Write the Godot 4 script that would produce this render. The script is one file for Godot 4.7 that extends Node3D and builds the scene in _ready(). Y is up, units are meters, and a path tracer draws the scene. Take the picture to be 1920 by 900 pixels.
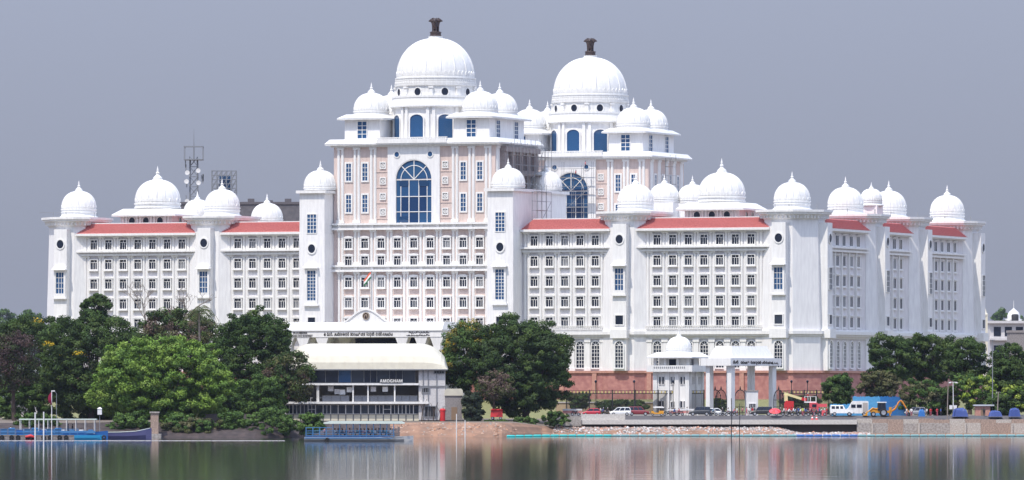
extends Node3D
# A white domed government building across a lake, seen through a long lens.
# Metres, y up, water surface at y = 0. The camera stands about 1.5 km away on the far shore.

class MB:
	var v := PackedVector3Array()
	var n := PackedVector3Array()
	var c := PackedColorArray()
	var ix := PackedInt32Array()
	var col := Color(1, 1, 1)
	var tinted := false
	var T := Transform3D.IDENTITY
	func at(p: Vector3, yaw := 0.0) -> MB:
		T = Transform3D(Basis(Vector3.UP, yaw), p)
		return self
	func tint(k: Color) -> MB:
		col = k; tinted = true
		return self
	func vert(p: Vector3, m: Vector3) -> int:
		v.append(T * p); n.append((T.basis * m).normalized()); c.append(col)
		return v.size() - 1
	func tri(a: Vector3, b: Vector3, d: Vector3) -> void:
		var m := (b - a).cross(d - a).normalized()
		var i := vert(a, m); vert(b, m); vert(d, m)
		ix.append_array([i, i + 2, i + 1])
	func quad(a: Vector3, b: Vector3, d: Vector3, e: Vector3) -> void:
		var m := (b - a).cross(d - a).normalized()
		if m.length() < 0.5: m = (d - a).cross(e - a).normalized()
		var i := vert(a, m); vert(b, m); vert(d, m); vert(e, m)
		ix.append_array([i, i + 2, i + 1, i, i + 3, i + 2])
	func quadn(a: Vector3, b: Vector3, d: Vector3, e: Vector3, na: Vector3, nb: Vector3, nd: Vector3, ne: Vector3) -> void:
		var i := vert(a, na); vert(b, nb); vert(d, nd); vert(e, ne)
		ix.append_array([i, i + 2, i + 1, i, i + 3, i + 2])
	func box(x0: float, y0: float, z0: float, x1: float, y1: float, z1: float) -> MB:
		var a := Vector3(x0, y0, z1); var b := Vector3(x1, y0, z1); var d := Vector3(x1, y1, z1); var e := Vector3(x0, y1, z1)
		var f := Vector3(x0, y0, z0); var g := Vector3(x1, y0, z0); var h := Vector3(x1, y1, z0); var k := Vector3(x0, y1, z0)
		quad(a, b, d, e); quad(g, f, k, h); quad(b, g, h, d); quad(f, a, e, k); quad(e, d, h, k); quad(f, g, b, a)
		return self
	func bar(p: Vector3, q: Vector3, w: float, h: float = -1.0) -> MB:
		if h < 0: h = w
		var f := (q - p).normalized()
		var s := f.cross(Vector3.UP)
		s = Vector3.RIGHT if s.length() < 0.01 else s.normalized()
		var u := s.cross(f).normalized()
		s *= w / 2; u *= h / 2
		var a := [p - s - u, p + s - u, p + s + u, p - s + u]
		var b := [q - s - u, q + s - u, q + s + u, q - s + u]
		for i in 4:
			var j := (i + 1) % 4
			quad(a[i], a[j], b[j], b[i])
		quad(a[3], a[2], a[1], a[0]); quad(b[0], b[1], b[2], b[3])
		return self
	func tube(pts: Array, rad: Array, seg := 6, cap := true) -> MB:
		var rings := []
		var s := Vector3.ZERO
		for i in pts.size():
			var f: Vector3 = (pts[min(i + 1, pts.size() - 1)] - pts[max(i - 1, 0)]).normalized()
			if s == Vector3.ZERO:
				s = f.cross(Vector3.UP if abs(f.y) < 0.9 else Vector3.RIGHT).normalized()
			s = (s - f * s.dot(f)).normalized()
			var u := f.cross(s)
			var ring := []
			for k in seg:
				var a := TAU * k / seg
				ring.append([pts[i] + (s * cos(a) + u * sin(a)) * rad[i], s * cos(a) + u * sin(a)])
			rings.append(ring)
		for i in pts.size() - 1:
			for k in seg:
				var j := (k + 1) % seg
				quadn(rings[i][k][0], rings[i][j][0], rings[i + 1][j][0], rings[i + 1][k][0], rings[i][k][1], rings[i][j][1], rings[i + 1][j][1], rings[i + 1][k][1])
		if cap:
			for k in range(1, seg - 1):
				tri(rings[0][0][0], rings[0][k + 1][0], rings[0][k][0])
				tri(rings[-1][0][0], rings[-1][k][0], rings[-1][k + 1][0])
		return self
	# profile of (radius, height), bottom to top
	func lathe(prof: Array, seg := 32, o := Vector3.ZERO, a0 := 0.0, a1 := TAU) -> MB:
		var m := []
		for i in prof.size() - 1:
			var d: Vector2 = prof[i + 1] - prof[i]
			m.append(Vector2(d.y, -d.x).normalized())
		for i in prof.size() - 1:
			var n0: Vector2 = m[i]; var n1: Vector2 = m[i]
			if i > 0 and m[i].dot(m[i - 1]) > 0.8: n0 = (m[i] + m[i - 1]).normalized()
			if i < prof.size() - 2 and m[i].dot(m[i + 1]) > 0.8: n1 = (m[i] + m[i + 1]).normalized()
			var p: Vector2 = prof[i]; var q: Vector2 = prof[i + 1]
			for k in seg:
				var a := a0 + (a1 - a0) * k / seg; var b := a0 + (a1 - a0) * (k + 1) / seg
				var da := Vector3(sin(a), 0, cos(a)); var db := Vector3(sin(b), 0, cos(b)); var y := Vector3.UP
				quadn(o + da * p.x + y * p.y, o + db * p.x + y * p.y, o + db * q.x + y * q.y, o + da * q.x + y * q.y, da * n0.x + y * n0.y, db * n0.x + y * n0.y, db * n1.x + y * n1.y, da * n1.x + y * n1.y)
		return self
	# upright prism over a plan of (x, z); top plan may differ (same count)
	func prism(poly: PackedVector2Array, y0: float, y1: float, top := PackedVector2Array(), bottom_cap := true) -> MB:
		var b := poly.duplicate()
		var t := top.duplicate() if top.size() == poly.size() else poly.duplicate()
		if Geometry2D.is_polygon_clockwise(b):
			b.reverse(); t.reverse()
		var k := b.size()
		for i in k:
			var j := (i + 1) % k
			quad(Vector3(b[i].x, y0, b[i].y), Vector3(t[i].x, y1, t[i].y), Vector3(t[j].x, y1, t[j].y), Vector3(b[j].x, y0, b[j].y))
		var q := Geometry2D.triangulate_polygon(t)
		for i in range(0, q.size(), 3):
			flat3(Vector3(t[q[i]].x, y1, t[q[i]].y), Vector3(t[q[i + 1]].x, y1, t[q[i + 1]].y), Vector3(t[q[i + 2]].x, y1, t[q[i + 2]].y), Vector3.UP)
		if bottom_cap:
			q = Geometry2D.triangulate_polygon(b)
			for i in range(0, q.size(), 3):
				flat3(Vector3(b[q[i]].x, y0, b[q[i]].y), Vector3(b[q[i + 1]].x, y0, b[q[i + 1]].y), Vector3(b[q[i + 2]].x, y0, b[q[i + 2]].y), Vector3.DOWN)
		return self
	func flat3(a: Vector3, b: Vector3, d: Vector3, way: Vector3) -> void:
		if (b - a).cross(d - a).dot(way) < 0: tri(a, d, b)
		else: tri(a, b, d)
	# outline of (x, y) pushed from z0 to z1
	func plate(poly: PackedVector2Array, z0: float, z1: float) -> MB:
		var b := poly.duplicate()
		if Geometry2D.is_polygon_clockwise(b): b.reverse()
		# Godot's y points down in its 2D sense: settle the order by area
		var ar := 0.0
		for i in b.size():
			ar += b[i].cross(b[(i + 1) % b.size()])
		if ar < 0: b.reverse()
		for i in b.size():
			var p := b[i]; var q := b[(i + 1) % b.size()]
			quad(Vector3(p.x, p.y, z0), Vector3(q.x, q.y, z0), Vector3(q.x, q.y, z1), Vector3(p.x, p.y, z1))
		var t := Geometry2D.triangulate_polygon(b)
		for i in range(0, t.size(), 3):
			var a := b[t[i]]; var d := b[t[i + 1]]; var e := b[t[i + 2]]
			flat3(Vector3(a.x, a.y, z1), Vector3(d.x, d.y, z1), Vector3(e.x, e.y, z1), Vector3.BACK)
			flat3(Vector3(a.x, a.y, z0), Vector3(d.x, d.y, z0), Vector3(e.x, e.y, z0), Vector3.FORWARD)
		return self
	# frame between two outlines of (x, y) with the same count
	func ring(o: PackedVector2Array, i_: PackedVector2Array, z0: float, z1: float, closed := true) -> MB:
		var k := o.size()
		for i in (k if closed else k - 1):
			var j := (i + 1) % k
			var a := o[i]; var b := o[j]; var d := i_[j]; var e := i_[i]
			quad(Vector3(a.x, a.y, z1), Vector3(b.x, b.y, z1), Vector3(d.x, d.y, z1), Vector3(e.x, e.y, z1))
			quad(Vector3(a.x, a.y, z0), Vector3(b.x, b.y, z0), Vector3(b.x, b.y, z1), Vector3(a.x, a.y, z1))
			quad(Vector3(e.x, e.y, z1), Vector3(d.x, d.y, z1), Vector3(d.x, d.y, z0), Vector3(e.x, e.y, z0))
		return self
	func leaf(p: Vector3, m: Vector3, spin: float, l: float, w: float) -> void:
		var s := m.cross(Vector3(0.31, 0.92, 0.24)).normalized()
		var u := m.cross(s)
		var d := s * cos(spin) + u * sin(spin)
		var e := m.cross(d)
		var i := v.size()
		v.append(p - d * l); v.append(p - e * w + m * l * 0.2); v.append(p + d * l); v.append(p + e * w + m * l * 0.1)
		n.append(m); n.append(m); n.append(m); n.append(m)
		c.append(col); c.append(col); c.append(col); c.append(col)
		ix.append_array([i, i + 2, i + 1, i, i + 3, i + 2])
	func mesh() -> ArrayMesh:
		var a := []
		a.resize(Mesh.ARRAY_MAX)
		a[Mesh.ARRAY_VERTEX] = v; a[Mesh.ARRAY_NORMAL] = n; a[Mesh.ARRAY_INDEX] = ix
		if tinted: a[Mesh.ARRAY_COLOR] = c
		var m := ArrayMesh.new()
		m.add_surface_from_arrays(Mesh.PRIMITIVE_TRIANGLES, a)
		return m

var used := {}
var M := {}
var rng := RandomNumberGenerator.new()

func numbered(called: String) -> String:
	var k: int = used.get(called, 0)
	used[called] = k + 1
	return called if k == 0 else "%s_%03d" % [called, k]
func thing(called: String, label: String, category: String, at := Vector3.ZERO, yaw := 0.0, group := "") -> Node3D:
	var o := Node3D.new()
	o.name = numbered(called)
	add_child(o)
	o.position = at; o.rotation.y = yaw
	o.set_meta("label", label); o.set_meta("category", category)
	if group: o.set_meta("group", group)
	return o
func part(parent: Node, called: String, what, mat: Material, at := Vector3.ZERO, yaw := 0.0) -> MeshInstance3D:
	var o := MeshInstance3D.new()
	o.name = called
	o.mesh = what.mesh() if what is MB else what
	o.material_override = mat
	parent.add_child(o, true)
	o.position = at; o.rotation.y = yaw
	return o
func single(called: String, what, mat: Material, label: String, category: String, at := Vector3.ZERO, yaw := 0.0, group := "") -> MeshInstance3D:
	var o := part(self, numbered(called), what, mat, at, yaw)
	o.set_meta("label", label); o.set_meta("category", category)
	if group: o.set_meta("group", group)
	return o
func setting(called: String, what, mat: Material, kind := "structure") -> MeshInstance3D:
	var o := part(self, numbered(called), what, mat)
	o.set_meta("kind", kind)
	return o
func copy_of(o: Node3D, label := "", at := Vector3.ZERO, yaw := 0.0) -> Node3D:
	var k: Node3D = o.duplicate()
	k.name = numbered(str(o.name).trim_suffix("_001"))
	add_child(k)
	k.position = at; k.rotation.y = yaw
	if label: k.set_meta("label", label)
	return k
func lin(r: float, g: float, b: float) -> Color:
	return Color(r, g, b).linear_to_srgb()
# painted or plain surface; colours are linear base colours; grain is a computed noise between two tones
func paint(a: Color, rough := 0.7, b = null, scale := 0.5, freq := 0.02, oct := 4, metal := 0.0) -> StandardMaterial3D:
	var m := StandardMaterial3D.new()
	m.roughness = rough; m.metallic = metal
	if b == null:
		m.albedo_color = a.linear_to_srgb()
		return m
	var f := FastNoiseLite.new()
	f.seed = M.size() * 7 + 3; f.frequency = freq; f.fractal_octaves = oct
	var t := NoiseTexture2D.new()
	t.width = 512; t.height = 512; t.seamless = true; t.noise = f
	var g := Gradient.new()
	g.set_color(0, a.linear_to_srgb()); g.set_color(1, (b as Color).linear_to_srgb())
	g.set_offset(0, 0.2); g.set_offset(1, 0.8)
	t.color_ramp = g
	m.albedo_texture = t
	m.uv1_triplanar = true; m.uv1_world_triplanar = true
	m.uv1_scale = Vector3.ONE * scale
	return m
func streaked(a: Color, b: Color, rough: float, sd: int) -> StandardMaterial3D:
	# weathered limewash: blotches drawn out downwards by rain
	var m := paint(a, rough, b, 0.1, 0.02, 5)
	((m.albedo_texture as NoiseTexture2D).noise as FastNoiseLite).seed = sd
	m.uv1_scale = Vector3(0.16, 0.02, 0.16)
	return m
func leafy() -> StandardMaterial3D:
	var m := StandardMaterial3D.new()
	m.vertex_color_use_as_albedo = true
	m.roughness = 0.9
	m.metallic_specular = 0.25
	m.cull_mode = BaseMaterial3D.CULL_DISABLED
	m.backlight_enabled = true; m.backlight = Color(0.18, 0.22, 0.06)
	return m
func tinted() -> StandardMaterial3D:
	var m := StandardMaterial3D.new()
	m.vertex_color_use_as_albedo = true
	m.roughness = 0.75
	return m
func rect(x0: float, y0: float, x1: float, y1: float) -> PackedVector2Array:
	return PackedVector2Array([Vector2(x0, y0), Vector2(x1, y0), Vector2(x1, y1), Vector2(x0, y1)])
# upright outline with a round head: half width w, foot y0, springing y1, rise r
func arch(w: float, y0: float, y1: float, r: float, k := 12) -> PackedVector2Array:
	var p := PackedVector2Array([Vector2(-w, y0), Vector2(w, y0)])
	for i in k + 1:
		var a := PI * i / k
		p.append(Vector2(cos(a) * w, y1 + sin(a) * r))
	return p
func oval(rx: float, ry: float, k := 20) -> PackedVector2Array:
	var p := PackedVector2Array()
	for i in k: p.append(Vector2(cos(TAU * i / k) * rx, sin(TAU * i / k) * ry))
	return p
func grown(p: PackedVector2Array, d: float) -> PackedVector2Array:
	var q := Geometry2D.offset_polygon(p, d, Geometry2D.JOIN_MITER)
	return q[0]

func _ready() -> void:
	rng.seed = 20240
	# camera: a long lens from the opposite shore
	var cam := Camera3D.new()
	cam.name = "camera"
	add_child(cam)
	cam.position = Vector3(0, 9, 1500)
	cam.rotation_degrees.x = 1.278
	cam.fov = 3.966
	cam.near = 1.0; cam.far = 20000
	cam.current = true
	# sky, haze and exposure
	var sm := ProceduralSkyMaterial.new()
	sm.sky_horizon_color = SKYH
	sm.sky_top_color = SKYT
	sm.sky_curve = 0.283
	sm.sky_energy_multiplier = 1.304; sm.ground_energy_multiplier = 1.304
	sm.ground_bottom_color = SKYH; sm.ground_horizon_color = SKYH
	var sky := Sky.new()
	sky.sky_material = sm
	var env := Environment.new()
	env.background_mode = Environment.BG_SKY
	env.sky = sky
	env.tonemap_mode = Environment.TONE_MAPPER_LINEAR
	env.tonemap_exposure = EXPOSURE
	env.sdfgi_enabled = true; env.ssao_enabled = true; env.ssil_enabled = true
	if HAZE > 0.0:
		env.fog_enabled = true
		env.fog_density = HAZE
		env.fog_light_color = Color(0.66, 0.69, 0.78)
	var we := WorldEnvironment.new()
	we.name = "world_environment"
	we.environment = env
	add_child(we)
	# sun: high, from the left of the camera, a little off the front of the building
	var sun := DirectionalLight3D.new()
	sun.name = "sun"
	add_child(sun)
	sun.rotation_degrees = Vector3(-SUN_UP, -SUN_LEFT, 0)
	sun.light_energy = SUN_ENERGY
	sun.light_color = Color(1.0, 0.965, 0.91)
	sun.light_angular_distance = 0.6
	sun.shadow_enabled = true
	materials()
	ground()
	building()
	gate_things()
	lakeside()
	background()
	plants()
	traffic()
	boats()

const SKYH := Color(0.432, 0.445, 0.49)
const SKYT := Color(0.79, 0.855, 0.99)
const EXPOSURE := 1.0
const HAZE := 0.000014
const SUN_UP := 60.0
const SUN_LEFT := 36.0
const SUN_ENERGY := 1.3

func materials() -> void:
	M.white = streaked(Color(0.82, 0.81, 0.8), Color(0.71, 0.70, 0.70), 0.65, 3)
	M.trim = streaked(Color(0.82, 0.81, 0.795), Color(0.71, 0.70, 0.685), 0.6, 8)
	M.wing = streaked(Color(0.72, 0.70, 0.705), Color(0.60, 0.58, 0.59), 0.75, 13)  # pinkish grey wall, toned darker to include the shadow of the window hoods
	M.beige = streaked(Color(0.66, 0.54, 0.49), Color(0.55, 0.44, 0.40), 0.8, 34)
	M.dome = streaked(Color(0.79, 0.785, 0.77), Color(0.67, 0.665, 0.65), 0.5, 21)
	M.tile = paint(Color(0.68, 0.24, 0.22), 0.75, Color(0.46, 0.125, 0.12), 0.12, 0.05, 5)
	M.stone = paint(Color(0.5, 0.24, 0.205), 0.85, Color(0.34, 0.14, 0.13), 0.06, 0.02, 5)
	M.stone_pale = paint(Color(0.52, 0.30, 0.23), 0.85, Color(0.44, 0.2, 0.16), 0.12, 0.03)
	M.glass = paint(Color(0.012, 0.018, 0.035), 0.12)
	M.glass_dim = paint(Color(0.035, 0.045, 0.065), 0.15)
	M.glass_blind = paint(Color(0.16, 0.17, 0.19), 0.5)
	M.glass_sky = paint(Color(0.025, 0.085, 0.19), 0.08)
	M.glass_deep = paint(Color(0.01, 0.04, 0.115), 0.08)
	M.raw = paint(Color(0.4, 0.35, 0.34), 0.95, Color(0.26, 0.22, 0.22), 0.2, 0.03, 5)
	M.glass_blue = paint(Color(0.015, 0.06, 0.16), 0.1, Color(0.03, 0.1, 0.22), 0.2, 0.05)
	M.bronze = paint(Color(0.035, 0.028, 0.026), 0.5, Color(0.075, 0.04, 0.035), 0.6, 0.05)
	M.steel = paint(Color(0.22, 0.23, 0.25), 0.5)
	M.iron = paint(Color(0.018, 0.018, 0.02), 0.5)
	M.gold = paint(Color(0.55, 0.45, 0.18), 0.5)
	M.roofflat = paint(Color(0.35, 0.34, 0.33), 0.9)
	M.concrete = paint(Color(0.42, 0.39, 0.36), 0.9, Color(0.26, 0.23, 0.21), 0.12, 0.03, 5)
	M.dark = paint(Color(0.02, 0.021, 0.025), 0.7)
	M.black_letter = paint(Color(0.03, 0.025, 0.025), 0.6)
	M.leaf = leafy()
	M.bark = paint(Color(0.09, 0.065, 0.05), 0.9, Color(0.05, 0.035, 0.03), 0.8, 0.05)
	M.bark_pale = paint(Color(0.26, 0.22, 0.19), 0.9)
	M.tinted = tinted()
	M.asphalt = paint(Color(0.10, 0.092, 0.095), 0.9, Color(0.07, 0.066, 0.07), 0.1, 0.03)
	M.rubber = paint(Color(0.015, 0.015, 0.016), 0.85)
	M.chrome = paint(Color(0.6, 0.6, 0.62), 0.3, null, 0.5, 0.02, 4, 0.8)
	M.tin = paint(Color(0.6, 0.565, 0.46), 0.65, Color(0.53, 0.495, 0.41), 0.05, 0.02, 5)
	M.door = paint(Color(0.24, 0.16, 0.1), 0.6)
	M.room = paint(Color(0.4, 0.37, 0.35), 0.85)
	M.soil = paint(Color(0.33, 0.185, 0.115), 0.95, Color(0.19, 0.115, 0.08), 0.035, 0.015, 6)
	M.shaded_mud = paint(Color(0.075, 0.055, 0.052), 0.95, Color(0.035, 0.028, 0.028), 0.05, 0.02, 6)  # dark soil, its colour lowered further to carry the shade of the trees
	M.dirt = paint(Color(0.2, 0.155, 0.12), 0.95, Color(0.13, 0.11, 0.09), 0.03, 0.03, 5)
	M.slab = paint(Color(0.6, 0.57, 0.53), 0.85, Color(0.46, 0.43, 0.4), 0.15, 0.03, 5)
	M.grass = paint(Color(0.23, 0.22, 0.09), 0.9, Color(0.13, 0.14, 0.06), 0.1, 0.03, 5)
	M.saffron = paint(Color(0.7, 0.12, 0.05), 0.7)
	M.green = paint(Color(0.02, 0.14, 0.05), 0.7)
	M.plank = paint(Color(0.25, 0.18, 0.12), 0.85)
	M.concrete_dark = paint(Color(0.13, 0.115, 0.11), 0.95, Color(0.07, 0.06, 0.06), 0.2, 0.05, 5)
	M.concrete_warm = paint(Color(0.46, 0.34, 0.27), 0.95, Color(0.24, 0.18, 0.15), 0.2, 0.03, 5)
	M.concrete_pale = paint(Color(0.55, 0.52, 0.47), 0.95, Color(0.36, 0.31, 0.27), 0.2, 0.03, 5)
	M.red = paint(Color(0.55, 0.025, 0.03), 0.55)
	M.pink = paint(Color(0.62, 0.26, 0.24), 0.7)
	M.wallgrey = paint(Color(0.3, 0.28, 0.27), 0.9, Color(0.2, 0.18, 0.18), 0.2, 0.03, 5)
	M.wallpale = paint(Color(0.62, 0.61, 0.61), 0.85, Color(0.52, 0.5, 0.5), 0.15, 0.03, 5)
	M.wallcream = paint(Color(0.66, 0.62, 0.5), 0.85)
	M.sheet_light = paint(Color(0.06, 0.2, 0.42), 0.55)
	M.sheet_blue = paint(Color(0.02, 0.14, 0.42), 0.5)
	M.tarp = paint(Color(0.02, 0.045, 0.2), 0.6, Color(0.04, 0.08, 0.28), 0.4, 0.05)
	M.teal = paint(Color(0.01, 0.42, 0.42), 0.5)
	M.teal_faded = paint(Color(0.1, 0.3, 0.32), 0.6, Color(0.2, 0.34, 0.36), 0.5, 0.05)
	M.rail = paint(Color(0.1, 0.11, 0.14), 0.3)
	M.buff = paint(Color(0.42, 0.32, 0.2), 0.9)
	M.farwall = paint(Color(0.15, 0.14, 0.15), 0.9, Color(0.115, 0.11, 0.12), 0.05, 0.03)
	M.farroof = paint(Color(0.12, 0.11, 0.12), 0.9)
	M.hoard_light = paint(Color(0.12, 0.42, 0.68), 0.5, Color(0.08, 0.32, 0.6), 0.1, 0.03)
	M.hoard_blue = paint(Color(0.03, 0.2, 0.5), 0.5, Color(0.025, 0.15, 0.42), 0.1, 0.03)
	M.yellow = paint(Color(0.62, 0.28, 0.02), 0.5)
	M.orange = paint(Color(0.62, 0.22, 0.015), 0.5)
	M.cream = paint(Color(0.7, 0.62, 0.32), 0.6)
	M.pinkred = paint(Color(0.62, 0.08, 0.1), 0.6)
	M.hullwhite = paint(Color(0.62, 0.62, 0.62), 0.5, Color(0.5, 0.48, 0.46), 0.3, 0.05)
	M.canopy = paint(Color(0.62, 0.7, 0.64), 0.6)
	M.violet = paint(Color(0.07, 0.075, 0.19), 0.55, Color(0.12, 0.115, 0.24), 0.4, 0.05)
	M.cyan = paint(Color(0.03, 0.34, 0.62), 0.5)
	M.maroon = paint(Color(0.3, 0.01, 0.05), 0.8)
	M.skin = paint(Color(0.2, 0.11, 0.07), 0.6)

# ---------------------------------------------------------------- the domed building
# local axes: x along the front (middle at 0), z out of the front, y from the foot of the plinth
func half_front() -> Array:
	return [Vector2(19, -3), Vector2(19, 2), Vector2(25, 2), Vector2(25, -3.4), Vector2(44, -3.4), Vector2(46, -2), Vector2(51.2, -2), Vector2(53.2, -3.4),
		Vector2(80.2, -3.4), Vector2(82.2, -2), Vector2(87, -2), Vector2(91.1, -6.1), Vector2(91.1, -10.9), Vector2(89.7, -12.9),
		Vector2(89.7, -41.4), Vector2(91.1, -43.4), Vector2(91.1, -48.6), Vector2(89.7, -50.6), Vector2(89.7, -70.4), Vector2(91.1, -72.4), Vector2(91.1, -77.6), Vector2(89.7, -79.6),
		Vector2(89.7, -108.1), Vector2(91.1, -110.1), Vector2(91.1, -114.9), Vector2(87, -119), Vector2(82.2, -119)]
func outline() -> PackedVector2Array:
	var h := half_front()
	var p := PackedVector2Array(h)
	for i in range(h.size() - 1, -1, -1): p.append(Vector2(-h[i].x + (2.2 if h[i].x > 88 else 1.8 if h[i].x > 86 else 1.3 if h[i].x > 79 else 0.0), h[i].y))
	return p

# window with three lights under two, drawn about its centre, wall at z = 0
func window_frame(hood: bool) -> ArrayMesh:
	var b := MB.new()
	b.ring(rect(-1.02, -1.22, 1.02, 1.22), rect(-0.8, -1.02, 0.8, 1.02), -0.1, 0.48)
	b.box(-0.8, 0.42, -0.1, 0.8, 0.52, 0.2)
	b.box(-0.05, 0.52, -0.1, 0.05, 1.02, 0.2)
	b.box(-0.31, -1.02, -0.1, -0.22, 0.42, 0.2)
	b.box(0.22, -1.02, -0.1, 0.31, 0.42, 0.2)
	b.box(-1.12, -1.45, -0.1, 1.12, -1.22, 0.65)
	if hood:
		var p := PackedVector2Array([Vector2(-1.12, 1.2), Vector2(1.12, 1.2)])
		for i in 9:
			var a := PI * (0.18 + 0.64 * i / 8)
			p.append(Vector2(cos(a) * 1.32, 1.0 + sin(a) * 0.62))
		b.plate(p, -0.1, 0.55)
	return b.mesh()
func slab(w: float, h: float, z0 := -0.1, z1 := 0.06) -> ArrayMesh:
	return MB.new().box(-w / 2, -h / 2, z0, w / 2, h / 2, z1).mesh()
func grid_frame(w: float, h: float, nx: int, ny: int, t := 0.1, edge := 0.16) -> ArrayMesh:
	var b := MB.new()
	b.ring(rect(-w / 2 - edge, -h / 2 - edge, w / 2 + edge, h / 2 + edge), rect(-w / 2, -h / 2, w / 2, h / 2), -0.1, 0.2)
	for i in range(1, nx): b.box(-w / 2 + w * i / nx - t / 2, -h / 2, -0.1, -w / 2 + w * i / nx + t / 2, h / 2, 0.13)
	for i in range(1, ny): b.box(-w / 2, -h / 2 + h * i / ny - t / 2, -0.1, w / 2, -h / 2 + h * i / ny + t / 2, 0.14)
	return b.mesh()
func arched_frame(w: float, h: float, nx: int, ny: int, edge := 0.25, t := 0.1) -> ArrayMesh:
	# foot at y = 0, round head
	var b := MB.new()
	var s := h - w / 2
	b.ring(arch(w / 2 + edge, -0.02, s, w / 2 + edge), arch(w / 2, -0.02, s, w / 2), -0.1, 0.3)
	for i in range(1, nx): b.box(-w / 2 + w * i / nx - t / 2, 0, -0.1, -w / 2 + w * i / nx + t / 2, s, 0.15)
	for i in range(1, ny + 1): b.box(-w / 2, s * i / ny - t / 2, -0.1, w / 2, s * i / ny + t / 2, 0.16)
	for k in 3:
		var a := PI * (k + 1) / 4
		b.bar(Vector3(0, s, 0.08), Vector3(cos(a) * w / 2, s + sin(a) * w / 2, 0.08), t, t)
	b.box(-w / 2 - edge, -0.3, -0.1, w / 2 + edge, 0, 0.35)
	return b.mesh()
func arched_pane(w: float, h: float) -> ArrayMesh:
	return MB.new().plate(arch(w / 2, 0, h - w / 2, w / 2), -0.1, 0.06).mesh()
func fit(parent: Node, called: String, frame: ArrayMesh, pane: ArrayMesh, glass: Material, at: Vector3, yaw := 0.0, fm: Material = null) -> MeshInstance3D:
	var o := part(parent, called, frame, fm if fm else M.trim, at, yaw)
	var g := glass
	if glass == M.glass:
		var k := absf(sin(at.x * 12.9898 + at.y * 78.233 + at.z * 37.7)) * 43758.5453
		k -= floorf(k)
		g = M.glass_dim if k < 0.3 else M.glass_blind if k < 0.38 else M.glass
	part(o, "pane", pane, g)
	return o

func dome_shape(r: float, base := 0.0, seg := 48) -> MB:
	var p := []
	for q in [[1.13, 0.0], [1.12, 0.05], [1.03, 0.1], [1.0, 0.14], [1.0, 0.27], [1.035, 0.285], [1.035, 0.34], [1.0, 0.355], [1.0, 0.43], [1.04, 0.45], [1.04, 0.51], [0.985, 0.53]]:
		if q[1] >= base: p.append(Vector2(q[0], q[1] - base) * r)
	for i in 15:
		var t := i / 14.0
		var a := t * 1.40
		p.append(Vector2(0.985 * pow(cos(a), 0.86) + 0.015 * sin(a * 2), 0.56 + 0.97 * sin(a)) * r - Vector2(0, base * r))
	var b := MB.new().lathe(p, seg)
	for k in 16:
		var a := TAU * k / 16
		var pts := []; var rad := []
		for i in 12:
			var e := 0.06 + i / 11.0 * 1.28
			var rr := (0.985 * pow(cos(e), 0.86) + 0.015 * sin(e * 2)) * r
			pts.append(Vector3(sin(a) * rr, (0.56 + 0.97 * sin(e) - base) * r, cos(a) * rr)); rad.append(0.03 * r)
		b.tube(pts, rad, 4, false)
	return b
func petals(r: float, y: float, count: int, h: float) -> MB:
	var b := MB.new()
	for k in count:
		b.at(Vector3(sin(TAU * k / count) * r, y, cos(TAU * k / count) * r), TAU * k / count)
		var w := PI * r / count * 0.86
		b.plate(PackedVector2Array([Vector2(-w, 0), Vector2(w, 0), Vector2(w * 0.8, h * 0.6), Vector2(0, h), Vector2(-w * 0.8, h * 0.6)]), -0.05 * h, 0.16 * h)
	return b
func finial(r: float) -> MB:
	return MB.new().lathe([Vector2(0.26, 0), Vector2(0.25, 0.05), Vector2(0.2, 0.08), Vector2(0.21, 0.12), Vector2(0.15, 0.17), Vector2(0.085, 0.23), Vector2(0.06, 0.27), Vector2(0.085, 0.3), Vector2(0.085, 0.33), Vector2(0.04, 0.37), Vector2(0.045, 0.45), Vector2(0.03, 0.5), Vector2(0.0, 0.62)].map(func(q): return Vector2(q.x, q.y * 1.08) * r), 14)
var dome_store := {}
func dome(parent: Node, r: float, at: Vector3, base := 0.0) -> void:
	var key := "%.2f %.2f" % [r, base]
	if not dome_store.has(key):
		dome_store[key] = [dome_shape(r, base).mesh(), petals(r * 0.985, (0.56 - base) * r, 30, 0.16 * r).mesh(), finial(r).mesh()]
	var o := part(parent, "dome", dome_store[key][0], M.dome, at)
	part(o, "petal_band", dome_store[key][1], M.dome)
	part(o, "finial", dome_store[key][2], M.dome, Vector3(0, (1.50 - base) * r, 0))

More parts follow.
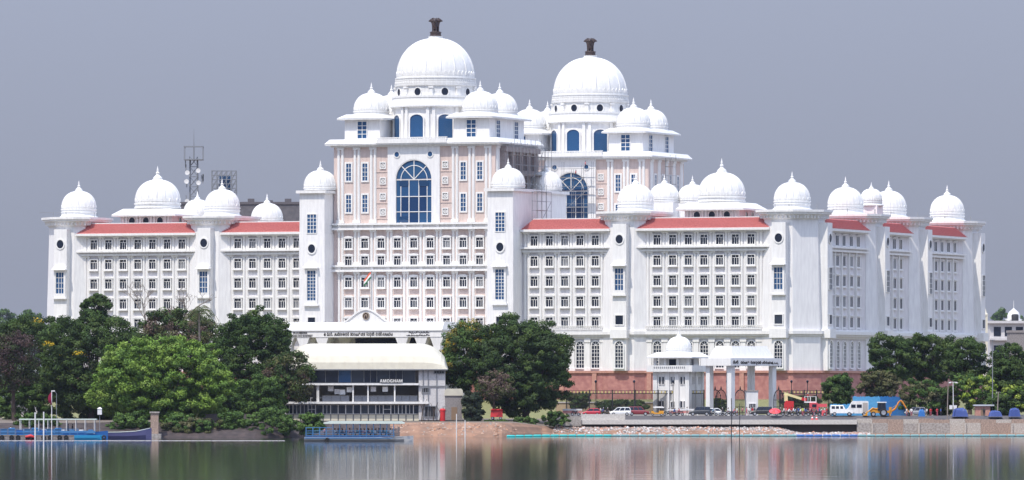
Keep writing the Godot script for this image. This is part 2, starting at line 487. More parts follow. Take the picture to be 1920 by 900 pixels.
func building() -> void:
	var B := thing("secretariat_building", "long white palace-like government building with many domes, red tiled eaves and red stone plinth", "building", Vector3(-22.18, 7, 5.85), deg_to_rad(-22))
	var o := outline()
	part(B, "plinth", MB.new().prism(grown(o, 1.0), -3, 6.6), M.stone)
	part(B, "plinth_ledge", MB.new().prism(grown(o, 1.35), 6.6, 7.1), M.stone_pale)
	part(B, "wall", MB.new().prism(o, 7.1, 36.9), M.wing)
	var c := MB.new()
	c.prism(grown(o, 0.35), 13.9, 14.4); c.prism(grown(o, 0.9), 14.403, 14.8); c.prism(grown(o, 1.25), 14.803, 15.5); c.prism(grown(o, 0.6), 15.503, 15.9)
	part(B, "cornice", c, M.trim)
	part(B, "flat_roof", MB.new().prism(grown(o, -1.5), 36.903, 37.6), M.roofflat)
	# plinth pilasters
	var pp := MB.new().box(-0.5, -3, 0, 0.5, 6.6, 0.3).mesh()
	for x in [27, 34.5, 42, 54.5, 61.5, 68.5, 75.5]:
		part(B, "plinth_pier", pp, M.stone_pale, Vector3(x, 0, -2.4))
	# windows
	var fr := window_frame(true); var fp := window_frame(false)
	var pane := slab(1.62, 2.06)
	var floors := [17.5, 21.9, 26.3, 30.6]
	var rows := {}
	for side in [-1, 1]:
		for k in 12:
			var x: float = 27.8 + k * 3.52 if k < 5 else 56.0 + (k - 5) * 3.55
			for f in 5:
				var y: float = floors[f] if f < 4 else 34.95
				fit(B, "window", fr if f < 3 else fp, pane, M.glass, Vector3(side * x + (0.7 if side < 0 and k > 4 else 0.0), y, -3.4))
			if side > 0: # arched windows of the ground storey
				fit(B, "arched_window", arched_frame(1.75, 5.6, 3, 6) if k == 0 else rows.af, arched_pane(1.75, 5.6) if k == 0 else rows.ap, M.glass, Vector3(x, 7.75, -3.4))
				if k == 0:
					var last: MeshInstance3D = B.get_child(B.get_child_count() - 1)
					rows.af = last.mesh; rows.ap = last.get_child(0).mesh
	for k in 9:
		for y in [17.4, 21.9, 26.3, 30.9, 34.75]:
			fit(B, "window", fr, pane, M.glass, Vector3((k - 4) * 3.84, y, -2.9))
	# paired half-round pilasters between the windows
	var pil := func(h: float, gap: float, r: float, foot: bool) -> ArrayMesh:
		var b := MB.new()
		for s in [-1, 1]:
			b.lathe([Vector2(r, 0), Vector2(r, h)], 10, Vector3(s * gap, 0, 0), -PI / 2, PI / 2)
		if foot:
			b.box(-gap - r * 1.25, 0, 0, gap + r * 1.25, 0.7, r * 1.3)
		b.box(-gap - r * 1.2, h - 0.5, 0, gap + r * 1.2, h, r * 1.25)
		return b.mesh()
	var pl4: ArrayMesh = pil.call(16.7, 0.4, 0.32, true)
	var pl1: ArrayMesh = pil.call(3.3, 0.4, 0.32, false)
	for side in [-1, 1]:
		for s in [[27.8, 3.52, 6], [56.0, 3.55, 8]]:
			for k in s[2]:
				var x: float = s[0] + (k - 0.5) * s[1]
				var sx: float = side * x + (0.7 if side < 0 and s[2] == 8 else 0.0)
				part(B, "pilaster", pl4, M.trim, Vector3(sx, 15.9, -3.4))
				part(B, "pilaster", pl1, M.trim, Vector3(sx, 33.6, -3.4))
	# bands, eaves and red roofs of the wings
	for side in [-1, 1]:
		for s in [[25.02, 45.6], [51.6, 81.8 if side > 0 else 80.5]]:
			wing_top(B, s[0], s[1], side)
	# ground storey piers
	var pier := MB.new()
	pier.box(-0.55, 0, 0, 0.55, 6.8, 0.45); pier.box(-0.75, 0, 0, 0.75, 0.6, 0.6); pier.box(-0.72, 6.1, 0, 0.72, 6.8, 0.6)
	var pm := pier.mesh()
	for s in [[27.8, 3.52, 6], [56.0, 3.55, 8]]:
		for k in s[2]: part(B, "ground_pier", pm, M.trim, Vector3(s[0] + (k - 0.5) * s[1], 7.1, -3.4))
	# balustrade above the ground storey
	var bal := MB.new()
	for s in [[25.4, 43.6], [53.6, 79.8]]:
		bal.box(s[0], 15.9, -2.75, s[1], 16.05, -2.45); bal.box(s[0], 16.6, -2.75, s[1], 16.75, -2.45)
		var x: float = s[0]
		while x < s[1]:
			bal.box(x, 16.05, -2.68, x + 0.16, 16.6, -2.52); x += 0.42
	part(B, "balustrade", bal, M.trim).set_meta("kind", "stuff")
	# towers of the wings
	var mid := PackedVector2Array([Vector2(-4.6, -3.4), Vector2(-2.6, -2), Vector2(2.6, -2), Vector2(4.6, -3.4), Vector2(4.6, -15.8), Vector2(2.6, -17.2), Vector2(-2.6, -17.2), Vector2(-4.6, -15.8)])
	var corner := PackedVector2Array([Vector2(-4.4, -3.4), Vector2(-2.4, -2), Vector2(2.4, -2), Vector2(6.5, -6.1), Vector2(6.5, -10.9), Vector2(4.5, -15.0), Vector2(-2.4, -15.0), Vector2(-4.4, -13.5)])
	for side in [-1, 1]:
		tower(B, Vector3(side * 48.6, 0, 0), 0.0, mid, 9.6, side < 0, side > 0)
		var cp := corner.duplicate()
		if side < 0:
			for i in cp.size(): cp[i].x = -cp[i].x + (0.9 if cp[i].x > 6 else 0.5 if cp[i].x > 2.3 and cp[i].y > -3 and cp[i].x < 3 else 0.0)
		tower(B, Vector3(84.6 if side > 0 else -83.3, 0, 0), 0.0, cp, 8.5 if side > 0 else 9.4, false, side > 0)
	# right-hand side: bay of the front corner, two towers, the far corner
	bay(B, Vector3(93.1, 0, -8.5), PI / 2, true)
	for z in [-46.0, -75.0]:
		tower(B, Vector3(93.1, 0, z), PI / 2, mid, 9.6, false, true)
	var back := PackedVector2Array([Vector2(-4.4, -3.4), Vector2(-2.4, -2), Vector2(2.4, -2), Vector2(6.5, -6.1), Vector2(6.5, -10.9), Vector2(4.5, -15.0), Vector2(-2.4, -15.0), Vector2(-4.4, -13.5)])
	tower(B, Vector3(93.1, 0, -112.5), PI / 2, back, 8.5, false, true)
	for s in [[-12.9, -41.4, [-18.6, -22.6, -27.0, -31.7, -36.3]], [-50.6, -70.4, [-56.0, -60.4, -64.7]], [-79.6, -108.1, [-84.6, -88.8, -93.2, -97.8, -102.3]]]:
		side_wing(B, s[0], s[1], s[2], fr, fp, pane, rows)
	# flanking stair towers with domes front and rear
	for side in [-1, 1]:
		var x: float = side * 22.0
		part(B, "stair_tower", MB.new().box(x - 2.95, 36.9, -29, x + 2.95, 45.6, 1.95), M.white)
		part(B, "stair_tower_face", MB.new().box(x - 3.02, 7.1, -3, x + 3.02, 36.9, 2.03), M.white)
		part(B, "stair_tower_coping", MB.new().box(x - 3.5, 45.6, -29.6, x + 3.5, 46.2, 2.7), M.trim)
		for z in [-2.6, -24.2]: dome(B, 3.6, Vector3(x, 46.2, z), 0.3)
		var f := grid_frame(2.1, 4.0, 3, 5, 0.12)
		fit(B, "stair_window", f, slab(2.1, 4.0), M.glass_blue, Vector3(x, 39.0, 1.95))
		part(B, "round_window", MB.new().ring(oval(1.15, 1.25), oval(0.85, 0.95), -0.1, 0.2), M.trim, Vector3(x, 33.6, 2.03))
		part(B.get_child(B.get_child_count() - 1), "pane", MB.new().plate(oval(0.85, 0.95), -0.1, 0.06), M.glass)
		hooded(B, Vector3(x, 25.6, 2.03), 2.0, 6.4, 3, 9)
		fit(B, "small_window", grid_frame(1.7, 1.6, 1, 1), slab(1.7, 1.6), M.glass, Vector3(x, 17.9, 2.03))
	# central block
	part(B, "centre_wall", MB.new().box(-18.95, 7.1, -20, 18.95, 39.1, -2.9), M.beige)
	var lower_pil: ArrayMesh = pil.call(12.7, 0.42, 0.3, true)
	var upper_pil: ArrayMesh = pil.call(7.7, 0.42, 0.3, true)
	for k in 10:
		part(B, "pilaster", lower_pil, M.trim, Vector3((k - 4.5) * 3.84, 15.9, -2.9))
		part(B, "pilaster", upper_pil, M.trim, Vector3((k - 4.5) * 3.84, 30.0, -2.9))
	for y in [28.6, 37.65]:
		var band := MB.new()
		band.box(-18.98, y, -3, 18.98, y + 0.45, -1.7); band.box(-18.98, y + 0.453, -3, 18.98, y + 1.05, -2.3); band.box(-18.98, y + 1.053, -3, 18.98, y + 1.45, -1.6)
		part(B, "centre_cornice", band, M.trim)
		for k in 10:
			part(B, "roundel", MB.new().plate(oval(0.42, 0.42, 12), 0, 0.3), M.trim, Vector3((k - 4.5) * 3.84, y + 0.76, -2.3))
	for z in [0.0, -92.5]: great_tower(B, z, pil)
	# pavilions with the larger domes on the wing roofs
	for side in [-1, 1]:
		var x: float = 67.4 if side > 0 else -65.3
		pavilion(B, Vector3(x, 0, -12))
	# smaller domes along the court side of the roofs
	for d in [[-59.3, -20.0, 3.1, 41.2], [-46.9, -30.0, 3.5, 40.0], [48.6, -27.0, 3.2, 43.6], [54.0, -30.0, 3.2, 43.4]]:
		part(B, "dome_base", MB.new().box(d[0] - d[2] * 1.02, 37, d[1] - d[2] * 1.02, d[0] + d[2] * 1.02, d[3], d[1] + d[2] * 1.02), M.white)
		dome(B, d[2], Vector3(d[0], d[3], d[1]), 0.25)
	# rooftop bulkhead behind the side domes
	part(B, "roof_kiosk", MB.new().box(82.6, 37, -62, 86.6, 43.4, -58), M.white)
	dome(B, 2.4, Vector3(84.6, 43.4, -60), 0.0)
	# conduits and rails on the roof edges
	for s in [[84.6, -8.5, 9.0], [84.6, -46, 9], [84.6, -75, 9], [84.6, -112.5, 9], [-84.6, -8.5, 9]]:
		var b := MB.new()
		for k in 5:
			var a := k * 1.9
			b.bar(Vector3(s[0] + 5.5 * cos(a), 41, s[1] + 6 * sin(a)), Vector3(s[0] + 5.5 * cos(a), 42.3, s[1] + 6 * sin(a)), 0.09)
		b.bar(Vector3(s[0] - 5, 42.2, s[1] + 6), Vector3(s[0] + 5, 42.2, s[1] + 6), 0.07)
		part(B, "roof_rail", b, M.steel)

func wing_top(B: Node, x0: float, x1: float, side: int) -> void:
	var a := side * x0; var b := side * x1
	var l: float = min(a, b); var r: float = max(a, b)
	var band := MB.new()
	band.box(l, 32.5, -3.5, r, 32.9, -2.6); band.box(l, 32.903, -3.5, r, 33.25, -2.9); band.box(l, 33.253, -3.5, r, 33.6, -2.05)
	part(B, "band", band, M.trim)
	var e := MB.new()
	e.box(l, 36.6, -3.6, r, 36.9, -2.7); e.box(l, 36.903, -4, r, 37.4, -1.75)
	part(B, "eave", e, M.trim)
	# sloping red roof with hipped ends
	var m := MB.new()
	var y0 := 37.4; var y1 := 39.6
	var p := [Vector3(l + 0.1, y0, -2.2), Vector3(r - 0.1, y0, -2.2), Vector3(r - 2.0, y1, -4.6), Vector3(l + 2.0, y1, -4.6)]
	m.quad(p[0], p[1], p[2], p[3])
	m.quad(p[1], Vector3(r - 0.1, y0, -14), Vector3(r - 2.0, y1, -12), p[2])
	m.quad(Vector3(l + 0.1, y0, -14), p[0], p[3], Vector3(l + 2.0, y1, -12))
	m.quad(p[3], p[2], Vector3(r - 2.0, y1, -12), Vector3(l + 2.0, y1, -12))
	m.quad(Vector3(r - 0.1, y0, -14), Vector3(l + 0.1, y0, -14), Vector3(l + 2.0, y1, -12), Vector3(r - 2.0, y1, -12))
	# courses of tiles, each a thin step
	for k in 9:
		var t0 := k / 9.0
		var q0 := Vector3(0, lerp(y0, y1, t0), lerp(-2.2, -4.6, t0)) + Vector3(0, 0.06, 0.06)
		m.bar(Vector3(lerp(l + 0.1, l + 2.0, t0), q0.y, q0.z), Vector3(lerp(r - 0.1, r - 2.0, t0), q0.y, q0.z), 0.12, 0.1)
	part(B, "red_roof", m, M.tile)
	part(B, "roof_ridge", MB.new().box(l + 2.0, y1, -5.0, r - 2.0, y1 + 0.18, -4.5), M.trim)

func hooded(parent: Node, at: Vector3, w: float, h: float, nx: int, ny: int, yaw := 0.0) -> void:
	# window in a deep surround with a sloping hood above and a sill below
	var b := MB.new()
	b.ring(rect(-w / 2 - 0.45, -h / 2 - 0.9, w / 2 + 0.45, h / 2 + 0.5), rect(-w / 2, -h / 2, w / 2, h / 2), -0.1, 0.35)
	b.box(-w / 2 - 0.75, -h / 2 - 1.25, -0.1, w / 2 + 0.75, -h / 2 - 0.9, 0.6)
	var p := rect(-w / 2 - 0.75, -0.1, w / 2 + 0.75, 1.0)
	b.prism(p, h / 2 + 0.5, h / 2 + 0.7)
	b.prism(p, h / 2 + 0.703, h / 2 + 1.4, rect(-w / 2 - 0.35, -0.1, w / 2 + 0.35, 0.3))
	b.box(-w / 2 - 0.2, h / 2 + 1.4, -0.1, w / 2 + 0.2, h / 2 + 1.7, 0.2)
	for i in range(1, nx): b.box(-w / 2 + w * i / nx - 0.05, -h / 2, -0.1, -w / 2 + w * i / nx + 0.05, h / 2, 0.13)
	for i in range(1, ny): b.box(-w / 2, -h / 2 + h * i / ny - 0.05, -0.1, w / 2, -h / 2 + h * i / ny + 0.05, 0.14)
	fit(parent, "hooded_window", b.mesh(), slab(w, h), M.glass_blue, at, yaw)

func bay(B: Node, at: Vector3, yaw: float, ground_window: bool) -> void:
	var side := yaw > 1.0
	# upright projecting bay with round window, hooded window and small window; front face at local z = 0
	var R := Basis(Vector3.UP, yaw)
	part(B, "bay", MB.new().box(-1.55, 7.1, -3, 1.55, 38.4, 0), M.trim, at, yaw)
	var r := part(B, "round_window", MB.new().ring(oval(1.1, 1.2), oval(0.84, 0.94), -0.1, 0.15), M.trim, at + R * Vector3(0, 35.1, 0), yaw)
	part(r, "pane", MB.new().plate(oval(0.84, 0.94), -0.1, 0.06), M.glass)
	if side: fit(B, "bay_window", grid_frame(2.0, 4.6, 3, 4, 0.1, 0.12), slab(2.0, 4.6), M.glass_dim, at + R * Vector3(0, 26.55, 0), yaw)
	else: hooded(B, at + R * Vector3(0, 26.55, 0), 1.9, 4.6, 3, 4, yaw)
	fit(B, "small_window", grid_frame(1.75, 1.9, 1, 1, 0.1, 0.22), slab(1.75, 1.9), M.glass, at + R * Vector3(0, 17.9, 0), yaw)
	part(B, "bay_cornice", MB.new().box(-1.9, 14.0, -2.5, 1.9, 15.9, 0.7), M.trim, at, yaw)
	if ground_window:
		fit(B, "arched_window", arched_frame(1.75, 5.6, 3, 6), arched_pane(1.75, 5.6), M.glass, at + R * Vector3(0, 7.75, 0), yaw)

func tower(B: Node, at: Vector3, yaw: float, plan: PackedVector2Array, back: float, _l: bool, ground_window: bool) -> void:
	part(B, "tower_wall", MB.new().prism(grown(plan, 0.8), 7.1, 39.0, grown(plan, 0.03)), M.white, at, yaw)
	# corbelled top
	var c := MB.new()
	c.prism(grown(plan, 0.1), 39.003, 40.2, grown(plan, 1.1))
	part(B, "corbel", c, M.white, at, yaw)
	var br := MB.new()
	var q := grown(plan, 0.75)
	for i in q.size():
		var a := q[i]; var b := q[(i + 1) % q.size()]
		var k := int((b - a).length() / 0.8)
		for j in k:
			var p := a.lerp(b, (j + 0.5) / k)
			br.box(p.x - 0.17, 39.3, p.y - 0.17, p.x + 0.17, 40.2, p.y + 0.17)
	part(B, "bracket", br, M.trim, at, yaw).set_meta("kind", "stuff")
	var t := MB.new()
	t.prism(grown(plan, 1.45), 40.203, 40.6); t.prism(grown(plan, 1.7), 40.603, 41.1)
	part(B, "tower_cornice", t, M.trim, at, yaw)
	var R := Basis(Vector3.UP, yaw)
	dome(B, 3.85, at + R * Vector3(0, 0, -back) + Vector3(0, 41.1, 0))
	bay(B, at, yaw, ground_window)

func side_wing(B: Node, z0: float, z1: float, cols: Array, fr: ArrayMesh, fp: ArrayMesh, pane: ArrayMesh, rows: Dictionary) -> void:
	var x := 89.7
	var sf := MB.new().ring(rect(-1.15, -1.25, 1.15, 1.25), rect(-0.95, -1.05, 0.95, 1.05), -0.1, 0.1).box(-0.06, -1.05, -0.1, 0.06, 1.05, 0.08).box(-1.3, -1.45, -0.1, 1.3, -1.25, 0.35).box(-1.3, 1.3, -0.1, 1.3, 1.5, 0.4).mesh()
	var sp := slab(1.9, 2.1, -0.1, 0.05)
	for z in cols:
		for f in 5:
			var y: float = [17.5, 21.9, 26.3, 30.6, 34.95][f]
			fit(B, "window", sf, sp, M.glass, Vector3(x, y, z), PI / 2)
		fit(B, "arched_window", rows.af, rows.ap, M.glass, Vector3(x, 7.75, z), PI / 2)
		part(B, "side_fin", MB.new().box(-0.25, 15.9, 0, 0.25, 32.5, 0.5), M.trim, Vector3(x, 0, z + 2.1), PI / 2)
	z1 += 0.3; z0 -= 0.3
	var band := MB.new()
	band.box(x - 0.1, 32.5, z1, x + 0.8, 32.9, z0); band.box(x - 0.1, 32.903, z1, x + 0.5, 33.25, z0); band.box(x - 0.1, 33.253, z1, x + 1.1, 33.6, z0)
	part(B, "band", band, M.trim)
	var e := MB.new()
	e.box(x - 0.2, 36.6, z1, x + 0.7, 36.9, z0); e.box(x - 0.6, 36.903, z1, x + 1.3, 37.4, z0)
	part(B, "eave", e, M.trim)
	var m := MB.new()
	var y0 := 37.4; var y1 := 39.6
	m.quad(Vector3(x + 1.2, y0, z0), Vector3(x + 1.2, y0, z1), Vector3(x - 1.2, y1, z1 + 1.9), Vector3(x - 1.2, y1, z0 - 1.9))
	m.quad(Vector3(x - 8, y0, z0), Vector3(x + 1.2, y0, z0), Vector3(x - 1.2, y1, z0 - 1.9), Vector3(x - 8, y1, z0 - 1.9))
	m.quad(Vector3(x + 1.2, y0, z1), Vector3(x - 8, y0, z1), Vector3(x - 8, y1, z1 + 1.9), Vector3(x - 1.2, y1, z1 + 1.9))
	m.quad(Vector3(x - 1.2, y1, z0 - 1.9), Vector3(x - 1.2, y1, z1 + 1.9), Vector3(x - 8, y1, z1 + 1.9), Vector3(x - 8, y1, z0 - 1.9))
	for k in 9:
		var t0 := k / 9.0
		m.bar(Vector3(lerp(x + 1.26, x - 1.14, t0), lerp(y0, y1, t0) + 0.06, lerp(z0, z0 - 1.9, t0)), Vector3(lerp(x + 1.26, x - 1.14, t0), lerp(y0, y1, t0) + 0.06, lerp(z1, z1 + 1.9, t0)), 0.12, 0.1)
	part(B, "red_roof", m, M.tile)

func pavilion(B: Node, at: Vector3) -> void:
	var w := 6.2; var d := 6.0
	part(B, "pavilion_wall", MB.new().box(-w, 37.6, -d, w, 41.2, d), M.white, at)
	for i in 3:
		var o := part(B, "round_window", MB.new().ring(oval(0.95, 1.0), oval(0.72, 0.8), -0.1, 0.15), M.trim, at + Vector3((i - 1) * 3.4, 40.2, d))
		part(o, "pane", MB.new().plate(oval(0.72, 0.8), -0.1, 0.06), M.glass)
	for i in 2:
		var o := part(B, "round_window", MB.new().ring(oval(0.95, 1.0), oval(0.72, 0.8), -0.1, 0.15), M.trim, at + Vector3(w, 40.2, 1.8 - i * 3.6), PI / 2)
		part(o, "pane", MB.new().plate(oval(0.72, 0.8), -0.1, 0.06), M.glass)
	for i in 4:
		part(B, "pilaster", MB.new().box(-0.6, 37.6, 0, -0.15, 41.2, 0.3).box(0.15, 37.6, 0, 0.6, 41.2, 0.3), M.trim, at + Vector3(-5.1 + i * 3.4, 0, d))
	var e := MB.new()
	var p := rect(-w - 1.5, -d - 1.5, w + 1.5, d + 1.5)
	e.prism(p, 41.2, 41.6)
	e.prism(p, 41.603, 42.9, rect(-w + 0.4, -d + 0.4, w - 0.4, d - 0.4))
	part(B, "pavilion_roof", e, M.dome, at)
	dome(B, 5.0, at + Vector3(0, 42.8, 0), 0.22)

# ---------------------------------------------------------------- one of the two great towers
func great_tower(B: Node, dz: float, pil: Callable) -> void:
	var f := dz - 2.8
	part(B, "upper_wall", MB.new().box(-18.9, 39.1, dz - 25.6, 18.9, 55.6, f), M.beige)
	# arched glass wall in its white surround
	var s := MB.new()
	var ho := arch(6.1, 39.1, 55.6, 0.0, 16); var hi := arch(4.35, 39.1, 48.5, 4.35, 16)
	for i in ho.size():
		if i > 1: ho[i] = Vector2(clamp(tan(PI / 2 - PI * (i - 2) / 16.0) * 7.1, -6.1, 6.1) if i > 2 and i < 18 else (6.1 if i == 2 else -6.1), 55.6 if i > 4 and i < 16 else lerp(50.0, 55.6, (i - 2) / 3.0) if i <= 4 else lerp(55.6, 50.0, (i - 15) / 3.0))
	s.ring(ho, hi, -0.2, 0.35)
	part(B, "arch_surround", s, M.white, Vector3(0, 0, f))
	var g := MB.new()
	g.ring(arch(4.35, 39.1, 48.5, 4.35, 16), arch(4.15, 39.15, 48.5, 4.15, 16), -0.1, 0.3)
	g.ring(arch(3.15, 39.1, 48.5, 3.1, 16), arch(3.0, 39.1, 48.5, 2.95, 16), -0.1, 0.14)
	for x in [-1.15, 1.15]: g.box(x - 0.09, 39.1, -0.1, x + 0.09, 48.4, 0.16)
	for y in [41.5, 44.8, 48.4]: g.box(-4.15, y - 0.08, -0.1, 4.15, y + 0.08, 0.17)
	for a in [PI * 0.25, PI * 0.5, PI * 0.75]: g.bar(Vector3(0, 48.5, 0.08), Vector3(cos(a) * 4.2, 48.5 + sin(a) * 4.2, 0.08), 0.16, 0.16)
	var gw := part(B, "great_arched_window", g, M.trim, Vector3(0, 0, f))
	part(gw, "backing", MB.new().plate(arch(4.3, 39.1, 48.5, 4.3, 16), -0.1, -0.02), M.glass_deep)
	var pr := RandomNumberGenerator.new(); pr.seed = 71
	var px := [-4.15, -3.05, -1.15, 1.15, 3.05, 4.15]; var py := [39.1, 41.5, 44.8, 48.4]
	for i in 5:
		for j in 3:
			var pn := part(gw, "pane", slab(px[i + 1] - px[i] - 0.1, py[j + 1] - py[j] - 0.1, -0.03, 0.03), [M.glass_blue, M.glass_sky, M.glass_deep][pr.randi() % 3], Vector3((px[i] + px[i + 1]) / 2, (py[j] + py[j + 1]) / 2, 0.02))
			pn.rotation = Vector3(pr.randf_range(-0.012, 0.012), pr.randf_range(-0.012, 0.012), 0)
	for k in 4:
		var a0 := PI * k / 4 + 0.03; var a1 := PI * (k + 1) / 4 - 0.03
		var fan := PackedVector2Array([Vector2(cos((a0 + a1) / 2) * 0.2, sin((a0 + a1) / 2) * 0.2)])
		for i in 6: fan.append(Vector2(cos(lerp(a0, a1, i / 5.0)), sin(lerp(a0, a1, i / 5.0))) * 4.1)
		part(gw, "pane", MB.new().plate(fan, -0.03, 0.03), [M.glass_sky, M.glass_blue, M.glass_deep][pr.randi() % 3], Vector3(0, 48.5, 0.02))
	for q in [[-2.3, 47.6], [2.3, 47.6], [-2.4, 39.9]]: # opened sashes
		part(gw, "open_sash", MB.new().prism(rect(-1.05, 0.1, 1.05, 0.15), -0.6, 0.6, rect(-1.05, 0.5, 1.05, 0.55)), M.glass_blue, Vector3(q[0], q[1], 0))
	for x in [-3.9, 3.9]:
		var rw := part(B, "round_window", MB.new().ring(oval(0.75, 0.75), oval(0.55, 0.55), -0.1, 0.15), M.trim, Vector3(x, 53.9, f + 0.35))
		part(rw, "pane", MB.new().plate(oval(0.55, 0.55), -0.1, 0.06), M.glass_blue)
	var up: ArrayMesh = pil.call(16.4, 0.45, 0.33, true)
	for side in [-1, 1]:
		for k in 3: part(B, "pilaster", up, M.trim, Vector3(side * (9.6 + 3.84 * k), 39.15, f))
		for k in 2:
			for y in [43.4, 50.2]:
				fit(B, "tall_window", grid_frame(1.15, 3.7, 2, 4, 0.1, 0.34), slab(1.15, 3.7), M.glass_blue, Vector3(side * (11.52 + 3.84 * k), y, f))
		for k in 4:
			var y := 41.5 + 3.37 * k
			var pa := part(B, "carved_panel", MB.new().ring(rect(-0.72, -0.78, 0.72, 0.78), rect(-0.52, -0.56, 0.52, 0.56), -0.1, 0.22), M.trim, Vector3(side * 7.3, y, f))
			part(pa, "rosette", MB.new().ring(oval(0.45, 0.45, 8), oval(0.26, 0.26, 8), -0.1, 0.12).plate(oval(0.14, 0.14, 8), -0.1, 0.15), M.trim)
			part(pa, "recess", MB.new().box(-0.52, -0.56, -0.1, 0.52, 0.56, 0.03), M.roofflat)
			part(B, "panel_ledge", MB.new().box(-1.5, -0.1, -0.1, 1.5, 0.1, 0.12), M.beige, Vector3(side * 7.35, y - 1.4, f))
		# right and left faces
		if side > 0 and dz == 0.0:
			var raw := MB.new()
			for k in 5: raw.box(18.9, 39.1, -7.6 - k * 4.3, 20.0, 55.5, -5.6 - k * 4.3)
			for y in [39.1, 44.2, 49.4, 54.4]: raw.box(18.9, y, -25.4, 20.4, y + 1.1, -5.4)
			part(B, "unfinished_face", raw, M.raw)
			part(B, "pilaster", up, M.trim, Vector3(18.9, 39.15, dz - 4.0), PI / 2)
			continue
		for k in 5: part(B, "pilaster", up, M.trim, Vector3(side * 18.9, 39.15, dz - 4.6 - k * 4.8), side * PI / 2)
		for k in 4: fit(B, "tall_window", grid_frame(1.15, 3.7, 2, 4, 0.1, 0.34), slab(1.15, 3.7), M.glass_blue, Vector3(side * 18.9, 50.2, dz - 7.0 - k * 4.8), side * PI / 2)
	# deep rounded cornice and terrace
	var c := MB.new()
	var plan := rect(-18.9, dz - 25.6, 18.9, f)
	c.prism(grown(plan, 0.6), 55.603, 56.0); c.prism(grown(plan, 1.5), 56.003, 56.3); c.prism(grown(plan, 1.6), 56.303, 57.3, grown(plan, 0.7))
	part(B, "great_cornice", c, M.dome)
	var bl := MB.new()
	bl.box(-8.2, 56.3, f + 0.8, 8.2, 57.1, f + 1.7)
	bl.box(-8.2, 57.4, f + 1.0, 8.2, 57.6, f + 1.4)
	for i in 40: bl.box(-8.1 + i * 0.405, 57.1, f + 1.1, -7.93 + i * 0.405, 57.4, f + 1.3)
	part(B, "terrace_balustrade", bl, M.trim)
	# corner pavilions, each with two domes
	for side in [-1, 1]:
		var x: float = side * 12.8
		part(B, "corner_pavilion", MB.new().box(x - 4.15, 57.2, dz - 24.2, x + 4.15, 61.6, dz - 4.2), M.white)
		var e := MB.new()
		var pl := rect(x - 4.15, dz - 24.2, x + 4.15, dz - 4.2)
		e.prism(grown(pl, 1.3), 61.603, 61.9); e.prism(grown(pl, 1.35), 61.903, 62.8, grown(pl, -0.2))
		part(B, "pavilion_roof", e, M.dome)
		for z in [-9.2, -20.4]: dome(B, 3.85, Vector3(x, 62.7, dz + z), 0.27)
		fit(B, "pavilion_window", grid_frame(2.1, 3.6, 2, 4, 0.12), slab(2.1, 3.6), M.glass_blue, Vector3(x, 59.4, dz - 4.2))
		for z in [-9.0, -19.4]:
			fit(B, "pavilion_window", grid_frame(2.1, 3.6, 2, 4, 0.12), slab(2.1, 3.6), M.glass_blue, Vector3(x + side * 4.15, 59.4, dz + z), side * PI / 2)
	# drum and great dome
	var o := Vector3(0, 0, dz - 14.8)
	part(B, "drum", MB.new().lathe([Vector2(9.0, 56), Vector2(9.0, 64.4)], 54, o), M.white)
	for k in 9:
		var a := deg_to_rad(-4.0 + 40.0 * k)
		var p := o + Vector3(sin(a) * 8.86, 57.4, cos(a) * 8.86)
		fit(B, "arched_window", MB.new().ring(arch(1.85, 0, 4.2, 1.3), arch(1.6, 0, 4.2, 1.05), -0.1, 0.4).mesh(), MB.new().plate(arch(1.6, 0, 4.2, 1.05), -0.1, 0.2).mesh(), M.glass_blue, p, a)
		var b := a + deg_to_rad(20)
		part(B, "pilaster", MB.new().box(-1.0, 57, -0.3, -0.3, 64.3, 0.45).box(0.3, 57, -0.3, 1.0, 64.3, 0.45), M.trim, o + Vector3(sin(b) * 8.95, 0, cos(b) * 8.95), b)
		part(B, "round_window", MB.new().ring(oval(0.98, 1.05), oval(0.76, 0.84), -0.1, 0.18).mesh(), M.trim, o + Vector3(sin(a) * 8.55, 67.6, cos(a) * 8.55), a)
		part(B.get_child(B.get_child_count() - 1), "pane", MB.new().plate(oval(0.78, 0.86), -0.1, 0.1), M.glass)
		part(B, "scroll_bracket", MB.new().box(-0.5, 66.8, -0.4, 0.5, 67.2, 0.8).box(-0.4, 67.2, -0.4, 0.4, 68.4, 0.45).box(-0.55, 68.4, -0.4, 0.55, 68.8, 0.6), M.trim, o + Vector3(sin(b) * 8.55, 0, cos(b) * 8.55), b)
	part(B, "drum_cornice", MB.new().lathe([Vector2(9.0, 64.0), Vector2(9.3, 64.3), Vector2(9.8, 64.35), Vector2(9.85, 64.7), Vector2(9.75, 64.9), Vector2(9.62, 65.2), Vector2(9.5, 66.3), Vector2(9.62, 66.35), Vector2(9.62, 66.8), Vector2(8.4, 66.82)], 64, o), M.dome)
	part(B, "upper_drum", MB.new().lathe([Vector2(8.6, 66.8), Vector2(8.6, 68.8), Vector2(8.95, 69.0), Vector2(8.98, 69.4), Vector2(8.8, 69.45), Vector2(8.8, 69.9), Vector2(8.72, 69.95), Vector2(8.72, 70.5), Vector2(8.85, 70.55), Vector2(8.85, 70.8), Vector2(8.55, 70.85), Vector2(8.55, 71.2)], 64, o), M.dome)
	for q in [[8.82, 69.5, 0.42, 84], [8.74, 70.0, 0.42, 84]]:
		part(B, "carved_band", petals(q[0], q[1], q[3], q[2]), M.dome, o)
	var p := []
	for i in 20:
		var a := i / 19.0 * 1.435
		p.append(Vector2(8.45 * pow(cos(a), 0.9), 71.2 + 8.25 * sin(a)))
	var d := MB.new().lathe(p, 64)
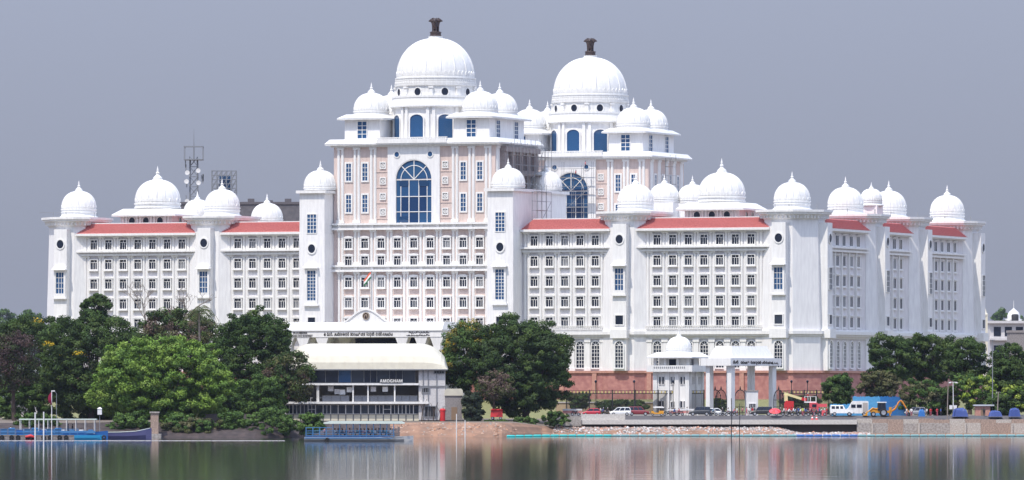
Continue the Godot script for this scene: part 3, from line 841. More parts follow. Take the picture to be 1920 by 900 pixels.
	for k in 16:
		var a := TAU * (k + 0.35) / 16
		var pts := []; var rad := []
		for i in 14:
			var e := 0.02 + i / 13.0 * 1.4
			var rr := 8.45 * pow(cos(e), 0.9)
			pts.append(Vector3(sin(a) * rr, 71.2 + 8.25 * sin(e), cos(a) * rr)); rad.append(0.19)
		d.tube(pts, rad, 5, false)
	var gd := part(B, "great_dome", d, M.dome, o)
	part(gd, "petal_band", petals(8.4, 71.2, 48, 1.05), M.dome)
	part(gd, "cap", MB.new().lathe([Vector2(1.95, 79.0), Vector2(1.95, 79.35), Vector2(1.6, 79.45), Vector2(1.5, 79.9), Vector2(1.6, 80.0), Vector2(0, 80.02)], 24), M.dome)
	lion_capital(gd, 80.0)

# four lions back to back on a round drum
func lion_capital(parent: Node, y: float) -> void:
	part(parent, "capital_base", MB.new().lathe([Vector2(1.25, y), Vector2(1.3, y + 0.15), Vector2(1.2, y + 0.2), Vector2(1.2, y + 0.75), Vector2(1.3, y + 0.8), Vector2(1.25, y + 0.95), Vector2(0, y + 0.96)], 24), M.bronze)
	if not rngstore.has("lion"):
		var bones := []
		bones.append([Vector3(0, 0.1, 0), Vector3(0, 2.4, 0), 0.5, 0.4, 0])
		for k in 4:
			var a := TAU * (k + 0.15) / 4
			var f := Vector3(sin(a), 0, cos(a)); var s := Vector3(cos(a), 0, -sin(a))
			bones.append([f * 0.4 + Vector3(0, 0.9, 0), f * 0.5 + Vector3(0, 1.9, 0), 0.3, 0.42, 0])
			bones.append([f * 0.72 + Vector3(0, 2.5, 0), f * 0.8 + Vector3(0, 2.6, 0), 0.5, 0.44, 0])
			bones.append([f * 1.2 + Vector3(0, 2.5, 0), f * 1.38 + Vector3(0, 2.42, 0), 0.26, 0.2, 0])
			for e in [-1, 1]:
				bones.append([f * 0.6 + s * e * 0.26 + Vector3(0, 1.5, 0), f * 0.62 + s * e * 0.27 + Vector3(0, 0.15, 0), 0.19, 0.13, 0])
				bones.append([f * 0.62 + s * e * 0.27 + Vector3(0, 0.1, 0), f * 0.85 + s * e * 0.27 + Vector3(0, 0.08, 0), 0.15, 0.12, 0])
				bones.append([f * 0.65 + s * e * 0.35 + Vector3(0, 2.95, 0), f * 0.65 + s * e * 0.38 + Vector3(0, 3.08, 0), 0.14, 0.1, 0])
		rngstore.lion = blob(bones, 0.13, 0.08, [Color(1, 1, 1)])
	part(parent, "lion", rngstore.lion, M.bronze, Vector3(0, y + 0.9, 0))
var rngstore := {}

# smooth union of tapered capsules [from, to, r0, r1, colour index], meshed as surface nets
func blob(bones: Array, cell: float, soft: float, cols: Array) -> ArrayMesh:
	var lo := Vector3.ONE * 1e9; var hi := -lo
	for b in bones:
		var r: float = max(b[2], b[3]) + cell * 2
		for p in [b[0], b[1]]:
			lo = lo.min(p - Vector3.ONE * r); hi = hi.max(p + Vector3.ONE * r)
	var nx := int((hi.x - lo.x) / cell) + 2; var ny := int((hi.y - lo.y) / cell) + 2; var nz := int((hi.z - lo.z) / cell) + 2
	var d := PackedFloat32Array(); d.resize(nx * ny * nz); d.fill(9.0)
	for b in bones:
		var p: Vector3 = b[0]; var q: Vector3 = b[1]; var pq := q - p
		var ll: float = max(pq.length_squared(), 1e-6)
		var r: float = max(b[2], b[3]) + cell * 2 + soft
		var a0 := ((p.min(q) - Vector3.ONE * r - lo) / cell).floor().max(Vector3.ZERO)
		var a1 := ((p.max(q) + Vector3.ONE * r - lo) / cell).ceil()
		for k in range(int(a0.z), min(int(a1.z) + 1, nz)):
			for j in range(int(a0.y), min(int(a1.y) + 1, ny)):
				for i in range(int(a0.x), min(int(a1.x) + 1, nx)):
					var w := lo + Vector3(i, j, k) * cell
					var t: float = clamp((w - p).dot(pq) / ll, 0.0, 1.0)
					var e: float = w.distance_to(p + pq * t) - lerp(b[2], b[3], t)
					var at := (k * ny + j) * nx + i
					var h: float = max(soft - abs(d[at] - e), 0.0) / soft
					d[at] = min(d[at], e) - h * h * soft * 0.25
	var id := {}
	var v := PackedVector3Array()
	var offs := [0, 1, nx, nx + 1, nx * ny, nx * ny + 1, nx * ny + nx, nx * ny + nx + 1]
	for k in nz - 1:
		for j in ny - 1:
			for i in nx - 1:
				var at := (k * ny + j) * nx + i
				var mask := 0
				for s in 8:
					if d[at + offs[s]] < 0: mask |= 1 << s
				if mask == 0 or mask == 255: continue
				var sum := Vector3.ZERO; var cnt := 0
				for s in 8:
					for x in [1, 2, 4]:
						var t: int = s | x
						if t == s: continue
						var da: float = d[at + offs[s]]; var db: float = d[at + offs[t]]
						if (da < 0) == (db < 0): continue
						var pa := Vector3(s & 1, (s >> 1) & 1, s >> 2); var pb := Vector3(t & 1, (t >> 1) & 1, t >> 2)
						sum += pa.lerp(pb, da / (da - db)); cnt += 1
				id[at] = v.size()
				v.append(lo + (Vector3(i, j, k) + sum / cnt) * cell)
	var st := MB.new()
	var nn := PackedVector3Array(); nn.resize(v.size())
	var tr := []
	var step := [1, nx, nx * ny]
	for at in id:
		var i: int = at % nx; var j: int = (at / nx) % ny; var k: int = at / (nx * ny)
		for ax in 3:
			var u: int = step[(ax + 1) % 3]; var w: int = step[(ax + 2) % 3]
			if not (id.has(at - u) and id.has(at - w) and id.has(at - u - w)): continue
			var s0: bool = d[at] < 0; var s1: bool = d[at + step[ax]] < 0
			if s0 == s1: continue
			var a: int = id[at]; var b: int = id[at - u]; var e: int = id[at - u - w]; var f: int = id[at - w]
			if s0: tr.append_array([[a, b, e], [a, e, f]])
			else: tr.append_array([[a, e, b], [a, f, e]])
	for t in tr:
		var m: Vector3 = (v[t[1]] - v[t[0]]).cross(v[t[2]] - v[t[0]])
		for x in 3: nn[t[x]] += m
	st.tinted = cols.size() > 1
	for i in v.size():
		if cols.size() > 1:
			var best := 1e9
			for b in bones:
				var pq: Vector3 = b[1] - b[0]
				var t: float = clamp((v[i] - b[0]).dot(pq) / max(pq.length_squared(), 1e-6), 0.0, 1.0)
				var e: float = v[i].distance_to(b[0] + pq * t) - lerp(b[2], b[3], t)
				if e < best:
					best = e; st.col = cols[b[4]]
		st.vert(v[i], nn[i])
	for t in tr: st.ix.append_array([t[0], t[2], t[1]])
	return st.mesh()

# ---------------------------------------------------------------- ground, water, road and banks
const WATER := 0.7
func shore_z(x: float) -> float: # the water's edge
	var w := sin(x * 0.11) * 0.8 + sin(x * 0.043 + 1.0) * 1.2
	var a := smoothstep(-52.0, -38.0, x); var b := smoothstep(-4.0, 8.0, x)
	return lerp(lerp(152.0, 140.0, a), 114.5, b) + w * (1.0 - b * 0.8)
func bank_top(x: float) -> float:
	return lerp(lerp(3.5, 2.3, smoothstep(-2.0, 12.0, x)), 1.2, smoothstep(52.0, 58.0, x))
func ground() -> void:
	var water := StandardMaterial3D.new()
	water.albedo_color = lin(0.03, 0.032, 0.034)
	water.roughness = 0.055
	water.metallic_specular = 0.5
	var f := FastNoiseLite.new()
	f.seed = 5; f.frequency = 0.012; f.fractal_octaves = 4
	var t := NoiseTexture2D.new()
	t.width = 1024; t.height = 1024; t.seamless = true; t.noise = f; t.as_normal_map = true; t.bump_strength = 6.0
	water.normal_enabled = true; water.normal_texture = t; water.normal_scale = 0.02
	water.uv1_triplanar = true; water.uv1_world_triplanar = true; water.uv1_scale = Vector3.ONE * 0.006
	var wq := MB.new()
	wq.quad(Vector3(-1500, WATER, 2800), Vector3(1500, WATER, 2800), Vector3(1500, WATER, 100), Vector3(-1500, WATER, 100))
	setting("water", wq, water)
	# land: bank strip along the water, then flat ground to the horizon
	var n := FastNoiseLite.new(); n.seed = 11; n.frequency = 0.12
	var b := MB.new(); var l := MB.new(); var shaded_mud := MB.new()
	var x := -420.0
	var prev := []
	var lastrow := []
	while x <= 420.0:
		var row := []
		var zs := shore_z(x)
		var wide: float = lerp(9.0, 4.0, smoothstep(-4.0, 8.0, x))
		for k in 8:
			var s := (k - 1) / 6.0
			var y: float = lerp(WATER - 0.05, bank_top(x), clamp(pow(max(s, 0.0), 0.75), 0, 1)) - (0.5 if k == 0 else 0.0)
			y += n.get_noise_2d(x * 1.2, s * 40) * 0.5 * (1.0 - abs(s - 0.5) * 2.0) + n.get_noise_2d(x * 4, s * 90) * 0.12 * (1.0 if k > 0 and k < 7 else 0.0)
			row.append(Vector3(x, y, zs + 1.5 - wide * s))
		if prev.size():
			for k in 7: (shaded_mud if x < -22.0 + 3.0 * n.get_noise_2d(k * 9, 3) else b).quad(prev[k], row[k], row[k + 1], prev[k + 1])
			var p0: Vector3 = prev[7]; var p1: Vector3 = row[7]
			l.quad(p0, p1, Vector3(x, 4.0, 70), Vector3(x - 2.0, 4.0, 70))
		prev = row
		x += 2.0
	l.quad(Vector3(-9000, 4.0, 70), Vector3(9000, 4.0, 70), Vector3(9000, 4.0, -9000), Vector3(-9000, 4.0, -9000))
	for s in [-1, 1]:
		var p := [Vector3(s * 420, 3.6, 130), Vector3(s * 9000, 3.6, 130), Vector3(s * 9000, 4, 70), Vector3(s * 420, 4, 70)]
		if s < 0: p = [p[1], p[0], p[3], p[2]]
		l.quad(p[0], p[1], p[2], p[3])
	setting("bank", b, M.soil)
	setting("muddy_bank", shaded_mud, M.shaded_mud)
	setting("land", l, M.dirt)
	# road along the shore, with a pale edge slab over the stones
	var rd := MB.new()
	rd.box(8.62, 1.0, 84, 260, 4.75, 103)
	rd.quad(Vector3(8.62, 3.0, 108.8), Vector3(260, 3.0, 108.8), Vector3(260, 4.75, 103), Vector3(8.62, 4.75, 103))
	setting("road", rd, M.asphalt)
	var slab_ := MB.new()
	slab_.box(14.11, 3.05, 105, 69.07, 3.95, 111.6)
	setting("promenade", slab_, M.slab)
	setting("quay_wall", MB.new().box(11.76, 0, 106, 69.07, 3.05, 109.6), M.concrete_dark)
	setting("pavement", MB.new().box(8.62, 3.4, 80, 260, 4.9, 84), M.slab)
	# lawn sloping up to the plinth
	var g := MB.new()
	g.at(Vector3(-22.18, 7, 5.85), deg_to_rad(-22))
	g.prism(rect(-100, -135, 112, 34), -3.0, 1.0, rect(-94, -124, 96, 5))
	setting("lawn", g, M.grass)
	# stones dumped below the road
	var r := RandomNumberGenerator.new(); r.seed = 4
	var st := MB.new()
	var cols := [Color(0.5, 0.46, 0.43), Color(0.36, 0.32, 0.3), Color(0.42, 0.27, 0.21), Color(0.6, 0.57, 0.55), Color(0.22, 0.19, 0.18), Color(0.45, 0.22, 0.15), Color(0.3, 0.27, 0.26)]
	for i in 5200:
		var px := r.randf_range(8, 71.5)
		if px < 14 and r.randf() < 0.5: continue
		var s := pow(r.randf(), 0.9)
		var zz := shore_z(px) + 1.2 - 3.9 * s
		var y: float = lerp(WATER - 0.1, bank_top(px) + 0.15, pow(s, 0.8))
		var k := r.randf_range(0.12, 0.34) * (1.6 if r.randf() < 0.08 else 1.0)
		st.tint(cols[r.randi() % cols.size()] * r.randf_range(0.75, 1.1))
		stone(st, Vector3(px, y, zz), k, r)
	var so := setting("rubble", st, M.tinted, "stuff")
	so.set_meta("label", "grey and reddish rubble stones dumped along the water under the road"); so.set_meta("category", "rubble")
	st = MB.new()
	var ec := [Color(0.42, 0.22, 0.13), Color(0.3, 0.16, 0.1), Color(0.5, 0.34, 0.25), Color(0.32, 0.28, 0.25)]
	for i in 4200:
		var px := r.randf_range(-24, 8)
		var s := pow(r.randf(), 0.9)
		st.tint(ec[r.randi() % 4] * r.randf_range(0.7, 1.1))
		stone(st, Vector3(px, lerp(WATER, bank_top(px) - 0.1, pow(s, 0.75)), shore_z(px) + 1.0 - 8.5 * s), r.randf_range(0.06, 0.22) * (2.0 if r.randf() < 0.06 else 1.0), r)
	so = setting("clods", st, M.tinted, "stuff")
	so.set_meta("label", "clods of orange earth on the bank below the lakeside restaurant"); so.set_meta("category", "earth")
func stone(st: MB, p: Vector3, k: float, r: RandomNumberGenerator) -> void:
	# lumpy octahedron
	var a := r.randf() * TAU
	var q := []
	for i in 4: q.append(p + Vector3(cos(a + i * PI / 2) * k * r.randf_range(0.7, 1.2), r.randf_range(-0.2, 0.2) * k, sin(a + i * PI / 2) * k * r.randf_range(0.7, 1.2)))
	var t := p + Vector3(r.randf_range(-0.3, 0.3) * k, k * r.randf_range(0.5, 0.9), r.randf_range(-0.3, 0.3) * k)
	var d := p - Vector3(0, k * 0.6, 0)
	for i in 4:
		var j := (i + 1) % 4
		st.flat3(q[i], q[j], t, (q[i] + q[j]) / 2 + t - p * 2)
		st.flat3(q[i], q[j], d, (q[i] + q[j]) / 2 + d - p * 2)

# ---------------------------------------------------------------- lettering drawn as bent strokes
func strokes(b: MB, list: Array, x: float, y: float, h: float, t: float) -> void:
	for s in list: # [cx, cy, rx, ry, from, to] in letter heights
		var pts := []; var rad := []
		var k := 9
		for i in k + 1:
			var a := deg_to_rad(lerp(float(s[4]), float(s[5]), i / float(k)))
			pts.append(Vector3(x + (s[0] + cos(a) * s[2]) * h, y + (s[1] + sin(a) * s[3]) * h, 0)); rad.append(t)
		b.tube(pts, rad, 4, true)
func round_script(text: String, h: float, t: float) -> MB:
	var tick := [0.5, 0.98, 0.16, 0.14, 200, 360]
	var G := {
		"d": [[0.45, 0.4, 0.38, 0.34, 130, 420], [0.5, 0.42, 0.12, 0.12, 0, 300], tick], "o": [[0.42, 0.4, 0.36, 0.36, 100, 430], tick],
		"b": [[0.3, 0.38, 0.24, 0.32, 80, 360], [0.74, 0.38, 0.22, 0.32, 180, 470], [0.6, 0.85, 0.2, 0.18, 0, 300]], "r": [[0.42, 0.4, 0.32, 0.34, -250, 90], [0.42, 0.9, 0.22, 0.12, 20, 200]],
		"m": [[0.25, 0.4, 0.2, 0.32, 60, 340], [0.62, 0.4, 0.2, 0.32, 180, 400], [1.0, 0.5, 0.2, 0.4, 200, 420]], "k": [[0.4, 0.36, 0.34, 0.3, 20, 330], [0.4, 0.8, 0.26, 0.16, 180, 400], [0.45, 0.55, 0.3, 0.02, 0, 180]],
		"t": [[0.36, 0.4, 0.3, 0.34, 70, 390], [0.8, 0.45, 0.16, 0.34, 180, 440], tick], "l": [[0.3, 0.36, 0.22, 0.3, 0, 360], [0.7, 0.42, 0.24, 0.4, 160, 420]],
		"g": [[0.4, 0.3, 0.34, 0.5, 20, 160], tick], "s": [[0.4, 0.4, 0.34, 0.34, 30, 330], [0.62, 0.5, 0.14, 0.3, 60, 300], tick], "j": [[0.4, 0.42, 0.34, 0.32, 100, 430], [0.5, -0.16, 0.16, 0.2, 60, 330], tick],
		"v": [[0.42, 0.4, 0.32, 0.34, 140, 440], [0.8, 0.5, 0.14, 0.3, 250, 450]], ".": [[0.1, 0.1, 0.06, 0.06, 0, 360]], ":": [[0.1, 0.15, 0.06, 0.06, 0, 360], [0.1, 0.65, 0.06, 0.06, 0, 360]]}
	var b := MB.new()
	var x := 0.0
	for ch in text:
		if G.has(ch):
			strokes(b, G[ch], x, 0, h, t)
			x += (0.38 if ch in ".:" else 1.24 if ch == "m" else 1.02) * h
		else: x += 0.5 * h
	b.col = Color(x, 0, 0)
	return b
func flowing_script(w: float, h: float, t: float, sd: int) -> MB:
	# right-to-left hand: long bowls with dots above and below
	var b := MB.new()
	var r := RandomNumberGenerator.new(); r.seed = sd
	var x := 0.0
	while x < w:
		var k := r.randf_range(0.5, 1.1) * h
		match r.randi() % 4:
			0: strokes(b, [[0.5, 0.5, 0.5, 0.35, 180, 350], [0.95, 0.75, 0.08, 0.3, 180, 270]], x, 0, k, t)
			1: strokes(b, [[0.4, 0.3, 0.4, 0.12, 180, 360], [0.1, 0.6, 0.04, 0.4, 90, 270]], x, 0, k, t)
			2: strokes(b, [[0.4, 0.35, 0.3, 0.2, 20, 340]], x, 0, k, t)
			3: strokes(b, [[0.45, 0.15, 0.45, 0.3, 20, 160], [0.3, 0.8, 0.06, 0.05, 0, 360]], x, 0, k, t)
		x += k * 0.95
	return b
func latin(text: String, h: float, depth := 0.06, bold := true) -> TextMesh:
	var f := SystemFont.new()
	f.font_names = PackedStringArray(["Droid Sans"])
	if bold: f.font_weight = 700
	var m := TextMesh.new()
	m.text = text; m.font = f; m.font_size = 64; m.pixel_size = h / 46.0; m.depth = depth
	return m

# ---------------------------------------------------------------- entrance porch, gatehouse, gate, fences
func gate_things() -> void:
	var o := Vector3(-22.18, 7, 5.85); var yaw := deg_to_rad(-22)
	var R := Basis(Vector3.UP, yaw)
	# porch in front of the main block
	var p := thing("entrance_porch", "wide white entrance porch with curved pediment and lettered fascia before the main block", "porch", o + R * Vector3(0, -3, 19), yaw)
	var y := 3.0 # local heights below are above the plinth foot
	part(p, "fascia", MB.new().box(-18.4, y + 14.2, -7, 18.4, y + 15.5, 7), M.trim)
	var rf := MB.new()
	rf.prism(rect(-18.6, -7.2, 18.6, 7.2), y + 15.5, y + 15.75); rf.prism(rect(-18.6, -7.2, 18.6, 7.2), y + 15.753, y + 17.4, rect(-18.0, -4.5, 18.0, 4.5))
	part(p, "roof", rf, M.dome)
	var pd := PackedVector2Array([Vector2(-5.4, 17.3)])
	for i in 17:
		var s := i / 16.0
		var u: float = abs(s - 0.5) * 2
		pd.append(Vector2(lerp(-5.2, 5.2, s), 17.35 + 2.75 * pow(cos(u * PI / 2), 1.35)))
	pd.append(Vector2(5.4, 17.3))
	var pe := part(p, "pediment", MB.new().plate(pd, 4.0, 4.5), M.trim, Vector3(0, y, 0))
	var rim := MB.new()
	for i in pd.size() - 1: rim.bar(Vector3(pd[i].x, pd[i].y, 4.55), Vector3(pd[i + 1].x, pd[i + 1].y, 4.55), 0.35, 0.3)
	part(pe, "moulding", rim, M.trim)
	var em := part(p, "emblem", MB.new().plate(oval(0.8, 0.8, 20), 4.5, 4.62), M.bronze, Vector3(0, y + 18.7, 0))
	em.set_meta("label", "round dark emblem in the pediment")
	part(em, "emblem_ring", MB.new().ring(oval(0.8, 0.8, 20), oval(0.62, 0.62, 20), 4.6, 4.72), paint(Color(0.3, 0.24, 0.18), 0.6))
	part(em, "emblem_arch", MB.new().ring(arch(0.34, -0.35, 0.05, 0.3), arch(0.2, -0.35, 0.0, 0.18), 4.6, 4.74), paint(Color(0.35, 0.27, 0.2), 0.6))
	for x in [-17.2, -13.6, -9.2, 9.2, 13.6, 17.2]:
		for z in [-6, 6]:
			part(p, "column", MB.new().box(-0.8, 0, -0.8, 0.8, y + 12.4, 0.8).prism(rect(-0.8, -0.8, 0.8, 0.8), y + 12.4, y + 14.2, rect(-1.5, -0.9, 1.5, 0.9)), M.trim, Vector3(x, 0, z))
	part(p, "back_wall", MB.new().box(-18, 0, -7.6, 18, y + 14.2, -7.1), M.wing)
	part(p, "dark_glass", MB.new().box(-7.4, 0, -7.1, 7.4, y + 14.1, -6.9), M.glass)
	part(p, "link", MB.new().box(-10, y + 12, -24, 10, y + 14.5, -7.6), M.white)
	var tel := round_script("d: b.or. amboedkor toelmgaon rojtr socivalyom".replace("a", "v").replace("e", "k").replace("n", "s").replace("c", "b").replace("i", "r").replace("y", "l"), 0.66, 0.085)
	part(p, "lettering", tel, M.black_letter, Vector3(-8.7, y + 14.5, 7.02)).scale.x = 15.9 / tel.col.r
	for q in [["DR.B.R.AMBEDKAR", 15.12], ["TELANGANA STATE SECRETARIAT", 14.52]]:
		part(p, "lettering", latin(q[0], 0.46), M.black_letter, Vector3(-14.2, y + q[1], 7.03)).scale.x = 0.58
	part(p, "lettering", flowing_script(4.4, 0.62, 0.075, 3), M.black_letter, Vector3(10.9, y + 14.95, 7.02))
	part(p, "lettering", flowing_script(5.2, 0.5, 0.075, 8), M.black_letter, Vector3(10.4, y + 14.4, 7.02))
	# gatehouse
	var g := thing("gatehouse", "white two-storey gatehouse with balcony and small dome beside the gate", "gatehouse", Vector3(34.38, 4, 72), yaw)
	part(g, "wall", MB.new().box(-3.7, 0, -4.3, 3.7, 9.7, 4.3), M.trim)
	for x in [-3.7, -0.9, 1.3, 3.7]:
		part(g, "pilaster", MB.new().box(-0.45, 0, 0, 0.45, 9.7, 0.35), M.dome, Vector3(x * 0.95, 0, 4.3))
	for z in [-3.6, 0, 3.6]:
		part(g, "pilaster", MB.new().box(-0.45, 0, 0, 0.45, 9.7, 0.35), M.dome, Vector3(3.7, 0, z), PI / 2)
	for x in [-2.5, -1.8, 0.05, 0.75, 2.2, 2.9]:
		fit(g, "window", grid_frame(0.42, 1.5, 1, 1, 0.05, 0.08), slab(0.42, 1.5), M.glass, Vector3(x, 7.9, 4.3))
		fit(g, "window", grid_frame(0.42, 1.3, 1, 1, 0.05, 0.08), slab(0.42, 1.3), M.glass, Vector3(x, 3.0, 4.3))
	for z in [-2.2, -1.4, 1.4, 2.2]:
		fit(g, "window", grid_frame(0.42, 1.5, 1, 1, 0.05, 0.08), slab(0.42, 1.5), M.glass, Vector3(3.7, 7.9, z), PI / 2)
	fit(g, "door", grid_frame(1.0, 2.6, 1, 1, 0.05, 0.12), slab(1.0, 2.6), M.door, Vector3(0.4, 2.2, 4.3))
	var bc := MB.new()
	bc.box(-5.0, 9.7, -5.6, 5.0, 10.1, 5.6)
	for s in [[-5, -5.6, 5, -5.3], [-5, 5.3, 5, 5.6], [-5, -5.3, -4.7, 5.3], [4.7, -5.3, 5, 5.3]]: bc.box(s[0], 10.1, s[1], s[2], 11.0, s[3])
	part(g, "balcony", bc, M.dome)
	var bz := MB.new()
	for i in 16: bz.box(-3.4 + i * 0.44, 10.35, 5.6, -3.16 + i * 0.44, 10.75, 5.63)
	part(g, "baluster_slot", bz, M.steel)
	part(g, "upper_room", MB.new().box(-3.0, 10.1, -3.6, 3.0, 12.5, 3.6), M.trim)
	for x in [-3.6, -1.4, 1.4, 3.6]: part(g, "post", MB.new().box(-0.25, 10.1, -0.25, 0.25, 12.5, 0.25), M.dome, Vector3(x, 0, 4.2))
	fit(g, "window", grid_frame(1.6, 1.4, 1, 1), slab(1.6, 1.4), M.glass, Vector3(0, 11.6, 3.6))
	fit(g, "window", grid_frame(1.6, 1.4, 1, 1), slab(1.6, 1.4), M.glass, Vector3(3.0, 11.6, 0.5), PI / 2)
	var ge := MB.new()
	ge.prism(rect(-5.0, -5.6, 5.0, 5.6), 12.5, 12.75); ge.prism(rect(-5.0, -5.6, 5.0, 5.6), 12.753, 13.7, rect(-3.4, -4.0, 3.4, 4.0))
	part(g, "roof", ge, M.dome)
	dome(g, 2.6, Vector3(0, 13.6, 0), 0.25)
	# gate canopy, set at an angle
	var cy := deg_to_rad(45); var C := Basis(Vector3.UP, cy)
	var near := Vector3(44.47, 4, 90)
	var k := thing("gate_canopy", "white flat gate canopy on pillars with dark lettering on its fascia", "gate", near - C * Vector3(-7.6, 0, 4.2), cy)
	part(k, "fascia", MB.new().box(-7.6, 10.9, -4.2, 7.6, 12.45, 4.2), M.trim)
	part(k, "roof", MB.new().prism(rect(-6.3, -3.3, 6.3, 3.3), 12.45, 14.9, rect(-5.3, -2.2, 5.3, 2.2)), M.dome)
	for x in [-6.2, 6.2]:
		for z in [-3, 3]: part(k, "pillar", MB.new().box(x - 0.55, 0, z - 0.55, x + 0.55, 10.9, z + 0.55), M.trim)
	part(k, "pillar", MB.new().box(-0.6, 0, -3.6, 0.6, 10.9, -2.4), M.trim)
	part(k, "lettering", round_script("bvr", 0.55, 0.09), M.black_letter, Vector3(-6.9, 11.35, 4.22))
	part(k, "lettering", round_script("toekg rosjtb vrslov".replace("e", "l"), 0.52, 0.085), M.black_letter, Vector3(-4.6, 11.3, 4.22))
	part(k, "lettering", flowing_script(2.0, 0.45, 0.07, 5), M.black_letter, Vector3(4.6, 11.2, 4.22))
	# iron gates hung under it
	for q in [[1388, 2.6, "beside the guard booth"], [1341, 2.6, "next to the gatehouse"], [1352, 2.4, "behind the near pillar"], [1460, 2.2, "at the far pillar where the fence begins again"]]:
		var m := MB.new()
		var w: float = q[1] / 2
		m.ring(arch(w, 0, 3.8, 2.2, 8), arch(w - 0.14, 0.14, 3.8, 2.0, 8), -0.06, 0.06)
		for i in 11:
			var x: float = lerp(-w + 0.1, w - 0.1, i / 10.0)
			m.box(x - 0.04, 0, -0.04, x + 0.04, 3.8 + 1.95 * sqrt(max(0.0, 1 - x * x / (w * w))), 0.04)
		for yy in [1.2, 2.4, 3.8]: m.box(-w, yy - 0.06, -0.05, w, yy + 0.06, 0.05)
		var gt := thing("iron_gate", "black iron gate leaf with arched top " + q[2], "gate", Vector3((q[0] - 960) * 1418 / 13000.0, 4.1, 82), 0, "iron gate leaves")
		part(gt, "leaf", m, M.iron)
		part(gt, "spike", MB.new().lathe([Vector2(0.12, 0), Vector2(0.16, 0.2), Vector2(0, 0.8)], 8), M.iron, Vector3(0, 5.95, 0))
	# guard box with posters
	var gb := thing("guard_box", "pale grey guard booth with barred window beside the iron gate", "booth", Vector3(48.87, 4.1, 85), 0.1)
	part(gb, "booth", MB.new().box(-1.2, 0, -1.2, 1.2, 5.6, 1.2), M.trim)
	part(gb, "roof", MB.new().box(-1.35, 5.6, -1.35, 1.35, 5.8, 1.35), M.concrete)
	fit(gb, "window", grid_frame(1.3, 1.6, 4, 2, 0.07), slab(1.3, 1.6), M.glass, Vector3(0, 2.2, 1.2))
	# fence of the grounds
	for s in [[1062, 1320, "tall black iron fence with gilded top rail left of the gate pillars"], [1462, 1600, "tall black iron fence behind the parked crane and motorcycles"]]:
		var x0: float = (s[0] - 960) * 1424 / 13000.0; var x1: float = (s[1] - 960) * 1424 / 13000.0
		var f := thing("iron_fence", s[2], "fence", Vector3((x0 + x1) / 2, 4, 76))
		var w := (x1 - x0) / 2
		var bars := MB.new(); var x := -w
		while x < w:
			bars.box(x - 0.04, 0.5, -0.04, x + 0.04, 5.6, 0.04); x += 0.24
		part(f, "bars", bars, M.iron).set_meta("kind", "stuff")
		part(f, "rail", MB.new().box(-w, 0.9, -0.05, w, 1.0, 0.05).box(-w, 5.15, -0.06, w, 5.3, 0.06).box(-w, 5.75, -0.06, w, 5.85, 0.06), M.iron)
		var sp := MB.new(); x = -w
		while x < w:
			sp.box(x, 5.3, -0.08, x + 0.26, 5.75, 0.08); x += 0.72
		part(f, "gilded_panel", sp, M.gold).set_meta("kind", "stuff")
		part(f, "base_wall", MB.new().box(-w, 0, -0.2, w, 0.5, 0.2), M.concrete)
		x = -w
		while x <= w + 0.1:
			part(f, "post", MB.new().box(-0.12, 0, -0.12, 0.12, 6.0, 0.12), M.iron, Vector3(x, 0, 0)); x += w / 3
	# lamp posts
	var lp := thing("lamp_post", "slim black lamp post with a small globe by the fence next to the huge tree", "lamp post", Vector3(17.16, 4.1, 79), 0, "lamp posts along the fence")
	part(lp, "pole", MB.new().lathe([Vector2(0.22, 0), Vector2(0.2, 0.6), Vector2(0.1, 0.8), Vector2(0.075, 7.2), Vector2(0.16, 7.3), Vector2(0.0, 7.35)], 8), M.iron)
	part(lp, "globe", MB.new().lathe([Vector2(0.05, 0), Vector2(0.22, 0.12), Vector2(0.27, 0.3), Vector2(0.2, 0.5), Vector2(0.0, 0.6)], 10), M.glass, Vector3(0, 7.3, 0))
	for q in [[1189, "midway between the huge tree and the gatehouse"], [1262, "before the gatehouse's wide face"], [1333, "between the gatehouse and the gate canopy"], [1363, "beside the canopy's near pillar"], [1452, "beside the canopy's far pillar"], [1484, "behind the crane lorry's body"], [1514, "behind the crane basket"]]:
		copy_of(lp, "slim black lamp post with a small globe " + q[1], Vector3((q[0] - 960) * 1421 / 13000.0, 4.1, 79))
	# flag before the main block
	var fl := thing("flag_pole", "tall pole with saffron, white and green flag before the main block", "flag", o + R * Vector3(-4.6, -3, 10), yaw)
	part(fl, "pole", MB.new().lathe([Vector2(0.16, 0), Vector2(0.08, 31.5), Vector2(0, 31.6)], 8), M.steel)
	for i in 3:
		var b := MB.new()
		for j in 8:
			var xa := j * 0.26; var xb := xa + 0.26
			var za := sin(xa * 3.0) * 0.25; var zb := sin(xb * 3.0) * 0.25
			var ya := -xa * 1.05 - i * 0.62; var yb := -xb * 1.05 - i * 0.62
			b.quad(Vector3(-xa, ya - 0.62, za), Vector3(-xb, yb - 0.62, zb), Vector3(-xb, yb, zb), Vector3(-xa, ya, za))
		part(fl, "flag_band", b, [M.saffron, M.trim, M.green][i], Vector3(-0.08, 31.4, 0)).scale = Vector3.ONE * 0.8
	scaffold("steel scaffolding against the shaded side of the front great tower", o + R * Vector3(21.6, 37.6, -16), yaw + PI / 2, 22, 18, 1.4, 2.0)
	scaffold("steel scaffolding before the arched window of the rear great tower", o + R * Vector3(0, 39.5, -93.2), yaw, 12, 14, 1.2, 2.2)
	scaffold("thin scaffolding standing on the wing roof beside the stair tower", o + R * Vector3(27.2, 37.6, -9), yaw + PI / 2, 8, 8, 1.2, 2.4)
	scaffold("narrow scaffolding at the outer side of the rear great tower", o + R * Vector3(21.0, 42, -104), yaw + PI / 2, 3, 14, 1.4, 2.0)
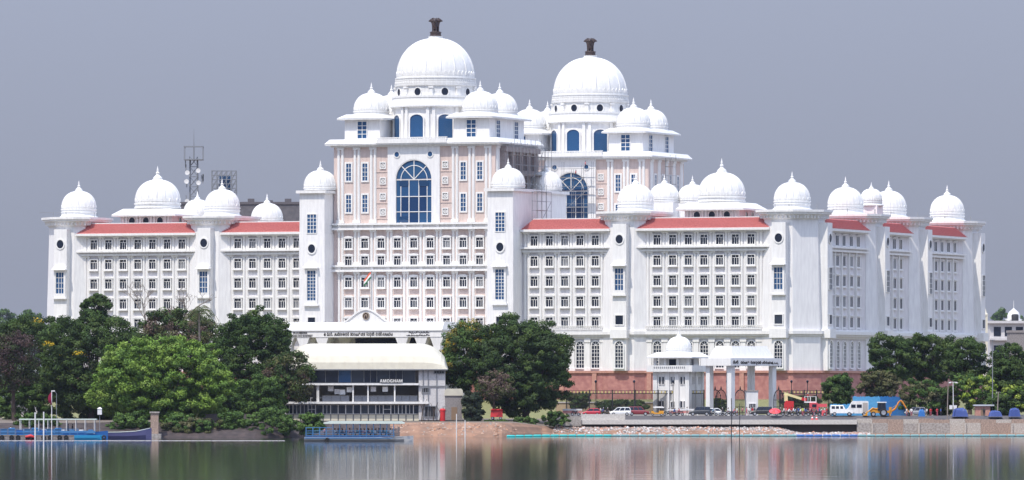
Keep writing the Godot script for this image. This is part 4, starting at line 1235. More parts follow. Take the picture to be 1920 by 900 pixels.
func scaffold(label: String, at: Vector3, yaw: float, w: float, h: float, d: float, bay_: float) -> void:
	var s := thing("scaffolding", label, "scaffolding", at, yaw)
	var up := MB.new(); var led := MB.new(); var deck := MB.new()
	var nx := int(w / bay_); var ny := int(h / 2.0)
	for z in [-d / 2, d / 2]:
		for i in nx + 1: up.bar(Vector3(-w / 2 + i * w / nx, 0, z), Vector3(-w / 2 + i * w / nx, h + 0.8 * ((i * 7) % 3), z), 0.075)
		for j in range(1, ny + 1): led.bar(Vector3(-w / 2 - 0.3, j * h / ny, z), Vector3(w / 2 + 0.3, j * h / ny, z), 0.07)
	for i in nx:
		led.bar(Vector3(-w / 2 + i * w / nx, (i % ny) * 2.0, d / 2), Vector3(-w / 2 + (i + 1) * w / nx, (i % ny) * 2.0 + 2.0, d / 2), 0.08)
	for j in range(2, ny + 1, 2):
		deck.box(-w / 2 + (j % 3), j * h / ny, -d / 2, w / 2 - (j * 5) % 4, j * h / ny + 0.08, d / 2)
	part(s, "uprights", up, M.steel); part(s, "ledgers", led, M.steel); part(s, "deck", deck, M.plank)

# ---------------------------------------------------------------- buildings and works along the water
func lakeside() -> void:
	restaurant()
	# small kiosk beside it
	var k := thing("kiosk", "small kiosk with rounded cream roof between the restaurant and the big tree", "kiosk", Vector3(-11.67, 3.9, 108))
	part(k, "wall", MB.new().box(-1.7, 0, -2, 1.7, 5.0, 2), M.wallgrey)
	part(k, "roof", MB.new().plate(PackedVector2Array([Vector2(-1.85, 4.9), Vector2(1.85, 4.9), Vector2(1.8, 5.9), Vector2(1.5, 6.3), Vector2(-1.5, 6.3), Vector2(-1.8, 5.9)]), -2.2, 2.2), M.tin)
	part(k, "doorway", MB.new().box(-0.5, 0, 2.0, 0.7, 2.6, 2.03), M.door)
	# red drum and red stall
	var rd := thing("red_tank", "upright red tank standing against the restaurant's side", "tank", Vector3(-13.86, 3.7, 114))
	part(rd, "tank_body", MB.new().lathe([Vector2(0.5, 0), Vector2(0.52, 0.1), Vector2(0.52, 2.0), Vector2(0.6, 2.05), Vector2(0.6, 2.3), Vector2(0.4, 2.5), Vector2(0, 2.55)], 14), M.red)
	part(rd, "pipe", MB.new().tube([Vector3(0, 2.5, 0), Vector3(0, 2.9, 0), Vector3(0.6, 2.9, 0)], [0.07, 0.07, 0.07], 6), M.steel)
	var rs := thing("red_stall", "bright red covered cart under the big dark tree", "cart", Vector3(-3.11, 4.0, 108))
	part(rs, "cover", MB.new().prism(rect(-1.25, -0.8, 1.25, 0.8), 0.5, 1.9, rect(-1.1, -0.6, 1.2, 0.6)), M.red)
	part(rs, "canopy", MB.new().prism(rect(-1.35, -0.9, 1.35, 0.9), 1.9, 2.15, rect(-0.9, -0.4, 0.9, 0.4)), M.red)
	for x in [-0.8, 0.8]: wheel(rs, Vector3(x, 0.3, 0.75), 0.3, 0.1)
	# concrete retaining wall on the right, in cast panels
	var rw := thing("retaining_wall", "stained concrete retaining wall of cast panels along the water below the excavator", "wall", Vector3(85.54, 0.5, 111))
	var x0: float = 69.07 - 85.54
	var r := RandomNumberGenerator.new(); r.seed = 9
	for i in 22:
		var xa: float = x0 + i * 3.1
		var tp := 3.55 + r.randf_range(-0.06, 0.06)
		part(rw, "panel", MB.new().prism(rect(xa, -0.9, xa + 3.085, 0.35 + r.randf_range(-0.03, 0.03)), 0, tp - 0.75), [M.concrete, M.concrete_warm, M.concrete_pale][r.randi() % 3])
		part(rw, "coping", MB.new().box(xa, tp - 0.75, -0.9, xa + 3.06, tp + r.randf_range(-0.06, 0.12), 0.18), M.concrete_warm if i % 3 else M.concrete_pale)
		if i % 3 == 1: part(rw, "pilaster", MB.new().box(xa - 0.2, 0, 0.35, xa + 0.2, tp - 0.8, 0.6), M.concrete_pale)
	# parapet at the start of the promenade
	var pw := thing("parapet", "low whitewashed parapet before the white car at the road's edge", "wall", Vector3(18.06, 3.95, 110.9))
	part(pw, "block", MB.new().box(-4.2, 0, -0.2, 4.2, 1.15, 0.2), M.slab)
	part(pw, "end_post", MB.new().box(4.2, 0, -0.3, 4.6, 1.25, 0.3), M.slab)
	part(pw, "ramp_wall", MB.new().box(-8.0, -1.2, -0.3, -4.2, 0.7, 0.2), M.concrete)
	# pink and white road barriers
	for q in [[1055, 1092], [1255, 1310]]:
		for i in 3:
			var a: float = lerp(float(q[0]), float(q[1]), i / 3.0); var b: float = lerp(float(q[0]), float(q[1]), (i + 0.96) / 3.0)
			var w: float = (b - a) * 1414 / 26000.0
			var bb := thing("road_barrier", "pink and white painted road barrier " + ["by the huge tree", "behind the parapet ramp", "behind the red hatchback"][i] if q[0] < 1100 else "pink and white painted road barrier " + ["before the gatehouse's first window", "before the gatehouse door", "behind the dark grey car"][i], "barrier", Vector3(((a + b) / 2 - 960) * 1414 / 13000.0, 4.75, 86), 0, "painted road barriers")
			part(bb, "rail", MB.new().box(-w, 1.0, -0.1, w, 1.35, 0.1), M.trim)
			part(bb, "board", MB.new().box(-w, 0.45, -0.06, w, 1.0, 0.06), M.pink)
			for e in [-0.8, 0.8]: part(bb, "foot", MB.new().box(w * e - 0.1, 0, -0.3, w * e + 0.1, 0.45, 0.3), M.trim)
	# blue sheet hoarding
	var hs := thing("sheet_hoarding", "blue corrugated sheet hoarding behind the white jeep and the excavator", "hoarding", Vector3(73.65, 4.75, 92))
	for i in 17:
		var px := 1556.0 + i * 8.6
		if px > 1698: continue
		var top := 2.3 if px < 1592 else 3.85
		var x: float = (px - 1640) * 1408 / 13000.0
		var m := MB.new()
		for j in 5: m.prism(PackedVector2Array([Vector2(x + j * 0.186, 0), Vector2(x + j * 0.186 + 0.09, 0.05), Vector2(x + j * 0.186 + 0.18, 0), Vector2(x + j * 0.186 + 0.09, -0.02)]), 0, top + r.randf_range(-0.12, 0.12))
		part(hs, "sheet", m, M.hoard_light if px < 1650 else M.hoard_blue, Vector3(0, 0, r.randf_range(-0.05, 0.05)))
	for i in 5: part(hs, "post", MB.new().box(-8.6 + i * 3.8, 0, -0.25, -8.5 + i * 3.8, 2.2, -0.13), M.steel)
	# poles
	pole("light_mast", "tall grey lamp pole rising before the trees behind the retaining wall", Vector3(97.17, 5.76, 98.00), 14.2, 0.11, 0)
	pole("light_mast", "white pole with twin lamp heads and meter boxes above the retaining wall", Vector3(88.93, 4.16, 102.00), 7.4, 0.1, 1)
	pole("wooden_pole", "leaning brown wooden pole before the meter boxes", Vector3(87.37, 2.58, 108.00), 9.3, 0.13, 2)
	pole("wooden_pole", "thick pale wooden stake beside the tall lamp pole", Vector3(97.86, 4.38, 102.00), 5.2, 0.16, 2)
	for q in [[1386, 822, 6.6, 0.08], [1371, 822, 7.6, 0.1]]:
		single("mooring_stake", MB.new().tube([Vector3(0, -1, 0), Vector3(0.1, q[2] * 0.6, 0), Vector3(0.02, q[2], 0.1)], [q[3], q[3], q[3] * 0.8], 6), M.dark, "thin dark stake standing in the water before the gate, " + ("the taller one" if q[2] > 7 else "the shorter one"), "stake", Vector3((q[0] - 960) * 1330 / 13000.0, WATER, 170))
	for q in [[856, 4.6], [872, 3.4]]:
		single("water_post", MB.new().tube([Vector3(0, -1, 0), Vector3(0, q[1], 0)], [0.1, 0.1], 6), M.trim, "white post in the shallows before the kiosk, " + ("the taller one" if q[1] > 4 else "the shorter one"), "post", Vector3((q[0] - 960) * 1335 / 13000.0, WATER, 165))
	# blue tarpaulins behind the wall
	for q in [[1800, 1395, 3.2, 1.9, "rounded blue tarpaulin heap beside the meter boxes"], [1866, 1395, 2.8, 1.3, "low blue tarpaulin tied over goods beside the wooden stake"], [1902, 1395, 2.4, 1.9, "blue tarpaulin shelter at the end of the retaining wall"], [1728, 1397, 1.4, 1.6, "small grey-blue tarpaulin shelter behind the retaining wall"]]:
		var m := MB.new()
		var w: float = q[2] / 2; var h: float = q[3]
		var nz := FastNoiseLite.new(); nz.seed = int(q[0]); nz.frequency = 0.6
		var g := []
		for i in 13:
			var row := []
			for j in 9:
				var u := i / 6.0 - 1; var v := j / 4.0 - 1
				row.append(Vector3(u * w, h * pow(max(0.0, (1 - pow(abs(u), 4)) * (1 - pow(abs(v), 4))), 0.6) * (0.85 + 0.3 * nz.get_noise_2d(i, j)), v * w * 0.7))
			g.append(row)
		for i in 12:
			for j in 8: m.quad(g[i][j], g[i][j + 1], g[i + 1][j + 1], g[i + 1][j])
		single("tarpaulin", m, M.tarp if q[2] > 2 else M.sheet_blue, q[4], "tarpaulin", Vector3((q[0] - 960) * q[1] / 13000.0, 4.6, 1500 - q[1]))
	var hut := thing("brick_hut", "small unfinished brick hut with tin roof behind the blue tarpaulins", "hut", Vector3(95.12, 4.7, 98))
	part(hut, "wall", MB.new().box(-1.5, 0, -1.2, 1.5, 2.0, 1.2), M.stone_pale)
	part(hut, "roof", MB.new().prism(rect(-1.9, -1.6, 2.3, 1.6), 2.0, 2.3, rect(-1.9, -1.6, 2.3, 1.0)), M.steel)
	part(hut, "opening", MB.new().box(-0.4, 0, 1.2, 0.5, 1.5, 1.23), M.door)
	# long floating barrier
	var fbx: float = -1.06
	var fb := thing("floating_barrier", "long teal and blue floating barrier lying along the shore below the rubble", "barrier", Vector3(fbx, WATER, shore_z(20) + 4))
	var fm := MB.new().lathe([Vector2(0.0, 0), Vector2(0.2, 0.02), Vector2(0.25, 0.2), Vector2(0.25, 1.45), Vector2(0.2, 1.65), Vector2(0, 1.68)], 8).mesh()
	for i in 62:
		var c: Material = M.teal if i < 12 else M.sheet_blue if (i > 32 and i < 40) else M.teal_faded
		var o := part(fb, "float", fm, c, Vector3(i * 1.75, 0.12, shore_z(fbx + i * 1.75 + 0.8) - shore_z(20) + sin(i * 0.5) * 0.3))
		o.rotation.z = -PI / 2
	part(fb, "line", MB.new().tube([Vector3(0, 0.02, 0.3), Vector3(60, 0.02, 0.6), Vector3(108, 0.02, 0.3)], [0.06, 0.06, 0.06], 5), M.rubber)
	# brick pillar and old wall on the left bank
	var bp := thing("gate_pier", "square weathered stone pier standing at the water on the left bank", "pier", Vector3(-69.47, 0.4, 152))
	part(bp, "shaft", MB.new().box(-0.75, 0, -0.75, 0.75, 5.0, 0.75), M.concrete_warm)
	part(bp, "cap", MB.new().box(-0.95, 5.0, -0.95, 0.95, 5.3, 0.95), M.concrete)
	part(bp, "footing", MB.new().box(-1.3, 0, -1.3, 1.3, 1.0, 1.3), M.concrete)
	var ow := thing("old_wall", "low dark stone wall under the trees on the left bank", "wall", Vector3(-57.62, 3.2, 138))
	for i in 10:
		part(ow, "wall_panel", MB.new().box(-12.6 + i * 2.5, -0.5, -0.3, -10.12 + i * 2.5, 1.3 + 0.35 * ((i * 5) % 3), 0.3), [M.concrete_dark, M.wallgrey, M.concrete_dark][(i * 3) % 3])
	# pale house beyond the left trees
	var h := thing("pale_house", "pale two-storey house with veranda seen between the trees behind the jetty", "house", Vector3(-101.37, 4, 55))
	part(h, "wall", MB.new().box(-2.6, 0, -4, 2.6, 8.2, 4), M.trim)
	part(h, "roof", MB.new().prism(rect(-3.2, -4.6, 3.2, 4.6), 8.2, 10.4, rect(-1.8, -3, 1.8, 3)), M.trim)
	part(h, "veranda_slab", MB.new().box(-3.1, 4.0, 4, 3.1, 4.3, 5.4), M.trim)
	for x in [-2.6, 0, 2.6]: part(h, "veranda_post", MB.new().box(x - 0.15, 0, 5.0, x + 0.15, 4.0, 5.3), M.trim)
	for x in [-1.4, 1.4]:
		fit(h, "window", grid_frame(1.0, 1.5, 2, 2), slab(1.0, 1.5), M.glass, Vector3(x, 5.7, 4))
		fit(h, "window", grid_frame(1.0, 1.8, 2, 2), slab(1.0, 1.8), M.glass, Vector3(x, 1.6, 4))
	# hedge lines on the lawn
	var ps := thing("planter_wall", "long low buff wall at the foot of the lawn behind the fence", "wall", Vector3(22.09, 4.0, 64))
	part(ps, "wall", MB.new().box(-13, 0, -0.3, 9, 3.3, 0.3), M.buff)
	part(ps, "coping", MB.new().box(-13, 3.3, -0.45, 9, 3.5, 0.45), M.slab)

func wheel(parent: Node, at: Vector3, r: float, w: float) -> void:
	# axle along z
	var key := "wheel %.2f %.2f" % [r, w]
	if not rngstore.has(key):
		var t := MB.new().lathe([Vector2(r * 0.6, -w), Vector2(r * 0.92, -w), Vector2(r, -w * 0.6), Vector2(r, w * 0.6), Vector2(r * 0.92, w), Vector2(r * 0.6, w)], 16)
		var m := MB.new().lathe([Vector2(0, -w * 0.8), Vector2(r * 0.62, -w * 0.9), Vector2(r * 0.62, w * 0.9), Vector2(0, w * 0.8)], 12)
		rngstore[key] = [t.mesh(), m.mesh()]
	var o := part(parent, "wheel", rngstore[key][0], M.rubber, at)
	o.rotation.x = PI / 2
	part(o, "rim", rngstore[key][1], M.chrome)

func pole(called: String, label: String, at: Vector3, h: float, r: float, kind: int) -> void:
	var o := thing(called, label, "pole", at)
	part(o, "shaft", MB.new().tube([Vector3(0, -0.5, 0), Vector3(0.04 * kind, h * 0.5, 0), Vector3(0.12 * kind * (1 if kind == 2 else 0), h, 0)], [r, r * 0.85, r * 0.6], 8), [M.steel, M.trim, M.bark_pale][kind])
	if kind == 1:
		part(o, "lamp_arm", MB.new().box(-0.75, h - 0.1, -0.05, 0.75, h, 0.05), M.trim)
		for x in [-0.7, 0.7]: part(o, "lamp_head", MB.new().box(x - 0.25, h - 0.25, -0.15, x + 0.25, h - 0.05, 0.15), M.trim)
		for x in [-0.45, 0.45]: part(o, "meter_box", MB.new().box(x - 0.3, 1.9, 0.1, x + 0.3, 2.7, 0.4), M.trim)
	elif kind == 0:
		part(o, "lamp_head", MB.new().box(-0.5, h, -0.1, 0.5, h + 0.15, 0.1), M.steel)

func restaurant() -> void:
	var X0: float = -45.66; var X1: float = -13.15
	var c := (X0 + X1) / 2
	var w := (X1 - X0) / 2
	var o := thing("lakeside_restaurant", "three-storey lakeside restaurant with cream barrel roof, dark glass and balconies", "restaurant", Vector3(c, 3.7, 104))
	var gx: float = -18.71 - c # where the glass ends and the plain end wall begins
	part(o, "core", MB.new().box(-w + 0.4, 0, -9, w - 0.3, 3.6, 3.2).box(-w + 0.4, 7.3, -9, w - 0.3, 10.4, 3.2).box(gx, 3.6, -9, w - 0.3, 7.3, 3.2), M.room)
	part(o, "end_wall", MB.new().box(gx, 0.2, 3.2, w - 0.25, 10.3, 5.8), M.wallpale)
	for q in [[gx + 0.9, 0.3], [gx + 3.6, 0.25], [gx + 1.9, 0.12]]:
		part(o, "drain_pipe", MB.new().tube([Vector3(q[0], 0.2, 5.95), Vector3(q[0], 10.2, 5.95)], [0.09, 0.09], 6), M.steel)
	part(o, "pipe_run", MB.new().box(gx, 6.9, 5.8, w - 0.3, 7.1, 6.0), M.steel)
	for q in [[gx + 1.4, 6.2, 1.4, 0.8], [gx + 2.3, 1.9, 2.0, 2.0], [gx + 3.6, 9.8, 0.9, 0.35], [gx + 4.6, 9.8, 0.9, 0.35]]:
		fit(o, "vent", grid_frame(q[2], q[3], 2, 1), slab(q[2], q[3]), M.dark, Vector3(q[0], q[1], 5.8), 0, M.steel)
	# barrel roof with rounded ends
	var rf := MB.new()
	var g := []
	for i in 49:
		var s := i / 48.0
		var x: float = lerp(-w - 0.3, w + 0.3, s)
		var e: float = sqrt(max(0.0, 1 - pow(max(0.0, (abs(x) - (w - 5.6)) / 5.9), 2)))
		var row := []
		for j in 13:
			var a := j / 12.0 * PI
			row.append(Vector3(x, 10.4 + 5.2 * e * sin(a), -1.6 + 8.2 * cos(a)))
		g.append(row)
	for i in 48:
		for j in 12: rf.quad(g[i][j], g[i + 1][j], g[i + 1][j + 1], g[i][j + 1])
	part(o, "barrel_roof", rf, M.tin)
	part(o, "gutter", MB.new().box(-w - 0.3, 10.2, 6.3, w + 0.3, 10.42, 6.75), M.steel)
	var seam := MB.new()
	for i in range(2, 48, 4):
		for j in 6: seam.bar(g[i][j] + Vector3(0, 0.02, 0), g[i][j + 1] + Vector3(0, 0.02, 0), 0.06, 0.06)
	part(o, "roof_seam", seam, M.tin)
	# upper glazed storey
	var r := RandomNumberGenerator.new(); r.seed = 31
	var x := -w + 0.6
	while x < gx - 1.0:
		var ww := 2.45
		fit(o, "glazed_panel", grid_frame(ww, 2.4, 2 if r.randf() < 0.4 else 1, 1, 0.09, 0.07), slab(ww, 2.4), M.glass if r.randf() < 0.8 else M.glass_blue, Vector3(x + ww / 2, 8.95, 4.6), 0, M.steel)
		x += ww + 0.12
	part(o, "upper_slab", MB.new().box(-w - 2.0, 7.2, 3.0, gx, 7.6, 6.4), M.trim)
	part(o, "sign_board", MB.new().box(-0.1, 7.6, 6.35, 3.9, 8.5, 6.5), M.dark, Vector3(-26.09 - c, 0, 0))
	part(o, "lettering", latin("AMOGHAM", 0.62), M.trim, Vector3(-26.09 - c + 1.9, 8.03, 6.54))
	# open middle storey: piers, rails, blinds
	part(o, "middle_back", MB.new().box(-w + 0.5, 3.6, -5.4, gx, 7.3, -5.0).box(-w + 0.5, 3.6, -5.0, -w + 0.8, 7.3, 3.2), M.room)
	for px in [595, 597, 662, 690, 740]:
		part(o, "pier", MB.new().box(-0.14, 3.9, 5.6, 0.14, 7.2, 5.9), M.trim, Vector3((px - 960) * 1390 / 13000.0 - c, 0, 0))
	for q in [[620, 7.0], [632, 6.4], [642, 6.3], [655, 6.8], [700, 6.9], [722, 6.9]]:
		part(o, "blind", MB.new().box(-0.55, q[1] - 1.0, 5.3, 0.55, q[1], 5.36), M.trim if int(q[0]) % 4 else M.wallpale, Vector3((q[0] - 960) * 1390 / 13000.0 - c, 0, 0))
	for q in [[604, 655], [664, 783]]:
		var a: float = (q[0] - 960) * 1390 / 13000.0 - c; var b: float = (q[1] - 960) * 1390 / 13000.0 - c
		var n := int((b - a) / 1.5)
		for i in n:
			part(o, "glass_rail", MB.new().box(a + (b - a) * i / n + 0.04, 3.95, 5.7, a + (b - a) * (i + 1) / n - 0.04, 5.0, 5.76), M.rail)
		part(o, "hand_rail", MB.new().box(a, 5.0, 5.66, b, 5.08, 5.8), M.steel)
	for i in 9:
		var q := r.randf_range(-w + 3, gx - 1)
		part(o, "table", MB.new().box(q - 0.5, 4.6, 4.3, q + 0.5, 4.7, 5.1).box(q - 0.06, 3.9, 4.6, q + 0.06, 4.6, 4.8), M.wallpale)
	part(o, "lower_slab", MB.new().box(-w - 0.2, 3.45, 3.0, gx + 2.0, 3.9, 6.6), M.trim)
	# ground storey with white mullioned windows over panels
	x = -w + 0.3
	while x < gx + 1.2:
		var ww := 1.35
		fit(o, "window", grid_frame(ww, 1.75, 2 if r.randf() < 0.5 else 1, 2 if r.randf() < 0.2 else 1, 0.08, 0.09), slab(ww, 1.75), M.glass, Vector3(x + ww / 2, 2.35, 5.2))
		part(o, "panel", MB.new().box(x + 0.06, 0.05, 4.8, x + ww - 0.02, 1.3, 5.2), M.wallcream)
		x += ww + 0.16
	part(o, "ground_wall", MB.new().box(-w, 0, 3.2, gx + 1.4, 3.45, 5.05), M.steel)
	part(o, "steps", MB.new().box(-w + 8, -0.6, 5.2, -w + 10, 0.1, 6.4), M.concrete)
	# dead branches lean on the end wall: climbing stems
	var st := MB.new()
	for q in [[0.6, 4.4], [2.9, 3.8], [4.2, 3.0]]:
		st.tube([Vector3(gx + q[0], 0, 6.6), Vector3(gx + q[0] + 0.2, q[1] * 0.5, 6.5), Vector3(gx + q[0] + 1.0, q[1], 6.4)], [0.12, 0.09, 0.04], 5)
		st.tube([Vector3(gx + q[0] + 0.2, q[1] * 0.5, 6.5), Vector3(gx + q[0] - 0.5, q[1] * 0.95, 6.4)], [0.08, 0.03], 5)
	single("dead_shrub", st, M.bark, "bare dark stems of a dead shrub before the restaurant's end wall", "shrub", Vector3(c, 3.7, 104))

# ---------------------------------------------------------------- things far behind the building
func background() -> void:
	# long grey block behind the left wing
	var b := thing("grey_block", "long dark grey flat-roofed block behind the left wing", "building", Vector3(-67.48, 4, -220))
	part(b, "wall", MB.new().box(-15, 0, -12, 15, 51.9, 12), M.farwall)
	part(b, "parapet", MB.new().box(-15.2, 51.9, -12.2, 15.2, 52.5, 12.2), M.farroof)
	for i in 6: part(b, "roof_tank", MB.new().box(-12 + i * 4.6, 52.5, -4, -10.4 + i * 4.6, 53.3 + 0.4 * (i % 2), -2), M.farroof)
	# lattice mast
	var m := thing("lattice_mast", "tall steel lattice mast with dish aerials behind the left wing", "mast", Vector3(-82.66, 4, -300))
	var legs := MB.new(); var br := MB.new()
	var top := 72.0
	for s in [[-1, -1], [1, -1], [1, 1], [-1, 1]]:
		legs.tube([Vector3(s[0] * 3.2, 0, s[1] * 3.2), Vector3(s[0] * 1.1, top * 0.72, s[1] * 1.1), Vector3(s[0] * 0.9, top - 6, s[1] * 0.9)], [0.22, 0.18, 0.14], 5)
	var y := 20.0
	while y < top - 6:
		var h0: float = lerp(3.2, 1.1, min(1.0, y / (top * 0.72))); var h1: float = lerp(3.2, 1.1, min(1.0, (y + 2.6) / (top * 0.72)))
		for s in [[-1, -1, 1, -1], [1, -1, 1, 1], [1, 1, -1, 1], [-1, 1, -1, -1]]:
			br.bar(Vector3(s[0] * h0, y, s[1] * h0), Vector3(s[2] * h1, y + 2.6, s[3] * h1), 0.11)
			br.bar(Vector3(s[2] * h0, y, s[3] * h0), Vector3(s[0] * h1, y + 2.6, s[1] * h1), 0.11)
			br.bar(Vector3(s[0] * h0, y, s[1] * h0), Vector3(s[2] * h0, y, s[3] * h0), 0.1)
		y += 2.6
	part(m, "legs", legs, M.steel); part(m, "bracing", br, M.steel)
	var pf := MB.new()
	for yy in [top - 6, top - 2.6]:
		for s in [[-2.4, -2.4, 2.4, -2.4], [2.4, -2.4, 2.4, 2.4], [2.4, 2.4, -2.4, 2.4], [-2.4, 2.4, -2.4, -2.4]]: pf.bar(Vector3(s[0], yy, s[1]), Vector3(s[2], yy, s[3]), 0.2)
	for s in [[-2.4, -2.4], [2.4, -2.4], [2.4, 2.4], [-2.4, 2.4], [0, 2.4], [0, -2.4]]: pf.bar(Vector3(s[0], top - 6, s[1]), Vector3(s[0], top - 2.6, s[1]), 0.16)
	pf.box(-2.2, top - 6.1, -2.2, 2.2, top - 5.95, 2.2)
	part(m, "platform", pf, M.steel)
	part(m, "spire", MB.new().tube([Vector3(0, top - 6, 0), Vector3(0, top - 1.5, 0), Vector3(0, top + 2, 0)], [0.2, 0.1, 0.03], 5), M.steel)
	var r := RandomNumberGenerator.new(); r.seed = 12
	for i in 13:
		var yy := r.randf_range(50, 64); var e := 1 if i % 3 else -1
		part(m, "dish", MB.new().lathe([Vector2(0, 0), Vector2(0.5, 0.12), Vector2(0.62, 0.35), Vector2(0, 0.3)], 10), M.trim, Vector3(e * r.randf_range(1.2, 2.2), yy, 1.8)).rotation.x = PI / 2
	for i in 8:
		var yy := r.randf_range(48, 66)
		part(m, "antenna", MB.new().box(-0.14, -0.9, -0.1, 0.14, 0.9, 0.1), M.steel, Vector3((1 if i % 2 else -1) * r.randf_range(1.7, 2.6), yy, 1.3))
	# hoarding frame
	var f := thing("hoarding_frame", "empty steel lattice hoarding frame beside the mast behind the left wing", "hoarding", Vector3(-73.11, 4, -260))
	var fr := MB.new(); var fx := MB.new()
	for z in [-1.2, 1.2]:
		for i in 6: fr.bar(Vector3(-3.1 + i * 1.24, 30, z), Vector3(-3.1 + i * 1.24, 61.9, z), 0.22)
		for j in 9: fr.bar(Vector3(-3.1, 53.0 + j * 1.1, z), Vector3(3.1, 53.0 + j * 1.1, z), 0.18)
		for i in 5:
			for j in 4:
				fx.bar(Vector3(-3.1 + i * 1.24, 53.0 + j * 2.2, z), Vector3(-1.86 + i * 1.24, 55.2 + j * 2.2, z), 0.13)
	for i in 6:
		for j in 5: fx.bar(Vector3(-3.1 + i * 1.24, 53.0 + j * 2.2, -1.2), Vector3(-3.1 + i * 1.24, 53.0 + j * 2.2, 1.2), 0.12)
	part(f, "frame", fr, M.steel); part(f, "bracing", fx, M.steel)
	part(f, "sheet", MB.new().box(-1.2, 54.5, -0.1, 1.6, 60.5, 0.1), M.glass_blue)
	# right: distant buildings
	var d := thing("distant_building", "far pale flat-roofed building with shaded balconies beyond the right end", "building", Vector3(139.50, 4, -450))
	part(d, "wall", MB.new().box(-5.5, 0, -6, 8, 25, 6), M.wallpale)
	part(d, "roof_slab", MB.new().box(-6, 25, -6.6, 8.5, 25.7, 7.2), M.wallpale)
	part(d, "middle_slab", MB.new().box(-6, 20.2, 6, 8.5, 20.8, 7.4), M.wallpale)
	for i in 4:
		part(d, "window", MB.new().box(-4.4 + i * 3.1, 21.4, 6, -2.4 + i * 3.1, 24.0, 6.1), M.glass)
		part(d, "window", MB.new().box(-4.4 + i * 3.1, 15.6, 6, -2.4 + i * 3.1, 18.8, 6.1), M.glass)
	part(d, "water_tank", MB.new().lathe([Vector2(1.0, 25.7), Vector2(1.0, 27.3), Vector2(0.8, 27.6), Vector2(0, 27.7)], 12), M.dark, Vector3(2, 0, 0))
	var e := thing("minaret", "far slender cream tower with rounded top beyond the right end", "tower", Vector3(129.64, 4, -400))
	part(e, "shaft", MB.new().box(-0.7, 0, -0.7, 0.7, 26.6, 0.7), M.wallcream)
	part(e, "top", MB.new().lathe([Vector2(0.9, 26.6), Vector2(0.9, 27.0), Vector2(0.5, 27.5), Vector2(0.3, 28.2), Vector2(0, 29.0)], 10), M.wallcream)
	var g := thing("distant_dome", "far small white dome with spire at the right edge beyond the trees", "dome", Vector3(152.01, 4, -600))
	part(g, "tower", MB.new().box(-2.2, 0, -2.2, 2.2, 27.5, 2.2), M.trim)
	part(g, "dome", MB.new().lathe([Vector2(2.6, 27.5), Vector2(2.6, 27.9), Vector2(1.9, 28.0), Vector2(2.0, 28.9), Vector2(1.5, 30.0), Vector2(0.5, 30.8), Vector2(0.1, 31.2), Vector2(0.05, 33.4), Vector2(0, 33.5)], 16), M.dome)
	var h := thing("brown_house", "far rosy brown house wall at the right edge beyond the trees", "house", Vector3(127.62, 4, -250))
	part(h, "wall", MB.new().box(-2.4, 0, -4, 6, 20.6, 4), M.wallgrey)
	part(h, "parapet", MB.new().box(-2.6, 20.6, -4.2, 6.2, 21.2, 4.2), M.wallgrey)

# ---------------------------------------------------------------- trees and shrubs
# a crown is a cloud of clumps; each clump is a ball of single leaves
func crown(r: RandomNumberGenerator, c: Vector3, rad: Vector3, clumps: int, cr: float, per: int, size: float, cols: Array, floor_: float, flower = null, share := 0.0, loose := 0.0) -> Array:
	var b := MB.new()
	b.tinted = true
	var spots := []
	var nz := FastNoiseLite.new(); nz.seed = r.randi() % 9999; nz.frequency = 0.9
	for i in clumps:
		var d := Vector3.ZERO
		while true:
			d = Vector3(r.randf_range(-1, 1), r.randf_range(floor_, 1), r.randf_range(-1, 1))
			var l := pow(pow(abs(d.x), 2.6) + pow(abs(d.y), 2.6) + pow(abs(d.z), 2.6), 1.0 / 2.6)
			if l <= 1.0 and l > 0.25 and r.randf() < pow(l, 1.2): break
		var p := c + d * (rad - Vector3.ONE * cr * 0.4) * (0.9 + 0.26 * nz.get_noise_3dv(d.normalized() * 1.6))
		var k := cr * r.randf_range(0.65, 1.25)
		spots.append(p)
		var tone: Color = cols[r.randi() % cols.size()] * r.randf_range(0.8, 1.2)
		var fl: bool = flower != null and r.randf() < share and d.y > 0.1
		for j in per:
			var q := Vector3(r.randfn(), r.randfn() * 0.8, r.randfn()).normalized()
			var at := p + Vector3(q.x, q.y * 0.72, q.z) * k * (0.55 + 0.5 * r.randf() + loose * r.randf())
			var m := (q + Vector3(r.randf_range(-0.8, 0.8), r.randf_range(-0.3, 1.0), r.randf_range(-0.8, 0.8))).normalized()
			b.col = tone * r.randf_range(0.75, 1.25)
			if fl and q.y > -0.1 and r.randf() < 0.75: b.col = flower * r.randf_range(0.8, 1.15)
			b.leaf(at, m, r.randf() * TAU, size * r.randf_range(0.7, 1.3), size * r.randf_range(0.4, 0.6))
	return [b, spots]
